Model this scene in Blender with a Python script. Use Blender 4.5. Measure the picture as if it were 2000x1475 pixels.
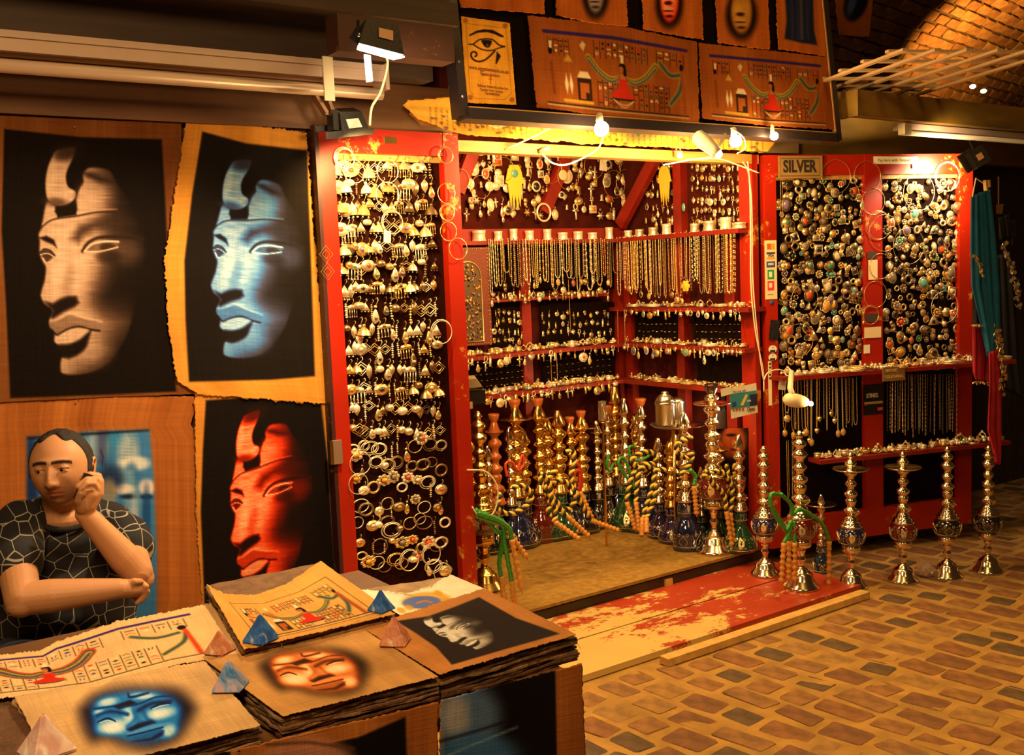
import bpy, bmesh, math, random
import numpy as np
from mathutils import Vector, Matrix, noise as mnoise
random.seed(7); np.random.seed(7)
RND = random.Random(11)
for o in list(bpy.data.objects): bpy.data.objects.remove(o)
C = bpy.context.scene.collection
scene = bpy.context.scene
TMP = bpy.data.scenes.new('tmp')          # evaluates text and merged volumes away from the big scene, removed at the end
def baked(o):
    TMP.collection.objects.link(o); vl = TMP.view_layers[0]; vl.update(); me = bpy.data.meshes.new_from_object(o.evaluated_get(vl.depsgraph)); TMP.collection.objects.unlink(o); return me
PI = math.pi
# ------------------------------------------------------------------ camera
YAW, PITCH, ROLL, FPX, CAMH = 0.60384604, 0.09974706, -0.04055665, 1989.36, 1.55
cy, sy = math.cos(YAW), math.sin(YAW); cp, sp = math.cos(PITCH), math.sin(PITCH)
F_ = Vector((sy*cp, cy*cp, -sp)); R0 = Vector((cy, -sy, 0)); U0 = R0.cross(F_)
R_ = R0*math.cos(ROLL) + U0*math.sin(ROLL); U_ = -R0*math.sin(ROLL) + U0*math.cos(ROLL)
CAM = Vector((0, 0, CAMH))
cam_data = bpy.data.cameras.new('camera'); cam = bpy.data.objects.new('camera', cam_data); C.objects.link(cam)
cam.matrix_world = Matrix(((R_.x, U_.x, -F_.x, CAM.x), (R_.y, U_.y, -F_.y, CAM.y), (R_.z, U_.z, -F_.z, CAM.z), (0, 0, 0, 1)))
cam_data.sensor_width = 36; cam_data.lens = 36*FPX/2000; cam_data.clip_start = .05; cam_data.clip_end = 60
scene.camera = cam
scene.view_settings.view_transform = 'Standard'; scene.view_settings.look = 'None'
scene.view_settings.gamma = 1; scene.view_settings.use_curve_mapping = False
scene.view_settings.exposure = 0.0

def ray(x, y): return F_ + R_*((x-1000)/FPX) - U_*((y-737.5)/FPX)
class Plane:
    """a plane in the place: origin, normal; P(px, py, off) is where it is seen through photo pixel px, py"""
    def __init__(s, o, n): s.o = Vector(o); s.n = Vector(n).normalized()
    def P(s, x, y, off=0.0):
        d = ray(x, y); o = s.o + s.n*off
        return CAM + d*((o-CAM).dot(s.n)/d.dot(s.n))
def PY(x, y, Y): return Plane((0, Y, 0), (0, -1, 0)).P(x, y)
def PZ(x, y, Z): return Plane((0, 0, Z), (0, 0, 1)).P(x, y)
def PXX(x, y, X): return Plane((X, 0, 0), (-1, 0, 0)).P(x, y)

# ------------------------------------------------------------------ world and lights
world = bpy.data.worlds.new('world'); scene.world = world; world.use_nodes = True
world.node_tree.nodes['Background'].inputs[0].default_value = (1.0, .45, .14, 1)
world.node_tree.nodes['Background'].inputs[1].default_value = 0.03
def light(kind, name, loc, power, col, size=.03, target=None, spot=None, blend=.5):
    d = bpy.data.lights.new(name, kind); d.energy = power; d.color = col
    if kind == 'AREA': d.size = size
    else: d.shadow_soft_size = size
    if spot: d.spot_size = math.radians(spot); d.spot_blend = blend
    o = bpy.data.objects.new(name, d); C.objects.link(o); o.location = loc
    if target is not None: o.rotation_euler = (Vector(target)-Vector(loc)).to_track_quat('-Z', 'Y').to_euler()
    return o
WARM = (1, .56, .16); WARM2 = (1, .62, .22); FLOOD = (1, .70, .38)
# market lane lamps high behind and beside the photographer, plus one added fill
light('SPOT', 'lane_lamp_and_fill', (3.0, 1.7, 4.2), 430, (1, .58, .14), .25, (2.95, 2.0, 0), 52, .8)
light('AREA', 'lane_lamp_and_fill', (3.3, 2.05, 3.9), 20, (1, .58, .14), .7, (3.3, 2.2, 0))  # weak added fill above the paving, no lamp of its own
light('AREA', 'lane_lamp_and_fill', (2.6, -.3, 3.2), 13, (1, .56, .16), 1.0, (2.8, 3.2, .6))
light('AREA', 'lane_lamp_far', (-.1, .75, 2.9), 62, (1, .62, .27), .8, (.5, 2.0, .8))
# bulbs under the sign
B1 = PY(1175, 252, 3.12); B2 = PY(1437, 276, 3.16); B3 = PY(1512, 266, 3.2); B2b = PY(1400, 296, 3.14)
light('POINT', 'bulb_light', B1+Vector((0, .10, -.09)), 48, WARM2, .035)
light('POINT', 'bulb_light', B2b+Vector((0, .12, -.09)), 34, WARM2, .035)
light('POINT', 'bulb_light', B3+Vector((0, -.03, -.05)), 8, WARM2, .03)
# light reaching the inside of the booth from the two floods clamped inside
light('SPOT', 'inner_flood', PY(1432, 800, 3.62)+Vector((0, -.05, .03)), 14, WARM2, .05, (3.0, 4.5, .4), 130)
light('SPOT', 'inner_flood', (2.45, 3.75, 1.0), 12, WARM2, .05, (3.4, 4.5, .3), 130)
light('POINT', 'booth_fill', (2.85, 3.85, 2.22), 38, WARM2, .05)  # added fill under the booth ceiling, no bulb hangs there
# flood lamps
FL_A = PY(745, 100, 2.75)
light('SPOT', 'flood_light', FL_A+Vector((0, -.03, -.06)), 120, FLOOD, .06, (.75, 3.1, .9), 110)
light('SPOT', 'flood_light', FL_A+Vector((.1, -.05, -.06)), 20, FLOOD, .06, (2.0, 3.5, 1.9), 90)
light('SPOT', 'flood_light', PY(700, 268, 3.3)+Vector((0, -.10, -.02)), 46, WARM2, .05, PY(740, 480, 3.5), 120)
FL_B = PY(1905, 305, 2.72)
light('POINT', 'desk_lamp_light', PY(1590, 787, 3.02), 2.2, WARM2, .015)
# up-light on the brick vault
light('SPOT', 'vault_uplight', (6.3, 3.9, 3.05), 230, (1, .50, .08), .05, (7.2, 4.1, 4.1), 95, .9)

# ------------------------------------------------------------------ materials
MATS = {}
def mat(name, col, rough=.6, metal=0, emit=0, bump=0, bscale=80, var=0, vscale=8, col2=None, stretch=None, coat=0, trans=0, attr=None, spec=.5):
    if name in MATS: return MATS[name]
    m = bpy.data.materials.new(name); m.use_nodes = True; MATS[name] = m
    nt = m.node_tree; b = nt.nodes['Principled BSDF']; N = nt.nodes.new; L = nt.links.new
    b.inputs['Roughness'].default_value = rough; b.inputs['Metallic'].default_value = metal
    b.inputs['Specular IOR Level'].default_value = spec
    c = (*col, 1); b.inputs['Base Color'].default_value = c
    if coat: b.inputs['Coat Weight'].default_value = coat
    if trans: b.inputs['Transmission Weight'].default_value = trans
    if emit:
        b.inputs['Emission Color'].default_value = c; b.inputs['Emission Strength'].default_value = emit
    tc = N('ShaderNodeTexCoord'); mp = N('ShaderNodeMapping'); L(tc.outputs['Object'], mp.inputs[0])
    if stretch: mp.inputs['Scale'].default_value = stretch
    src = None
    if attr:
        a = N('ShaderNodeAttribute'); a.attribute_name = attr; src = a.outputs['Color']
    if var or col2:
        n = N('ShaderNodeTexNoise'); n.inputs['Scale'].default_value = vscale; n.inputs['Detail'].default_value = 6; L(mp.outputs[0], n.inputs[0])
        r = N('ShaderNodeValToRGB'); L(n.outputs[0], r.inputs[0]); r.color_ramp.elements[0].position = .35; r.color_ramp.elements[1].position = .65
        if attr:
            r.color_ramp.elements[0].color = (1-var, 1-var, 1-var, 1); r.color_ramp.elements[1].color = (1+var*.3, 1+var*.3, 1+var*.3, 1)
            mx = N('ShaderNodeMix'); mx.data_type = 'RGBA'; mx.blend_type = 'MULTIPLY'; mx.inputs[0].default_value = 1
            L(src, mx.inputs[6]); L(r.outputs[0], mx.inputs[7]); src = mx.outputs[2]
        else:
            k = 1-var
            r.color_ramp.elements[0].color = (col[0]*k, col[1]*k, col[2]*k, 1); r.color_ramp.elements[1].color = (*(col2 or col), 1)
            src = r.outputs[0]
    if src: L(src, b.inputs['Base Color'])
    if bump:
        n2 = N('ShaderNodeTexNoise'); n2.inputs['Scale'].default_value = bscale; n2.inputs['Detail'].default_value = 5; L(mp.outputs[0], n2.inputs[0])
        bm_ = N('ShaderNodeBump'); bm_.inputs['Strength'].default_value = bump; bm_.inputs['Distance'].default_value = .004
        L(n2.outputs[0], bm_.inputs['Height']); L(bm_.outputs[0], b.inputs['Normal'])
    return m
def mat_peel(name, c1, c2, thr=.6, scale=6, rough=.45, stretch=None, grad=0):
    """paint worn through to what is under it: c1 the paint, c2 what shows"""
    m = mat(name, c1, rough); nt = m.node_tree; b = nt.nodes['Principled BSDF']; N = nt.nodes.new; L = nt.links.new
    tc = N('ShaderNodeTexCoord'); mp = N('ShaderNodeMapping'); L(tc.outputs['Object'], mp.inputs[0])
    if stretch: mp.inputs['Scale'].default_value = stretch
    n = N('ShaderNodeTexNoise'); n.inputs['Scale'].default_value = scale; n.inputs['Detail'].default_value = 15; n.inputs['Roughness'].default_value = .80; L(mp.outputs[0], n.inputs[0])
    fac = n.outputs[0]
    if grad:
        sx = N('ShaderNodeSeparateXYZ'); L(tc.outputs['Object'], sx.inputs[0]); g1 = N('ShaderNodeMath'); g1.operation = 'MULTIPLY_ADD'; g1.inputs[1].default_value = -grad; g1.inputs[2].default_value = grad*3.05; L(sx.outputs[0], g1.inputs[0])
        g2 = N('ShaderNodeMath'); g2.operation = 'ADD'; L(fac, g2.inputs[0]); L(g1.outputs[0], g2.inputs[1]); fac = g2.outputs[0]
    r = N('ShaderNodeValToRGB'); L(fac, r.inputs[0]); e = r.color_ramp.elements
    e[0].position = thr; e[0].color = (*c1, 1); e[1].position = thr+.02; e[1].color = (*c2, 1)
    n2 = N('ShaderNodeTexNoise'); n2.inputs['Scale'].default_value = 3; L(mp.outputs[0], n2.inputs[0])
    mx = N('ShaderNodeMix'); mx.data_type = 'RGBA'; mx.blend_type = 'MULTIPLY'; mx.inputs[0].default_value = .35
    L(r.outputs[0], mx.inputs[6]); L(n2.outputs[0], mx.inputs[7]); L(mx.outputs[2], b.inputs['Base Color'])
    bu = N('ShaderNodeBump'); bu.inputs['Strength'].default_value = .4; bu.inputs['Distance'].default_value = .002; L(r.outputs[1], bu.inputs['Height'])
    L(r.outputs[0], bu.inputs['Height']); L(bu.outputs[0], b.inputs['Normal'])
    return m
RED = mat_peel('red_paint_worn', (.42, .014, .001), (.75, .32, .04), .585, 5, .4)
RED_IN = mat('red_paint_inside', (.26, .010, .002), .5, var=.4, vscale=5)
RED_PLANK = mat_peel('red_plank_paint', (.42, .040, .010), (.72, .50, .18), .505, 2.6, .5, (1, 1.6, 1), .11)
MAROON = mat('maroon_board', (.060, .007, .004), .9, var=.4, vscale=12, spec=.1)
BLACK_BOARD = mat('black_cloth_board', (.007, .003, .002), .98, spec=.04)
YWOOD = mat('yellow_wood', (.62, .33, .07), .5, var=.35, vscale=10, stretch=(.6, 12, 12), bump=.3)
PINE = mat('pine_batten', (.66, .40, .13), .5, var=.25, vscale=12, stretch=(2, 2, 2), bump=.3)
DARKWOOD = mat('dark_fascia', (.050, .023, .009), .6, var=.4, vscale=5, stretch=(.5, 5, 5), bump=.2)
BROWNWOOD = mat('brown_plywood', (.16, .065, .018), .6, var=.35, vscale=4, stretch=(.6, 1, 6), bump=.2)
OLIVEWOOD = mat('olive_fascia', (.34, .19, .025), .55, var=.55, vscale=3, stretch=(.6, 2, 2), bump=.2)
RUST = mat_peel('rusty_steel', (.07, .022, .010), (.30, .09, .02), .6, 14, .6)
BLACK = mat('black_plastic', (.010, .009, .008), .35)
BLACKM = mat('black_metal', (.014, .012, .010), .4, bump=.2)
GREYPL = mat('grey_plastic', (.40, .34, .30), .35)
SHUT = mat('shutter_metal', (.56, .40, .30), .35, var=.12, vscale=3)
CREAM = mat('cream_plastic', (.80, .70, .48), .35)
WHITE = mat('white_paper', (.85, .78, .62), .7, var=.1, vscale=20)
STEEL = mat('steel', (.62, .58, .52), .28, 1)
BRASSP = mat('padlock_brass', (.86, .60, .18), .25, 1)
CARPET = mat('ochre_carpet', (.36, .20, .035), .95, var=.35, vscale=30, bump=.9, bscale=260)
MORTAR = mat('sand_mortar', (.42, .235, .06), .95, var=.35, vscale=9, bump=1, bscale=120)
SILVER = mat('silver', (.86, .70, .44), .27, .7)
SILVER2 = mat('bright_silver', (.97, .86, .62), .22, .5)
GOLD = mat('gold', (.90, .62, .24), .26, .8)
OXID = mat('oxidised_silver', (.36, .24, .12), .35, .85)
BRASS = mat('brass', (.80, .50, .15), .2, 1)
CHROME = mat('nickel_plate', (.90, .78, .60), .15, 1)
COPPER = mat('copper_glaze', (.45, .12, .03), .25, .2, coat=.5)
STONES = {n: mat('stone_'+n, c, .25, coat=.6) for n, c in dict(white=(.66, .54, .36), turquoise=(.10, .36, .32), coral=(.62, .07, .02), amber=(.62, .28, .03), onyx=(.015, .012, .012), violet=(.20, .12, .22), green=(.06, .20, .07), blue=(.05, .10, .30), grey=(.20, .15, .10)).items()}
def GLOW(name, col, s): return mat(name, col, .5, emit=s)
BULBM = GLOW('bulb_glow', (1, .78, .40), 40)
FLOODM = GLOW('flood_glow', (1, .86, .70), 12)
PAP = None

# ------------------------------------------------------------------ mesh helpers
class MB:
    def __init__(s): s.v = []; s.f = []; s.m = []; s.mi = 0
    def add(s, vs, fs):
        b = len(s.v); s.v += [tuple(p) for p in vs]
        for f in fs: s.f.append(tuple(i+b for i in f)); s.m.append(s.mi)
        return s
    def box(s, c, d, M=None):
        c = Vector(c); h = Vector(d)*.5; M = M or Matrix.Identity(3)
        vs = [c + M @ Vector((x*h.x, y*h.y, z*h.z)) for x in (-1, 1) for y in (-1, 1) for z in (-1, 1)]
        return s.add(vs, [(0, 1, 3, 2), (4, 6, 7, 5), (0, 4, 5, 1), (2, 3, 7, 6), (0, 2, 6, 4), (1, 5, 7, 3)])
    def box2(s, a, b):
        a = Vector(a); b = Vector(b); return s.box((a+b)/2, [abs(q) for q in (b-a)])
    def hexa(s, p):  # 8 corners: 4 front (tl,tr,br,bl) then 4 back
        return s.add(p, [(0, 3, 2, 1), (4, 5, 6, 7), (0, 1, 5, 4), (1, 2, 6, 5), (2, 3, 7, 6), (3, 0, 4, 7)])
    def slab(s, q, n, t):  # quad thickened along -n
        n = Vector(n).normalized()*t; return s.hexa([Vector(p) for p in q] + [Vector(p)-n for p in q])
    def bar(s, a, b, w, h, up=(0, 0, 1)):
        a = Vector(a); b = Vector(b); d = (b-a).normalized(); u = Vector(up); sd = d.cross(u).normalized(); u = sd.cross(d)
        p = [a + sd*x*w/2 + u*y*h/2 for x, y in ((-1, 1), (1, 1), (1, -1), (-1, -1))]
        return s.hexa(p + [q + (b-a) for q in p])
    def lathe(s, prof, o=(0, 0, 0), n=16, M=None, cap=True):
        o = Vector(o); M = M or Matrix.Identity(3); vs = []; fs = []
        for r, z in prof:
            for k in range(n):
                a = 2*PI*k/n; vs.append(o + M @ Vector((r*math.cos(a), r*math.sin(a), z)))
        for i in range(len(prof)-1):
            for k in range(n):
                k2 = (k+1) % n; fs.append((i*n+k, i*n+k2, (i+1)*n+k2, (i+1)*n+k))
        if cap: fs.append(tuple(range(n-1, -1, -1))); fs.append(tuple(range((len(prof)-1)*n, len(prof)*n)))
        return s.add(vs, fs)
    def ball(s, c, r, n=8, sc=(1, 1, 1)):
        c = Vector(c); m = n; vs = []; fs = []
        for i in range(1, n//2):
            t = PI*i/(n//2)
            for k in range(m): a = 2*PI*k/m; vs.append(c + Vector((sc[0]*r*math.sin(t)*math.cos(a), sc[1]*r*math.sin(t)*math.sin(a), sc[2]*r*math.cos(t))))
        R = n//2-1; vs += [c+Vector((0, 0, r*sc[2])), c-Vector((0, 0, r*sc[2]))]; T = R*m; B = T+1
        for i in range(R-1):
            for k in range(m): fs.append((i*m+k, (i+1)*m+k, (i+1)*m+(k+1) % m, i*m+(k+1) % m))
        for k in range(m): fs.append((T, k, (k+1) % m)); fs.append((B, (R-1)*m+(k+1) % m, (R-1)*m+k))
        return s.add(vs, fs)
    def tube(s, pts, r, n=6, closed=False):
        pts = [Vector(p) for p in pts]; L = len(pts); vs = []; fs = []; up = None
        rr = r if hasattr(r, '__len__') else [r]*L
        for i, p in enumerate(pts):
            if closed: d = pts[(i+1) % L]-pts[i-1]
            else: d = pts[min(i+1, L-1)]-pts[max(i-1, 0)]
            if d.length < 1e-9: d = Vector((0, 0, 1))
            d.normalize()
            if up is None: up = d.orthogonal().normalized()
            up = (up - d*up.dot(d))
            if up.length < 1e-6: up = d.orthogonal()
            up.normalize(); w = d.cross(up)
            for k in range(n): a = 2*PI*k/n; vs.append(p + (up*math.cos(a) + w*math.sin(a))*rr[i])
        for i in range(L if closed else L-1):
            j = (i+1) % L
            for k in range(n): fs.append((i*n+k, i*n+(k+1) % n, j*n+(k+1) % n, j*n+k))
        if not closed: fs.append(tuple(range(n-1, -1, -1))); fs.append(tuple(range((L-1)*n, L*n)))
        return s.add(vs, fs)
    def torus(s, c, R, r, n=20, m=5, ax='y', M=None, arc=1.0, sq=1.0):
        c = Vector(c); pts = []
        K = n if arc >= 1 else int(n*arc)+1
        for k in range(K):
            a = 2*PI*k/n + PI/2
            p = Vector((R*math.cos(a), 0, R*sq*math.sin(a))) if ax == 'y' else Vector((R*math.cos(a), R*sq*math.sin(a), 0)) if ax == 'z' else Vector((0, R*math.cos(a), R*sq*math.sin(a)))
            pts.append(c + (M @ p if M else p))
        return s.tube(pts, r, m, arc >= 1)
    def prism(s, poly, t, o=(0, 0, 0)):  # outline in x,z; thickness along y
        o = Vector(o); n = len(poly)
        vs = [o+Vector((x, -t/2, z)) for x, z in poly]+[o+Vector((x, t/2, z)) for x, z in poly]
        fs = [tuple(range(n)), tuple(range(2*n-1, n-1, -1))]+[(i, i+n, (i+1) % n+n, (i+1) % n) for i in range(n)]
        return s.add(vs, fs)
    def mesh(s, name, mats, smooth=False):
        me = bpy.data.meshes.new(name); me.from_pydata(s.v, [], s.f)
        mats = mats if isinstance(mats, (list, tuple)) else [mats]
        for m in mats: me.materials.append(m)
        if any(s.m): me.polygons.foreach_set('material_index', s.m)
        if smooth: me.polygons.foreach_set('use_smooth', [True]*len(me.polygons))
        me.update(); return me
    def obj(s, name, mats, parent=None, smooth=False, loc=None):
        return link(name, s.mesh(name, mats, smooth), parent, loc)
def link(name, me, parent=None, loc=None):
    o = bpy.data.objects.new(name, me); C.objects.link(o)
    if parent is not None:
        o.parent = parent
        if me is not None and loc is None: o.matrix_parent_inverse = (Matrix.Translation(parent.location) @ parent.rotation_euler.to_matrix().to_4x4()).inverted()
    if loc is not None: o.location = loc
    return o
def tag(o, label=None, cat=None, group=None, kind=None):
    if label: o['label'] = label
    if cat: o['category'] = cat
    if group: o['group'] = group
    if kind: o['kind'] = kind
    return o
def thing(name, label, cat, loc, group=None, kind=None):
    o = bpy.data.objects.new(name, None); C.objects.link(o); o.location = loc; o.empty_display_size = .05
    return tag(o, label, cat, group, kind)
def smoothmod(o, lv=1):
    m = o.modifiers.new('s', 'SUBSURF'); m.levels = lv; m.render_levels = lv
def text(s, size, loc, M, material, name='lettering', parent=None, extrude=.0006, sx=1, align='CENTER', bold=0):
    cu = bpy.data.curves.new(name, 'FONT'); cu.body = s; cu.size = size; cu.extrude = extrude; cu.align_x = align; cu.align_y = 'CENTER'; cu.offset = bold; cu.resolution_u = 3
    cu.materials.append(material); o = bpy.data.objects.new(name, cu)
    mw = Matrix.Translation(loc) @ M.to_4x4() @ Matrix.Diagonal((sx, 1, 1, 1))
    me = baked(o); me.transform(mw)
    bpy.data.objects.remove(o); bpy.data.curves.remove(cu); me.name = name
    return link(name, me, parent)
def spline(pts, n=8, closed=False):
    P = [np.array(p, float) for p in pts]; out = []; L = len(P)
    for i in range(L if closed else L-1):
        p0 = P[(i-1) % L] if closed or i > 0 else P[0]; p1 = P[i]; p2 = P[(i+1) % L]; p3 = P[(i+2) % L] if closed or i+2 < L else P[-1]
        for k in range(n):
            t = k/n; out.append(.5*((2*p1)+(-p0+p2)*t+(2*p0-5*p1+4*p2-p3)*t*t+(-p0+3*p1-3*p2+p3)*t**3))
    if not closed: out.append(P[-1])
    return out

# ------------------------------------------------------------------ painting on sheets (flat prints)
def srgb(c):
    c = np.clip(np.asarray(c, float), 0, 255)/255; return np.where(c <= .04045, c/12.92, ((c+.055)/1.055)**2.4)
class Paint:
    def __init__(s, X, Y, base): s.X = X; s.Y = Y; s.c = np.tile(np.array(base, float), (X.size, 1))
    def at(s, X, Y): q = Paint.__new__(Paint); q.X = X; q.Y = Y; q.c = s.c; return q
    def mix(s, a, col): a = np.clip(a, 0, 1)[:, None]; s.c[:] = s.c*(1-a)+np.array(col, float)*a
    def segd(s, pts, closed=False):
        d = np.full(s.X.size, 1e18); P = [np.array(p, float) for p in pts]; n = len(P)
        for i in range(n if closed else n-1):
            a = P[i]; b = P[(i+1) % n]; e = b-a; L = e@e+1e-12
            t = np.clip(((s.X-a[0])*e[0]+(s.Y-a[1])*e[1])/L, 0, 1)
            d = np.minimum(d, (s.X-a[0]-t*e[0])**2+(s.Y-a[1]-t*e[1])**2)
        return np.sqrt(d)
    def inside(s, pts):
        r = np.zeros(s.X.size, bool); n = len(pts)
        for i in range(n):
            x1, y1 = pts[i]; x2, y2 = pts[(i+1) % n]
            if y1 == y2: continue
            c = ((y1 > s.Y) != (y2 > s.Y)) & (s.X < (x2-x1)*(s.Y-y1)/(y2-y1)+x1); r ^= c
        return r
    def sub(s, pts, m):
        a = np.array(pts); return (s.X > a[:, 0].min()-m) & (s.X < a[:, 0].max()+m) & (s.Y > a[:, 1].min()-m) & (s.Y < a[:, 1].max()+m)
    def fill(s, pts, col, blur=2, alpha=1, sm=0):
        if sm: pts = [tuple(p) for p in spline(pts, sm, True)]
        k = np.nonzero(s.sub(pts, blur*1.2))[0]
        if not k.size: return s
        q = Paint.__new__(Paint); q.X = s.X[k]; q.Y = s.Y[k]
        d = q.segd(pts, True)*np.where(q.inside(pts), 1, -1); t = np.clip(d/blur*.5+.5, 0, 1); a = (t*t*(3-2*t)*alpha)[:, None]
        s.c[k] = s.c[k]*(1-a)+np.array(col, float)*a; return s
    def stroke(s, pts, w, col, blur=1, alpha=1, sm=0, closed=False):
        if sm: pts = [tuple(p) for p in spline(pts, sm, closed)]
        k = np.nonzero(s.sub(pts, w+blur*1.2))[0]
        if not k.size: return s
        q = Paint.__new__(Paint); q.X = s.X[k]; q.Y = s.Y[k]
        d = w/2-q.segd(pts, closed); t = np.clip(d/blur*.5+.5, 0, 1); a = (t*t*(3-2*t)*alpha)[:, None]
        s.c[k] = s.c[k]*(1-a)+np.array(col, float)*a; return s
    def ell(s, cx, cy_, rx, ry, col, alpha=1, ang=0, soft=1.0):
        ca, sa = math.cos(ang), math.sin(ang); x = s.X-cx; y = s.Y-cy_
        r = np.sqrt(((x*ca+y*sa)/rx)**2+((-x*sa+y*ca)/ry)**2)
        t = np.clip((1+soft/2-r)/soft, 0, 1) if soft else (r < 1)*1.; s.mix(t*t*(3-2*t)*alpha, col); return s
def affine(src, dst):
    A = np.array([[x, y, 1] for x, y in src], float); B = np.array(dst, float); return np.linalg.lstsq(A, B, rcond=None)[0]
def side(pts, n):
    P = np.array(pts, float); d = np.r_[0, np.cumsum(np.hypot(*np.diff(P, axis=0).T))]; d /= d[-1]; t = np.linspace(0, 1, n)
    return np.c_[np.interp(t, d, P[:, 0]), np.interp(t, d, P[:, 1])]
def papmat():
    m = mat('papyrus_print', (1, 1, 1), .85, attr='print', spec=.06); nt = m.node_tree; N = nt.nodes.new; L = nt.links.new; b = nt.nodes['Principled BSDF']
    a = [n for n in nt.nodes if n.type == 'ATTRIBUTE'][0]; uv = N('ShaderNodeUVMap'); uv.uv_map = 'uv'; hs = []
    for sc in ((90, 3, 1), (3, 90, 1)):
        mp = N('ShaderNodeMapping'); mp.inputs['Scale'].default_value = sc; L(uv.outputs[0], mp.inputs[0])
        n = N('ShaderNodeTexNoise'); n.inputs['Scale'].default_value = 1; n.inputs['Detail'].default_value = 6; L(mp.outputs[0], n.inputs[0]); hs.append(n.outputs[0])
    ad = N('ShaderNodeMath'); ad.operation = 'ADD'; L(hs[0], ad.inputs[0]); L(hs[1], ad.inputs[1])
    r = N('ShaderNodeMapRange'); r.inputs[1].default_value = .7; r.inputs[2].default_value = 1.3; r.inputs[3].default_value = .84; r.inputs[4].default_value = 1.12; L(ad.outputs[0], r.inputs[0])
    mx = N('ShaderNodeMix'); mx.data_type = 'RGBA'; mx.blend_type = 'MULTIPLY'; mx.inputs[0].default_value = 1; L(a.outputs['Color'], mx.inputs[6]); L(r.outputs[0], mx.inputs[7]); L(mx.outputs[2], b.inputs['Base Color'])
    bu = N('ShaderNodeBump'); bu.inputs['Strength'].default_value = .35; bu.inputs['Distance'].default_value = .002; L(ad.outputs[0], bu.inputs['Height']); L(bu.outputs[0], b.inputs['Normal'])
    return m
PAP = papmat()
def sheet(name, sides, P, n, paint, wave=.004, rag=1.5, off=.002, parent=None, thick=.0012, seed=0, base=(150, 100, 45), bow=None):
    """a papyrus sheet: sides = top, right, bottom, left polylines in photo pixels, P(px,py,off) puts them on the surface it lies on"""
    nx, ny = n; T = side(sides[0], nx); Rr = side(sides[1], ny); Bt = side(sides[2][::-1], nx); Lf = side(sides[3][::-1], ny)
    rs = np.random.RandomState(seed+5)
    def ragged(A, nrm):
        k = np.convolve(rs.randn(len(A)), [.25, .5, .25], 'same')*rag + np.convolve(rs.randn(len(A)), np.ones(9)/9, 'same')*rag*1.5; return A+np.array(nrm)*k[:, None]
    u = np.linspace(0, 1, nx)[None, :, None]; v = np.linspace(0, 1, ny)[:, None, None]
    c00, c10, c11, c01 = T[0], T[-1], Rr[-1], Lf[-1]
    G = (1-v)*T[None]+v*Bt[None]+(1-u)*Lf[:, None]+u*Rr[:, None]-((1-u)*(1-v)*c00+u*(1-v)*c10+u*v*c11+(1-u)*v*c01)
    G0 = G.copy()
    G[0] = ragged(G[0], (0, 1)); G[-1] = ragged(G[-1], (0, 1)); G[:, 0] = ragged(G[:, 0], (1, 0)); G[:, -1] = ragged(G[:, -1], (1, 0))
    X = G0[..., 0].ravel(); Y = G0[..., 1].ravel(); U = np.broadcast_to(u[..., 0], (ny, nx)).ravel(); V = np.broadcast_to(v[..., 0], (ny, nx)).ravel()
    p = Paint(X, Y, base); p.U = U; p.V = V; paint(p)
    vs = []
    for k in range(nx*ny):
        x, y = G.reshape(-1, 2)[k]; o = off + wave*(1+mnoise.noise(Vector((U[k]*3+seed, V[k]*3, seed*1.7))))
        if bow: o += bow(U[k], V[k])
        vs.append(P(x, y, o))
    idx = np.arange(nx*ny).reshape(ny, nx)
    f = np.stack([idx[:-1, :-1], idx[1:, :-1], idx[1:, 1:], idx[:-1, 1:]], -1).reshape(-1, 4)
    me = bpy.data.meshes.new(name); me.from_pydata([tuple(q) for q in vs], [], f.tolist()); me.materials.append(PAP)
    at = me.color_attributes.new('print', 'FLOAT_COLOR', 'POINT'); at.data.foreach_set('color', np.c_[srgb(p.c), np.ones(X.size)].astype(np.float32).ravel())
    uvl = me.uv_layers.new(name='uv'); uvl.data.foreach_set('uv', np.c_[U, V][f.ravel()].astype(np.float32).ravel())
    me.polygons.foreach_set('use_smooth', [True]*len(me.polygons))
    o = link(name, me, parent); m = o.modifiers.new('t', 'SOLIDIFY'); m.thickness = thick; m.offset = 0
    return o
def streaks(p, amt=18, seed=0, fx=7.0, fy=1.2):
    v = np.array([mnoise.noise(Vector((u*fx+seed, w*fy, seed*2.3))) + .5*mnoise.noise(Vector((u*fx*5, w*fy, seed))) for u, w in zip(p.U, p.V)])
    p.c += v[:, None]*np.array([amt, amt*.8, amt*.45])
# ------------------------------------------------------------------ frames of reference in the place
class Fr(Plane):
    def __init__(s, o, u, n, v=(0, 0, 1)):
        super().__init__(o, n); s.u = Vector(u).normalized(); s.v = Vector(v).normalized(); s.M = Matrix((s.u, -s.n, s.v)).transposed(); s.T = Matrix((s.u, s.v, s.n)).transposed()
    def uv(s, x, y, off=0): p = s.P(x, y, off)-s.o; return p.dot(s.u), p.dot(s.v)
    def pt(s, u, v, off=0): return s.o+s.u*u+s.v*v+s.n*off
    def box(s, mb, u0, u1, v0, v1, n0, n1):
        return mb.box(s.pt((u0+u1)/2, (v0+v1)/2, (n0+n1)/2), (abs(u1-u0), abs(n1-n0), abs(v1-v0)), s.M)
    def pbox(s, mb, x0, y0, x1, y1, n0, n1):   # box read off two opposite corners seen at depth n1
        a = s.uv(x0, y0, n1); b = s.uv(x1, y1, n1); return s.box(mb, a[0], b[0], b[1], a[1], n0, n1)
NF = (0, -1, 0)
LD = Fr((0, 3.50, 0), (1, 0, 0), NF)            # earring door on the shop front
FR = Fr((0, 3.55, 0), (1, 0, 0), NF)            # shop front
LW = Fr((0, 3.56, 0), (1, 0, 0), NF)            # picture wall
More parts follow.
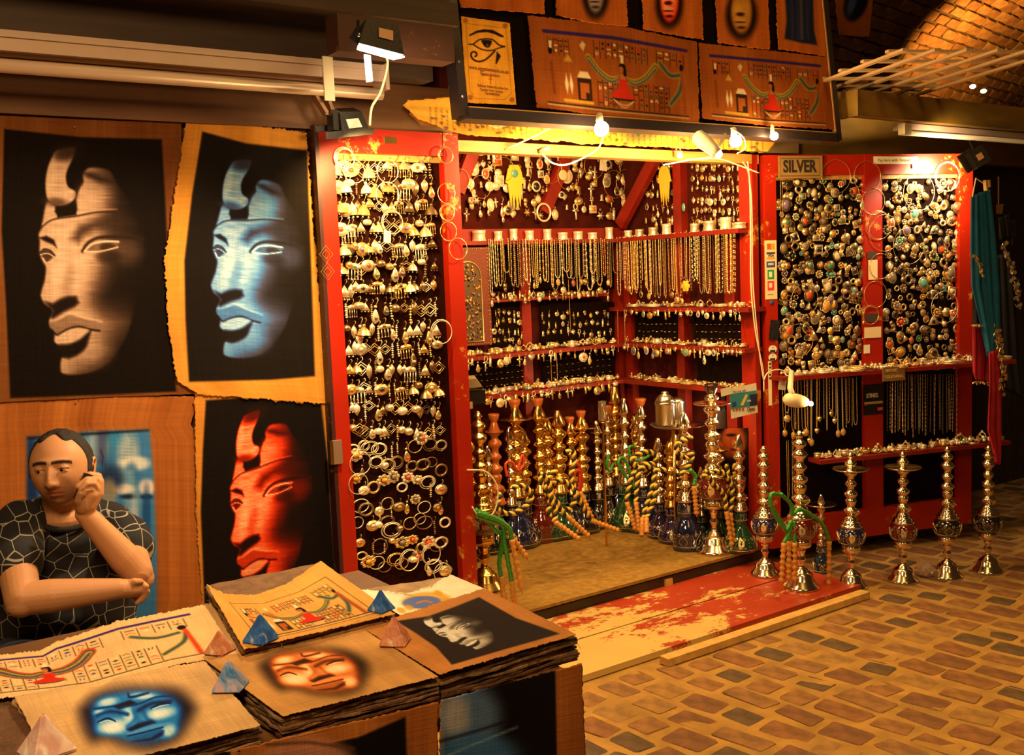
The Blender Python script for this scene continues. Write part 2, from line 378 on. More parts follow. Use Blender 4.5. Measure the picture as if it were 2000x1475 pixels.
BW = Fr((0, 4.58, 0), (1, 0, 0), NF)            # back of the booth
SW = Fr((3.95, 0, 0), (0, 1, 0), (-1, 0, 0))    # side of the booth
a18 = math.radians(18)
RD = Fr((3.985, 3.50, 0), (math.cos(a18), -math.sin(a18), 0), (-math.sin(a18), -math.cos(a18), 0))   # open door with brooches
SG = Fr((0, 3.25, 2.163), (1, 0, 0), (0, -1, .11), (0, .11, 1))                                     # leaning sign board
def S(name, mb, m, **k): o = mb.obj(name, m, **k); return tag(o, kind='structure')
# ground, walls, ceiling
S('floor', MB().add([(-6, -3, 0), (14, -3, 0), (14, 9, 0), (-6, 9, 0)], [(0, 1, 2, 3)]), MORTAR); FLOOR = bpy.data.objects['floor']
mb = MB(); mb.box2((-2.2, 3.58, 0), (1.60, 3.66, 2.36)); S('wall_left', mb, BROWNWOOD)
mb = MB(); mb.box2((-2.2, 3.535, 2.115), (2.2, 3.58, 2.30)); S('trim_1', mb, BROWNWOOD)
mb = MB(); mb.box2((-2.2, 3.42, 2.30), (2.05, 3.66, 2.62)); S('trim_2', mb, DARKWOOD)
mb = MB(); mb.box2((-2.2, 3.22, 2.46), (2.05, 3.42, 2.54)); mb.box2((-2.2, 3.27, 2.54), (2.05, 3.42, 2.75)); S('trim_3', mb, DARKWOOD)
mb = MB(); mb.box2((1.6, 5.3, 0), (4.6, 5.36, 3.2)); S('wall_back', mb, DARKWOOD)
mb = MB(); mb.box2((-2.2, 3.0, 3.2), (4.45, 5.4, 3.26)); S('ceiling', mb, DARKWOOD)
# dark shop beyond the open door
mb = MB(); mb.box2((5.05, 3.75, 0), (12, 3.85, 2.13)); mb.box2((4.0, 3.85, 0), (5.05, 3.9, 2.1)); S('wall_right', mb, mat('dark_shop_wall', (.040, .020, .009), .7, var=.5, vscale=4, stretch=(6, 1, .6)))
mb = MB(); mb.box2((4.02, 3.58, 2.12), (7.5, 3.64, 2.42)); S('trim_4', mb, OLIVEWOOD)
# olive fascia beam on the right
mb = MB(); mb.box2((4.33, 3.2, 2.262), (8.2, 3.26, 2.388)); mb.box2((4.33, 3.26, 2.262), (4.36, 3.58, 2.388)); mb.box2((4.36, 3.26, 2.37), (8.2, 3.6, 2.388)); S('trim_5', mb, OLIVEWOOD)
# booth shell
mb = MB(); mb.box2((2.2, 3.575, 0), (4.0, 4.62, .083)); S('booth_platform', mb, mat('dark_riser', (.055, .035, .016), .6, var=.4, bump=.3))
mb = MB(); mb.box2((2.2, 3.55, .0), (4.0, 3.575, .072)); S('trim_6', mb, mat('dark_riser', (1, 1, 1)))
mb = MB(); mb.box2((2.2, 3.535, .083), (4.0, 4.6, .097)); o = S('floor_carpet', mb, CARPET); o['kind'] = 'thing'; tag(o, 'ochre woven carpet covering the booth platform under the water pipes', 'carpet')
mb = MB(); mb.box2((3.29, 3.535, .028), (3.335, 3.55, .062)); o = mb.obj('door_latch', PINE); tag(o, 'small wooden block fixed to the dark riser under the carpet edge', 'block')
mb = MB(); mb.box2((2.2, 4.60, .09), (4.05, 4.66, 2.46)); S('wall_booth_back', mb, MAROON)
mb = MB(); mb.box2((3.99, 3.62, .09), (4.05, 4.6, 2.46)); S('wall_booth_side', mb, MAROON)
mb = MB(); mb.box2((2.2, 3.62, .09), (2.24, 4.6, 2.46)); S('wall_booth_left', mb, MAROON)
mb = MB(); mb.box2((2.2, 3.6, 2.46), (4.02, 4.62, 2.49)); S('ceiling_booth', mb, mat('booth_ceiling', (.35, .2, .07), .7))
# rail above the booth opening
mb = MB(); mb.box2((2.2, 3.53, 2.055), (3.985, 3.6, 2.10)); S('trim_7', mb, YWOOD)
# booth jamb post
mb = MB(); mb.box2((3.935, 3.53, .09), (3.975, 3.62, 2.10)); S('trim_8', mb, RED)
mb = MB(); mb.box2((3.978, 3.56, .0), (3.992, 3.66, 2.10)); S('trim_9', mb, BLACKM)
# red framing timbers inside
mb = MB()
for x in (1022, 1208): 
    a = BW.uv(x, 600)[0]; mb.box2((a-.03, 4.55, .1), (a+.03, 4.60, 1.72))
for x0, y0, x1, y1 in ((925, 290, 893, 375), (1108, 300, 1062, 415)): mb.bar(BW.P(x0, y0, .02), BW.P(x1, y1, .02), .07, .04, (0, -1, 0))
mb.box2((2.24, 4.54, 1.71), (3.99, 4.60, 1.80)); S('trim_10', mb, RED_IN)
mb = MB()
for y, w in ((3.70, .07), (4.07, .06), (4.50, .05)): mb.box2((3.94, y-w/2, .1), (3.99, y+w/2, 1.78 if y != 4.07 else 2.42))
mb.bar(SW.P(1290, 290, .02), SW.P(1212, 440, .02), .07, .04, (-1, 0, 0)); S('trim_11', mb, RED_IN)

# ---- shelves of the booth and of the open door
SHELF = {}
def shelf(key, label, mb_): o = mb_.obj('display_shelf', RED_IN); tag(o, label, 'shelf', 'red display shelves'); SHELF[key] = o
for i, (z, nm) in enumerate(((.925, 'lowest'), (1.137, 'second'))):
    mb = MB(); mb.box2((2.24, 4.46, z-.02), (3.86, 4.60, z)); shelf('b%d' % i, f'{nm} red shelf on the back wall of the booth, heaped with small silver', mb)
mb = MB(); mb.box2((2.24, 4.47, 1.715), (3.86, 4.60, 1.735)); shelf('b3', 'top red shelf on the back wall of the booth, carrying silver cuffs', mb)
mb = MB(); mb.box2((2.75, 4.50, 1.412), (3.80, 4.60, 1.425)); shelf('b2', 'narrow pale shelf across the back wall under the necklaces', mb)
for i, (z, nm, y0) in enumerate(((.925, 'lowest', 3.56), (1.137, 'second', 3.53), (1.342, 'third', 3.50), (1.738, 'top', 3.56))):
    mb = MB(); mb.box2((3.86, y0, z-.022), (3.99, 4.60, z)); shelf('s%d' % i, f'{nm} red shelf on the right side wall of the booth', mb)

# ---- front planks
for i, (y0, y1, lab) in enumerate(((3.262, 3.545, 'worn red painted plank lying against the booth riser'), (2.945, 3.252, 'worn red painted plank lying nearest the brick paving'))):
    mb = MB(); mb.box2((1.9, y0, .004), (3.985, y1, .030)); tag(mb.obj('red_plank', RED_PLANK), lab, 'plank', 'red planks before the booth')
mb = MB(); a = PZ(1297, 1292, .02); b = PZ(1690, 1160, .02); mb.bar(a, b, .05, .03); tag(mb.obj('pine_batten', PINE), 'long pale pine batten lying along the red planks on the bricks', 'batten')

# ---- floor bricks
def brickmesh(name, L, W, H, m, r, seed, bev=.006):
    q = np.random.RandomState(seed); out = []; L *= q.uniform(.9, 1.08); W *= q.uniform(.86, 1.1)
    for cx, cy2, sx, sy_ in ((1, 1, 1, 1), (-1, 1, -1, 1), (-1, -1, -1, -1), (1, -1, 1, -1)):
        pa = (sx*(L/2-r*(1+q.rand())), sy_*W/2*(1+.06*q.randn())); pb = (sx*L/2*(1+.05*q.randn()), sy_*(W/2-r*(1+q.rand())))
        out += [pb, pa] if cx*cy2 > 0 else [pa, pb]
    n = 8; vs = []
    for k, (z, ins) in enumerate(((-H, 0), (-bev*.6, 0), (0, bev))):
        for x, y in out:
            d = math.hypot(x, y); f = (d-ins)/d; vs.append((x*f, y*f, z+(q.randn()*.0012 if k == 2 else 0)))
    fs = [(k*n+i, k*n+(i+1) % n, (k+1)*n+(i+1) % n, (k+1)*n+i) for k in range(2) for i in range(n)] + [tuple(range(2*n, 3*n))]
    b = MB().add(vs, fs); return b.mesh(name, m, False)
BRK = [mat('sett_%d' % i, c, .85, var=.45, vscale=16, bump=1, bscale=70) for i, c in enumerate(((.25, .105, .038), (.29, .135, .045), (.20, .085, .036), (.33, .175, .055), (.12, .07, .036), (.27, .13, .048)))]
protos = [brickmesh('brick', L, W, .03, BRK[i % 6], .006, i, .003) for i, (L, W) in enumerate([(.145, .10), (.125, .095), (.16, .105), (.135, .11), (.12, .10), (.15, .09), (.17, .10), (.11, .105), (.14, .10), (.155, .11), (.13, .10), (.21, .10)]*2)]
d84 = math.radians(-84); du = Vector((math.cos(d84), math.sin(d84), 0)); dv = Vector((-du.y, du.x, 0))
cands = []
q = random.Random(3)
for i in range(-24, 42):
    s0 = -4 + q.random()*.15
    while s0 < 4:
        k = q.randrange(24); k = k if k % 12 != 11 or q.random() < .3 else 0; L = [.145, .125, .16, .135, .12, .15, .17, .11, .14, .155, .13, .21][k % 12]
        c = Vector((3.2, 0, 0)) + dv*(i*.136+q.uniform(-.012, .012)) + du*(s0+L/2); s0 += L+q.uniform(.022, .036)
        if c.y > 3.62 and c.x < 5.2 or c.y > 3.7 or (c.y > 2.86 and c.x < 4.06) or c.x < .2: continue
        v = c-CAM; z = v.dot(F_)
        if z < .3: continue
        px = 1000+FPX*v.dot(R_)/z; py = 737.5-FPX*v.dot(U_)/z
        inv = -30 < px < 2060 and py < 1540 and not (px < 1080 and c.y < 2.9)
        if (inv or (c.y > .2 and c.x < 7.5)) and not (c.x < 1.3 and c.y > 1.3): cands.append((z if inv else z+100, c, k, q.uniform(-.11, .11)))
cands.sort(key=lambda t: t[0])
for z, c, k, a in cands[:300]:
    o = bpy.data.objects.new('brick', protos[k]); C.objects.link(o); o.parent = FLOOR; o.location = (c.x, c.y, q.uniform(.0005, .004)); o.rotation_euler = (q.uniform(-.006, .006), q.uniform(-.006, .006), d84+a)
rest = MB()
for z, c, k, a in cands[300:]:
    me = protos[k]; M = Matrix.Rotation(d84+a, 3, 'Z'); rest.mi = k % 6
    rest.add([M @ v.co+Vector((c.x, c.y, .006)) for v in me.vertices], [tuple(p.vertices) for p in me.polygons])
if rest.v: tag(rest.obj('brick_paving', BRK, parent=FLOOR), kind='stuff')

# ---- brick vault over the lane, top right
av = math.radians(10.3); ax = Vector((math.cos(av), math.sin(av), 0)); bx_ = Vector((-math.sin(av), math.cos(av), 0)); VB, VZ, VR = 2.6, 2.0, 2.15
def vpt(s, ph, r=VR): return ax*s + bx_*(VB+r*math.cos(ph)) + Vector((0, 0, VZ+r*math.sin(ph)))
def vhit(px, py):
    d = ray(px, py); lo = .5
    for k in range(4000):
        t = .5+k*.01; p = CAM+d*t
        if t > 4 and (p.dot(bx_)-VB)**2+(p.z-VZ)**2 > VR**2: return p
mb = MB(); S0, S1 = 3.0, 16; n = 30
for i in range(n+1):
    ph = -.3+i*2.4/n
    for s in (S0, S1): mb.v.append(tuple(vpt(s, ph, VR+.03)))
mb.f = [(2*i, 2*i+1, 2*i+3, 2*i+2) for i in range(n)]; mb.m = [0]*n; VAULT = S('ceiling_vault', mb, mat('vault_mortar', (.10, .055, .028), .95, var=.4, bump=.6)); 
VBK = [mat('vault_brick_%d' % i, c, .8, var=.35, vscale=14, bump=.9, bscale=60) for i, c in enumerate(((.36, .16, .06), (.30, .12, .045), (.42, .20, .08), (.25, .10, .04)))]
vp = [brickmesh('brick', .235, .098, .035, VBK[i % 4], .012, 40+i, .010) for i in range(8)]
got = []; phs = .11/VR
for j in range(0, 40):
    ph = .05+j*phs
    for i in range(0, 60):
        s = 3.0+i*.25+(j % 2)*.125; p = vpt(s, ph); v = p-CAM; z = v.dot(F_)
        if z < 1: continue
        px = 1000+FPX*v.dot(R_)/z; py = 737.5-FPX*v.dot(U_)/z
        inv = 1600 < px < 2040 and -40 < py < 215
        if inv or (1300 < px < 2700 and -500 < py < 300): got.append((z if inv else z+100, p, ph, q.randrange(8)))
got.sort(key=lambda t: t[0])
for z, p, ph, k in got[:300]:
    nrm = -(bx_*math.cos(ph)+Vector((0, 0, math.sin(ph)))); w = nrm.cross(ax)
    o = bpy.data.objects.new('brick', vp[k]); C.objects.link(o); o.parent = VAULT
    o.matrix_local = Matrix.Translation(p+nrm*q.uniform(-.004, .006)) @ Matrix((ax, w, nrm)).transposed().to_4x4()
rest = MB()
for z, p, ph, k in got[300:]:
    nrm = -(bx_*math.cos(ph)+Vector((0, 0, math.sin(ph)))); w = nrm.cross(ax); M = Matrix((ax, w, nrm)).transposed(); rest.mi = k % 4
    rest.add([M @ v.co+p for v in vp[k].vertices], [tuple(f.vertices) for f in vp[k].polygons])
if rest.v: tag(rest.obj('vault_brickwork', VBK, parent=VAULT), kind='stuff')
H = vhit(1885, 60) or Vector((9, 6, 3.6))
u_ = bpy.data.objects['vault_uplight']; u_.location = H + Vector((-.55, -.75, -.75)); u_.rotation_euler = (H-u_.location).to_track_quat('-Z', 'Y').to_euler()

# ---- shutter housing, rusty beam, lattice, tube lights
t = thing('roller_shutter_box', 'long pale metal roller shutter box mounted above the picture wall', 'shutter box', (.8, 3.4, 2.24))
mb = MB(); mb.box2((-2.2, 3.33, 2.262), (1.795, 3.42, 2.322)); mb.box2((-2.2, 3.322, 2.300), (1.795, 3.33, 2.306)); mb.obj('housing', SHUT, t)
mb = MB(); mb.box2((1.795, 3.325, 2.235), (1.81, 3.425, 2.326)); mb.obj('end_cap', SHUT, t)
mb = MB(); mb.tube([(-2.2, 3.352, 2.222), (1.79, 3.352, 2.222)], .021, 12); mb.obj('bottom_bar', SHUT, t, True)
mb = MB(); mb.box2((1.55, 3.318, 2.18), (1.588, 3.326, 2.33)); tag(mb.obj('cable_cover', CREAM), 'short cream plastic strip crossing the shutter box under the flood lamp', 'strip')
mb = MB(); a = PY(660, 62, 3.12); mb.box2((a.x, 3.12, a.z-.06), (PY(887, 85, 3.12).x, 3.21, a.z+.06)); S('beam_steel', mb, RUST)
TREL = mat('trellis_wood', (.42, .27, .14), .6)
t = thing('trellis_panel', 'white slatted trellis lying over the olive fascia beam', 'trellis', (5.4, 3.0, 2.42))
a0 = PZ(1775, 190, 2.43); a1 = PZ(2040, 108, 2.43); dd = (a1-a0); nn = Vector((dd.y, -dd.x, 0)).normalized()
for k in range(6): 
    mb = MB(); p = a0+nn*k*.15 - dd*.0; mb.bar(p-dd*.15*0, p+dd*1.1, .028, .012); mb.obj('slat', TREL, t)
for k in range(6):
    mb = MB(); p = a0+dd*(.06+k*.19)+Vector((0, 0, .012)); mb.bar(p, p+nn*.78, .028, .012); mb.obj('slat', TREL, t)
t = thing('fluorescent_fitting', 'unlit cream fluorescent tube fitting under the olive fascia beam', 'tube light', (5.3, 3.28, 2.24))
a = PY(1757, 243, 3.27); b = PY(2040, 287, 3.27); mb = MB(); mb.box2((a.x, 3.25, a.z-.03), (8, 3.31, a.z+.005)); mb.obj('housing', SHUT, t)
mb = MB(); mb.box2((a.x-.005, 3.235, a.z-.055), (a.x+.05, 3.275, a.z+.003)); mb.obj('end_cap', CREAM, t)
mb = MB(); mb.tube([(a.x+.03, 3.25, a.z-.045), (8, 3.25, a.z-.045)], .014, 10); mb.obj('tube', mat('tube_glass', (.8, .7, .55), .25), t, True)
for x, y in ((1900, 169), (1921, 178)): 
    p = PY(x, y, 4.2); mb = MB(); mb.ball(p, .022, 10, (1, 1, .7)); tag(mb.obj('lane_bulb', GLOW('lane_glow', (1, .72, .36), 14), None, True), 'small glowing bulb seen through the trellis slats', 'bulb', 'bulbs behind the trellis')
# clutter on the beam
mb = MB(); o1 = [PY(x, y, 3.6) for x, y in ((1640, 178), (1700, 138), (1737, 152), (1742, 182))]; mb.slab(o1, NF, .02); tag(mb.obj('dark_tarpaulin', BLACKM), 'peaked dark tarpaulin lying over the olive fascia beam', 'tarpaulin')
mb = MB(); mb.slab([PY(x, y, 3.5) for x, y in ((1760, 155), (1815, 163), (1800, 178), (1762, 172))], NF, .03); tag(mb.obj('wooden_offcut', PINE), 'small wooden offcut standing on the olive fascia beam', 'offcut')
mb = MB(); mb.bar(PY(1648, 181, 3.45), PY(1692, 158, 3.45), .03, .02); tag(mb.obj('wooden_stick', mat('dk_stick', (.25, .09, .04), .6)), 'short reddish stick leaning on the olive fascia beam', 'stick')

# ---- earring door
t = LDT = thing('earring_display', 'red framed door leaf with black board covered in hanging silver earrings', 'display', (1.9, 3.5, .1))
t['kind'] = 'thing'
mb = MB(); mb.box2((1.60, 3.50, .05), (1.66, 3.56, 2.12)); mb.obj('stile', RED, t)
mb = MB(); mb.box2((2.13, 3.50, .05), (2.20, 3.56, 2.12)); mb.obj('stile', RED, t)
mb = MB(); mb.box2((1.66, 3.502, 2.03), (2.13, 3.558, 2.12)); mb.obj('rail', RED, t)
mb = MB(); mb.box2((1.66, 3.502, .05), (2.13, 3.558, .17)); mb.obj('rail', RED, t)
mb = MB(); mb.box2((1.66, 3.54, .17), (2.13, 3.556, 2.03)); mb.obj('backing_board', mat('earring_board', (.020, .004, .002), .95, spec=.05), t)
mb = MB(); mb.box2((1.66, 3.525, 2.005), (2.13, 3.54, 2.03)); mb.obj('lining', YWOOD, t)
mb = MB(); mb.box2((1.585, 3.50, .05), (1.60, 3.57, 2.125)); mb.obj('edge_strip', mat_peel('dark_edge_paint', (.05, .012, .01), (.35, .2, .08), .6, 20), t)
mb = MB(); p = LD.P(762, 274, .004); mb.box(p, (.052, .004, .024)); mb.obj('label_plate', BRASSP, t)
mb = MB(); p = LD.P(658, 883, .012); mb.box(p, (.036, .022, .088)); h = mb.obj('lock_case', mat('lock_brown', (.20, .12, .08), .4), t)
mb = MB(); mb.box(p+Vector((-.024, 0, 0)), (.014, .02, .088)); mb.obj('lock_edge', BRASSP, t)
# ---- open door with brooches
zT = RD.uv(1600, 302)[1]; zB = RD.uv(1720, 1045)[1]
U = lambda x, y=600: RD.uv(x, y, .0)[0]
uL0, uL1, uM0, uM1, uR0, uR1 = U(1497), U(1519), U(1690), U(1724), U(1874), U(1899)
t = RDT = thing('brooch_display', 'open red framed door leaf crowded with silver brooches, pendants and chains', 'display', (4.4, 3.4, .1)); t['kind'] = 'thing'
for a, b in ((uL0, uL1), (uM0, uM1), (uR0, uR1)): mb = MB(); RD.box(mb, a, b, zB, zT, -.05, 0); mb.obj('stile', RED, t)
z1 = RD.uv(1600, 342)[1]; z2 = RD.uv(1650, 1000)[1]
for a, b in ((uL1, uM0), (uM1, uR0)):
    mb = MB(); RD.box(mb, a, b, z1, zT, -.048, -.002); mb.obj('rail', RED, t)
    mb = MB(); RD.box(mb, a, b, zB, z2, -.048, -.002); mb.obj('rail', RED, t)
    mb = MB(); RD.box(mb, a, b, z2, z1, -.048, -.034); mb.obj('backing_board', BLACK_BOARD, t)
    mb = MB(); RD.box(mb, a, b, z1-.022, z1, -.034, -.02); mb.obj('lining', YWOOD, t)
def rshelf(x0, x1, y, lab, dep=.11):
    ua = U(x0, y); ub = U(x1, y); z = RD.uv(1700, y, .06)[1]
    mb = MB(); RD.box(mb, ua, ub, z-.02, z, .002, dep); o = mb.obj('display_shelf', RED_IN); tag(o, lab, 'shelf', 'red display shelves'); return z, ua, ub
ZS1 = rshelf(1505, 1955, 722, 'upper red shelf on the open brooch door, heaped with bangles')
ZS2 = rshelf(1578, 1945, 886, 'lower red shelf on the open brooch door, heaped with rings')
# ------------------------------------------------------------------ jewellery prototypes (hung from their origin, facing -y)
def hook(mb, l=.010): mb.tube([(0, 0, 0), (.0018, -.002, .002), (.0022, -.003, -.002), (0, -.002, -l)], .0007, 3)
def drop_(mb):
    hook(mb); mb.ball((0, 0, -.012), .0026, 6); mb.lathe([(.0008, -.016), (.0032, -.021), (.0058, -.029), (.0048, -.035), (.001, -.039)], n=8, M=Matrix.Diagonal((1, .45, 1)).to_3x3()); mb.mi = 1; mb.ball((0, -.003, -.030), .0028, 6); mb.mi = 0
def jhumka(mb):
    hook(mb); mb.ball((0, 0, -.012), .003, 6); mb.lathe([(.0015, -.014), (.0045, -.018), (.008, -.023), (.0095, -.030), (.010, -.031)], n=10)
    for k in range(6): a = k*PI/3; mb.ball((.0085*math.cos(a), .0085*math.sin(a), -.034), .0018, 4)
def disc(mb, r=.011):
    hook(mb, .008); mb.lathe([(r*.2, -.001), (r, -.001), (r*1.03, 0), (r, .0015), (r*.85, .0008), (r*.8, .0022), (r*.4, .0028)], (0, 0, -.008-r), 12, Matrix.Rotation(PI/2, 3, 'X')); mb.mi = 1; mb.ball((0, -.0025, -.008-r), r*.38, 8, (1, .5, 1)); mb.mi = 0
def chand(mb):
    hook(mb); mb.prism([(-.010, -.020), (-.008, -.013), (0, -.010), (.008, -.013), (.010, -.020)], .0015)
    for k in range(5): x = -.009+k*.0045; mb.tube([(x, 0, -.020), (x, 0, -.036)], .0009, 3); mb.ball((x, 0, -.037), .0018, 4)
    mb.mi = 1; mb.ball((0, -.001, -.0155), .0028, 6); mb.mi = 0
def coil(mb): hook(mb, .006); [mb.ball((0, 0, -.009-k*.0042), .0022+.0007*(k % 2), 5) for k in range(7)]
def balle(mb): hook(mb, .008); mb.ball((0, 0, -.015), .0072, 10)
def hoop(mb, R=.013, r=.0011): mb.torus((0, 0, -R), R, r, 18, 4)
def dhoop(mb): hoop(mb, .014); mb.torus((0, -.001, -.013), .011, .001, 16, 4); mb.ball((0, 0, -.029), .002, 5)
def hoopb(mb): mb.torus((0, 0, -.010), .010, .0022, 16, 5)
def diam(mb):
    hook(mb, .006)
    for s, c in ((.011, -.017), (.0065, -.017)): mb.tube([(0, 0, c+s), (s, 0, c), (0, 0, c-s), (-s, 0, c)], .001, 4, True)
def leafe(mb): hook(mb, .006); mb.prism([(0, -.006), (.005, -.014), (.0045, -.022), (0, -.032), (-.0045, -.022), (-.005, -.014)], .0014); mb.tube([(0, -.001, -.008), (0, -.001, -.03)], .0008, 3)
def tri(mb): hook(mb, .006); mb.prism([(0, -.007), (.009, -.026), (-.009, -.026)], .0015); [mb.ball((x, 0, -.029), .002, 4) for x in (-.006, 0, .006)]
def crescent(mb): hook(mb, .006); mb.torus((0, 0, -.017), .009, .0022, 14, 4, arc=.99, sq=1); mb.ball((0, 0, -.026), .0035, 6)
def ankh(mb): mb.torus((0, 0, -.006), .0045, .0014, 12, 4, sq=1.3); mb.box((0, 0, -.021), (.0032, .002, .020)); mb.box((0, 0, -.0135), (.014, .002, .003))
def cross(mb): mb.torus((0, 0, -.002), .002, .0006, 8, 3); mb.box((0, 0, -.016), (.0034, .002, .024)); mb.box((0, 0, -.012), (.013, .002, .0034)); mb.mi = 1; mb.ball((0, -.001, -.012), .002, 6); mb.mi = 0
def bart(mb): mb.torus((0, 0, -.002), .002, .0007, 8, 3); mb.box((0, 0, -.016), (.006, .0026, .022)); mb.box((0, -.0016, -.016), (.0035, .001, .017))
def heart(mb): mb.torus((0, 0, -.002), .002, .0006, 8, 3); mb.prism([(0, -.006), (.004, -.004), (.008, -.007), (.007, -.013), (0, -.021), (-.007, -.013), (-.008, -.007), (-.004, -.004)], .0025)
def ovalp(mb): mb.torus((0, 0, -.002), .002, .0006, 8, 3); mb.lathe([(.002, -.001), (.0078, -.001), (.0085, .0005), (.007, .0018), (.0055, .001)], (0, 0, -.015), 12, Matrix.Diagonal((1, 1, 1.35)).to_3x3() @ Matrix.Rotation(PI/2, 3, 'X')); mb.mi = 1; mb.ball((0, -.0012, -.015), .0055, 8, (1, .4, 1.4)); mb.mi = 0
def handp(mb):
    mb.prism([(-.006, -.004), (.006, -.004), (.008, -.014), (.005, -.018), (-.005, -.018), (-.008, -.014)], .002)
    for k in range(4): mb.box((-.0042+k*.0028, 0, -.022-.002*(k in (1, 2))), (.0022, .002, .012))
    mb.mi = 1; mb.ball((0, -.0015, -.010), .0028, 6); mb.mi = 0
def starp(mb): mb.torus((0, 0, -.002), .002, .0006, 8, 3); mb.prism([((.010 if k % 2 else .0045)*math.sin(k*PI/6), -.014+(.010 if k % 2 else .0045)*math.cos(k*PI/6)) for k in range(12)][::-1], .002); mb.ball((0, -.0012, -.014), .0035, 6)
def fishp(mb): mb.prism([(0, -.002), (.004, -.007), (.003, -.016), (.006, -.022), (-.006, -.022), (-.003, -.016), (-.004, -.007)], .0025)
def bro_round(mb):
    mb.lathe([(.003, .001), (.012, .001), (.0135, -.001), (.012, -.003), (.010, -.002), (.009, -.004)], (0, 0, 0), 14, Matrix.Rotation(-PI/2, 3, 'X').to_3x3() @ Matrix.Diagonal((1, 1, -1)).to_3x3() @ Matrix.Diagonal((1, 1, -1)).to_3x3()); mb.mi = 1; mb.ball((0, -.003, 0), .008, 10, (1, .5, 1)); mb.mi = 0
def bro_oval(mb): mb.lathe([(.003, -.001), (.011, -.001), (.0125, .001), (.011, .003), (.0085, .002)], (0, 0, 0), 14, Matrix.Diagonal((1, 1, 1.3)).to_3x3() @ Matrix.Rotation(PI/2, 3, 'X')); mb.mi = 1; mb.ball((0, -.002, 0), .0088, 10, (1, .5, 1.3)); mb.mi = 0
def bro_flower(mb):
    for k in range(8): a = k*PI/4; mb.ball((.009*math.cos(a), 0, .009*math.sin(a)), .0045, 6, (1, .45, 1))
    mb.mi = 1; mb.ball((0, -.002, 0), .0055, 8, (1, .7, 1)); mb.mi = 0
def bro_sq(mb): mb.box((0, 0, 0), (.020, .003, .020)); mb.tube([(-.0085, -.002, -.0085), (.0085, -.002, -.0085), (.0085, -.002, .0085), (-.0085, -.002, .0085)], .0014, 4, True); mb.mi = 1; mb.box((0, -.002, 0), (.011, .003, .011)); mb.mi = 0
def bro_hex(mb): mb.prism([(.013*math.cos(k*PI/3), .013*math.sin(k*PI/3)) for k in range(6)], .003); mb.prism([(.010*math.cos(k*PI/3), .010*math.sin(k*PI/3)) for k in range(6)], .005); mb.mi = 1; mb.ball((0, -.002, 0), .006, 8, (1, .6, 1)); mb.mi = 0
def bro_clus(mb):
    mb.mi = 1; mb.ball((0, -.001, 0), .005, 6)
    for k in range(10): a = k*PI/5; mb.mi = k % 2; mb.ball((.0088*math.cos(a), 0, .0088*math.sin(a)), .0032, 6)
    mb.mi = 0
def bro_fringe(mb):
    mb.lathe([(.003, -.001), (.011, -.001), (.011, .001), (.006, .002)], (0, 0, .002), 12, Matrix.Rotation(PI/2, 3, 'X')); mb.mi = 1; mb.ball((0, -.002, .002), .006, 8, (1, .5, 1)); mb.mi = 0
    for k in range(5): x = -.008+k*.004; mb.tube([(x, 0, -.008), (x, 0, -.019)], .0008, 3); mb.ball((x, 0, -.020), .0017, 4)
def bro_tri(mb): mb.prism([(0, .013), (.013, -.010), (-.013, -.010)], .003); mb.mi = 1; mb.ball((0, -.001, -.003), .005, 8, (1, .6, 1)); mb.mi = 0
def bro_ring(mb): mb.torus((0, 0, 0), .009, .0032, 16, 5)
def ringp(mb): mb.torus((0, 0, .0095), .0085, .0016, 14, 4); mb.ball((0, 0, .019), .004, 6, (1, 1, .6)); mb.mi = 1; mb.ball((0, 0, .0205), .0034, 8, (1, 1, .7)); mb.mi = 0
def ringl(mb): mb.torus((0, 0, .0025), .009, .0025, 16, 5, 'z'); mb.ball((0, -.010, .003), .004, 6)
def ballp(mb): mb.ball((0, 0, .007), .007, 8); mb.torus((0, 0, .0145), .002, .0007, 8, 3)
def boxp(mb): mb.box((0, 0, .006), (.018, .014, .012)); mb.box((0, 0, .0125), (.0195, .0155, .003)); mb.mi = 1; mb.ball((0, 0, .014), .004, 6, (1, 1, .5)); mb.mi = 0
def bangle(mb): mb.torus((0, 0, .004), .030, .0024, 24, 5, 'z'); mb.torus((0, 0, .009), .030, .0022, 24, 5, 'z')
def nugget(mb):
    for k in range(5): a = k*1.256; mb.mi = k % 2; mb.ball((.007*math.cos(a), .006*math.sin(a), .006), .005, 6, (1, 1, .9))
    mb.mi = 0; mb.ball((0, 0, .012), .005, 6)
METALS = [SILVER, SILVER2, GOLD, OXID]; SN = list(STONES)
PM = {}
def pm(fn, m, s):
    k = (fn.__name__, m.name, s)
    if k not in PM: mb = MB(); fn(mb); PM[k] = mb.mesh(fn.__name__.strip('_'), [m, STONES[s]], True)
    return PM[k]
WX = [1.75, 1.35]
ORD = 'top second third fourth fifth sixth seventh eighth ninth tenth eleventh twelfth thirteenth fourteenth fifteenth sixteenth seventeenth eighteenth nineteenth twentieth'.split()+['lowest']*9
STN = dict(white='white stone', turquoise='turquoise stone', coral='coral red stone', amber='amber stone', onyx='black stone', violet='dark violet stone', green='green stone', blue='dark blue stone', grey='grey stone')
MN = {SILVER.name: 'silver', SILVER2.name: 'bright silver', GOLD.name: 'golden', OXID.name: 'dark oxidised'}
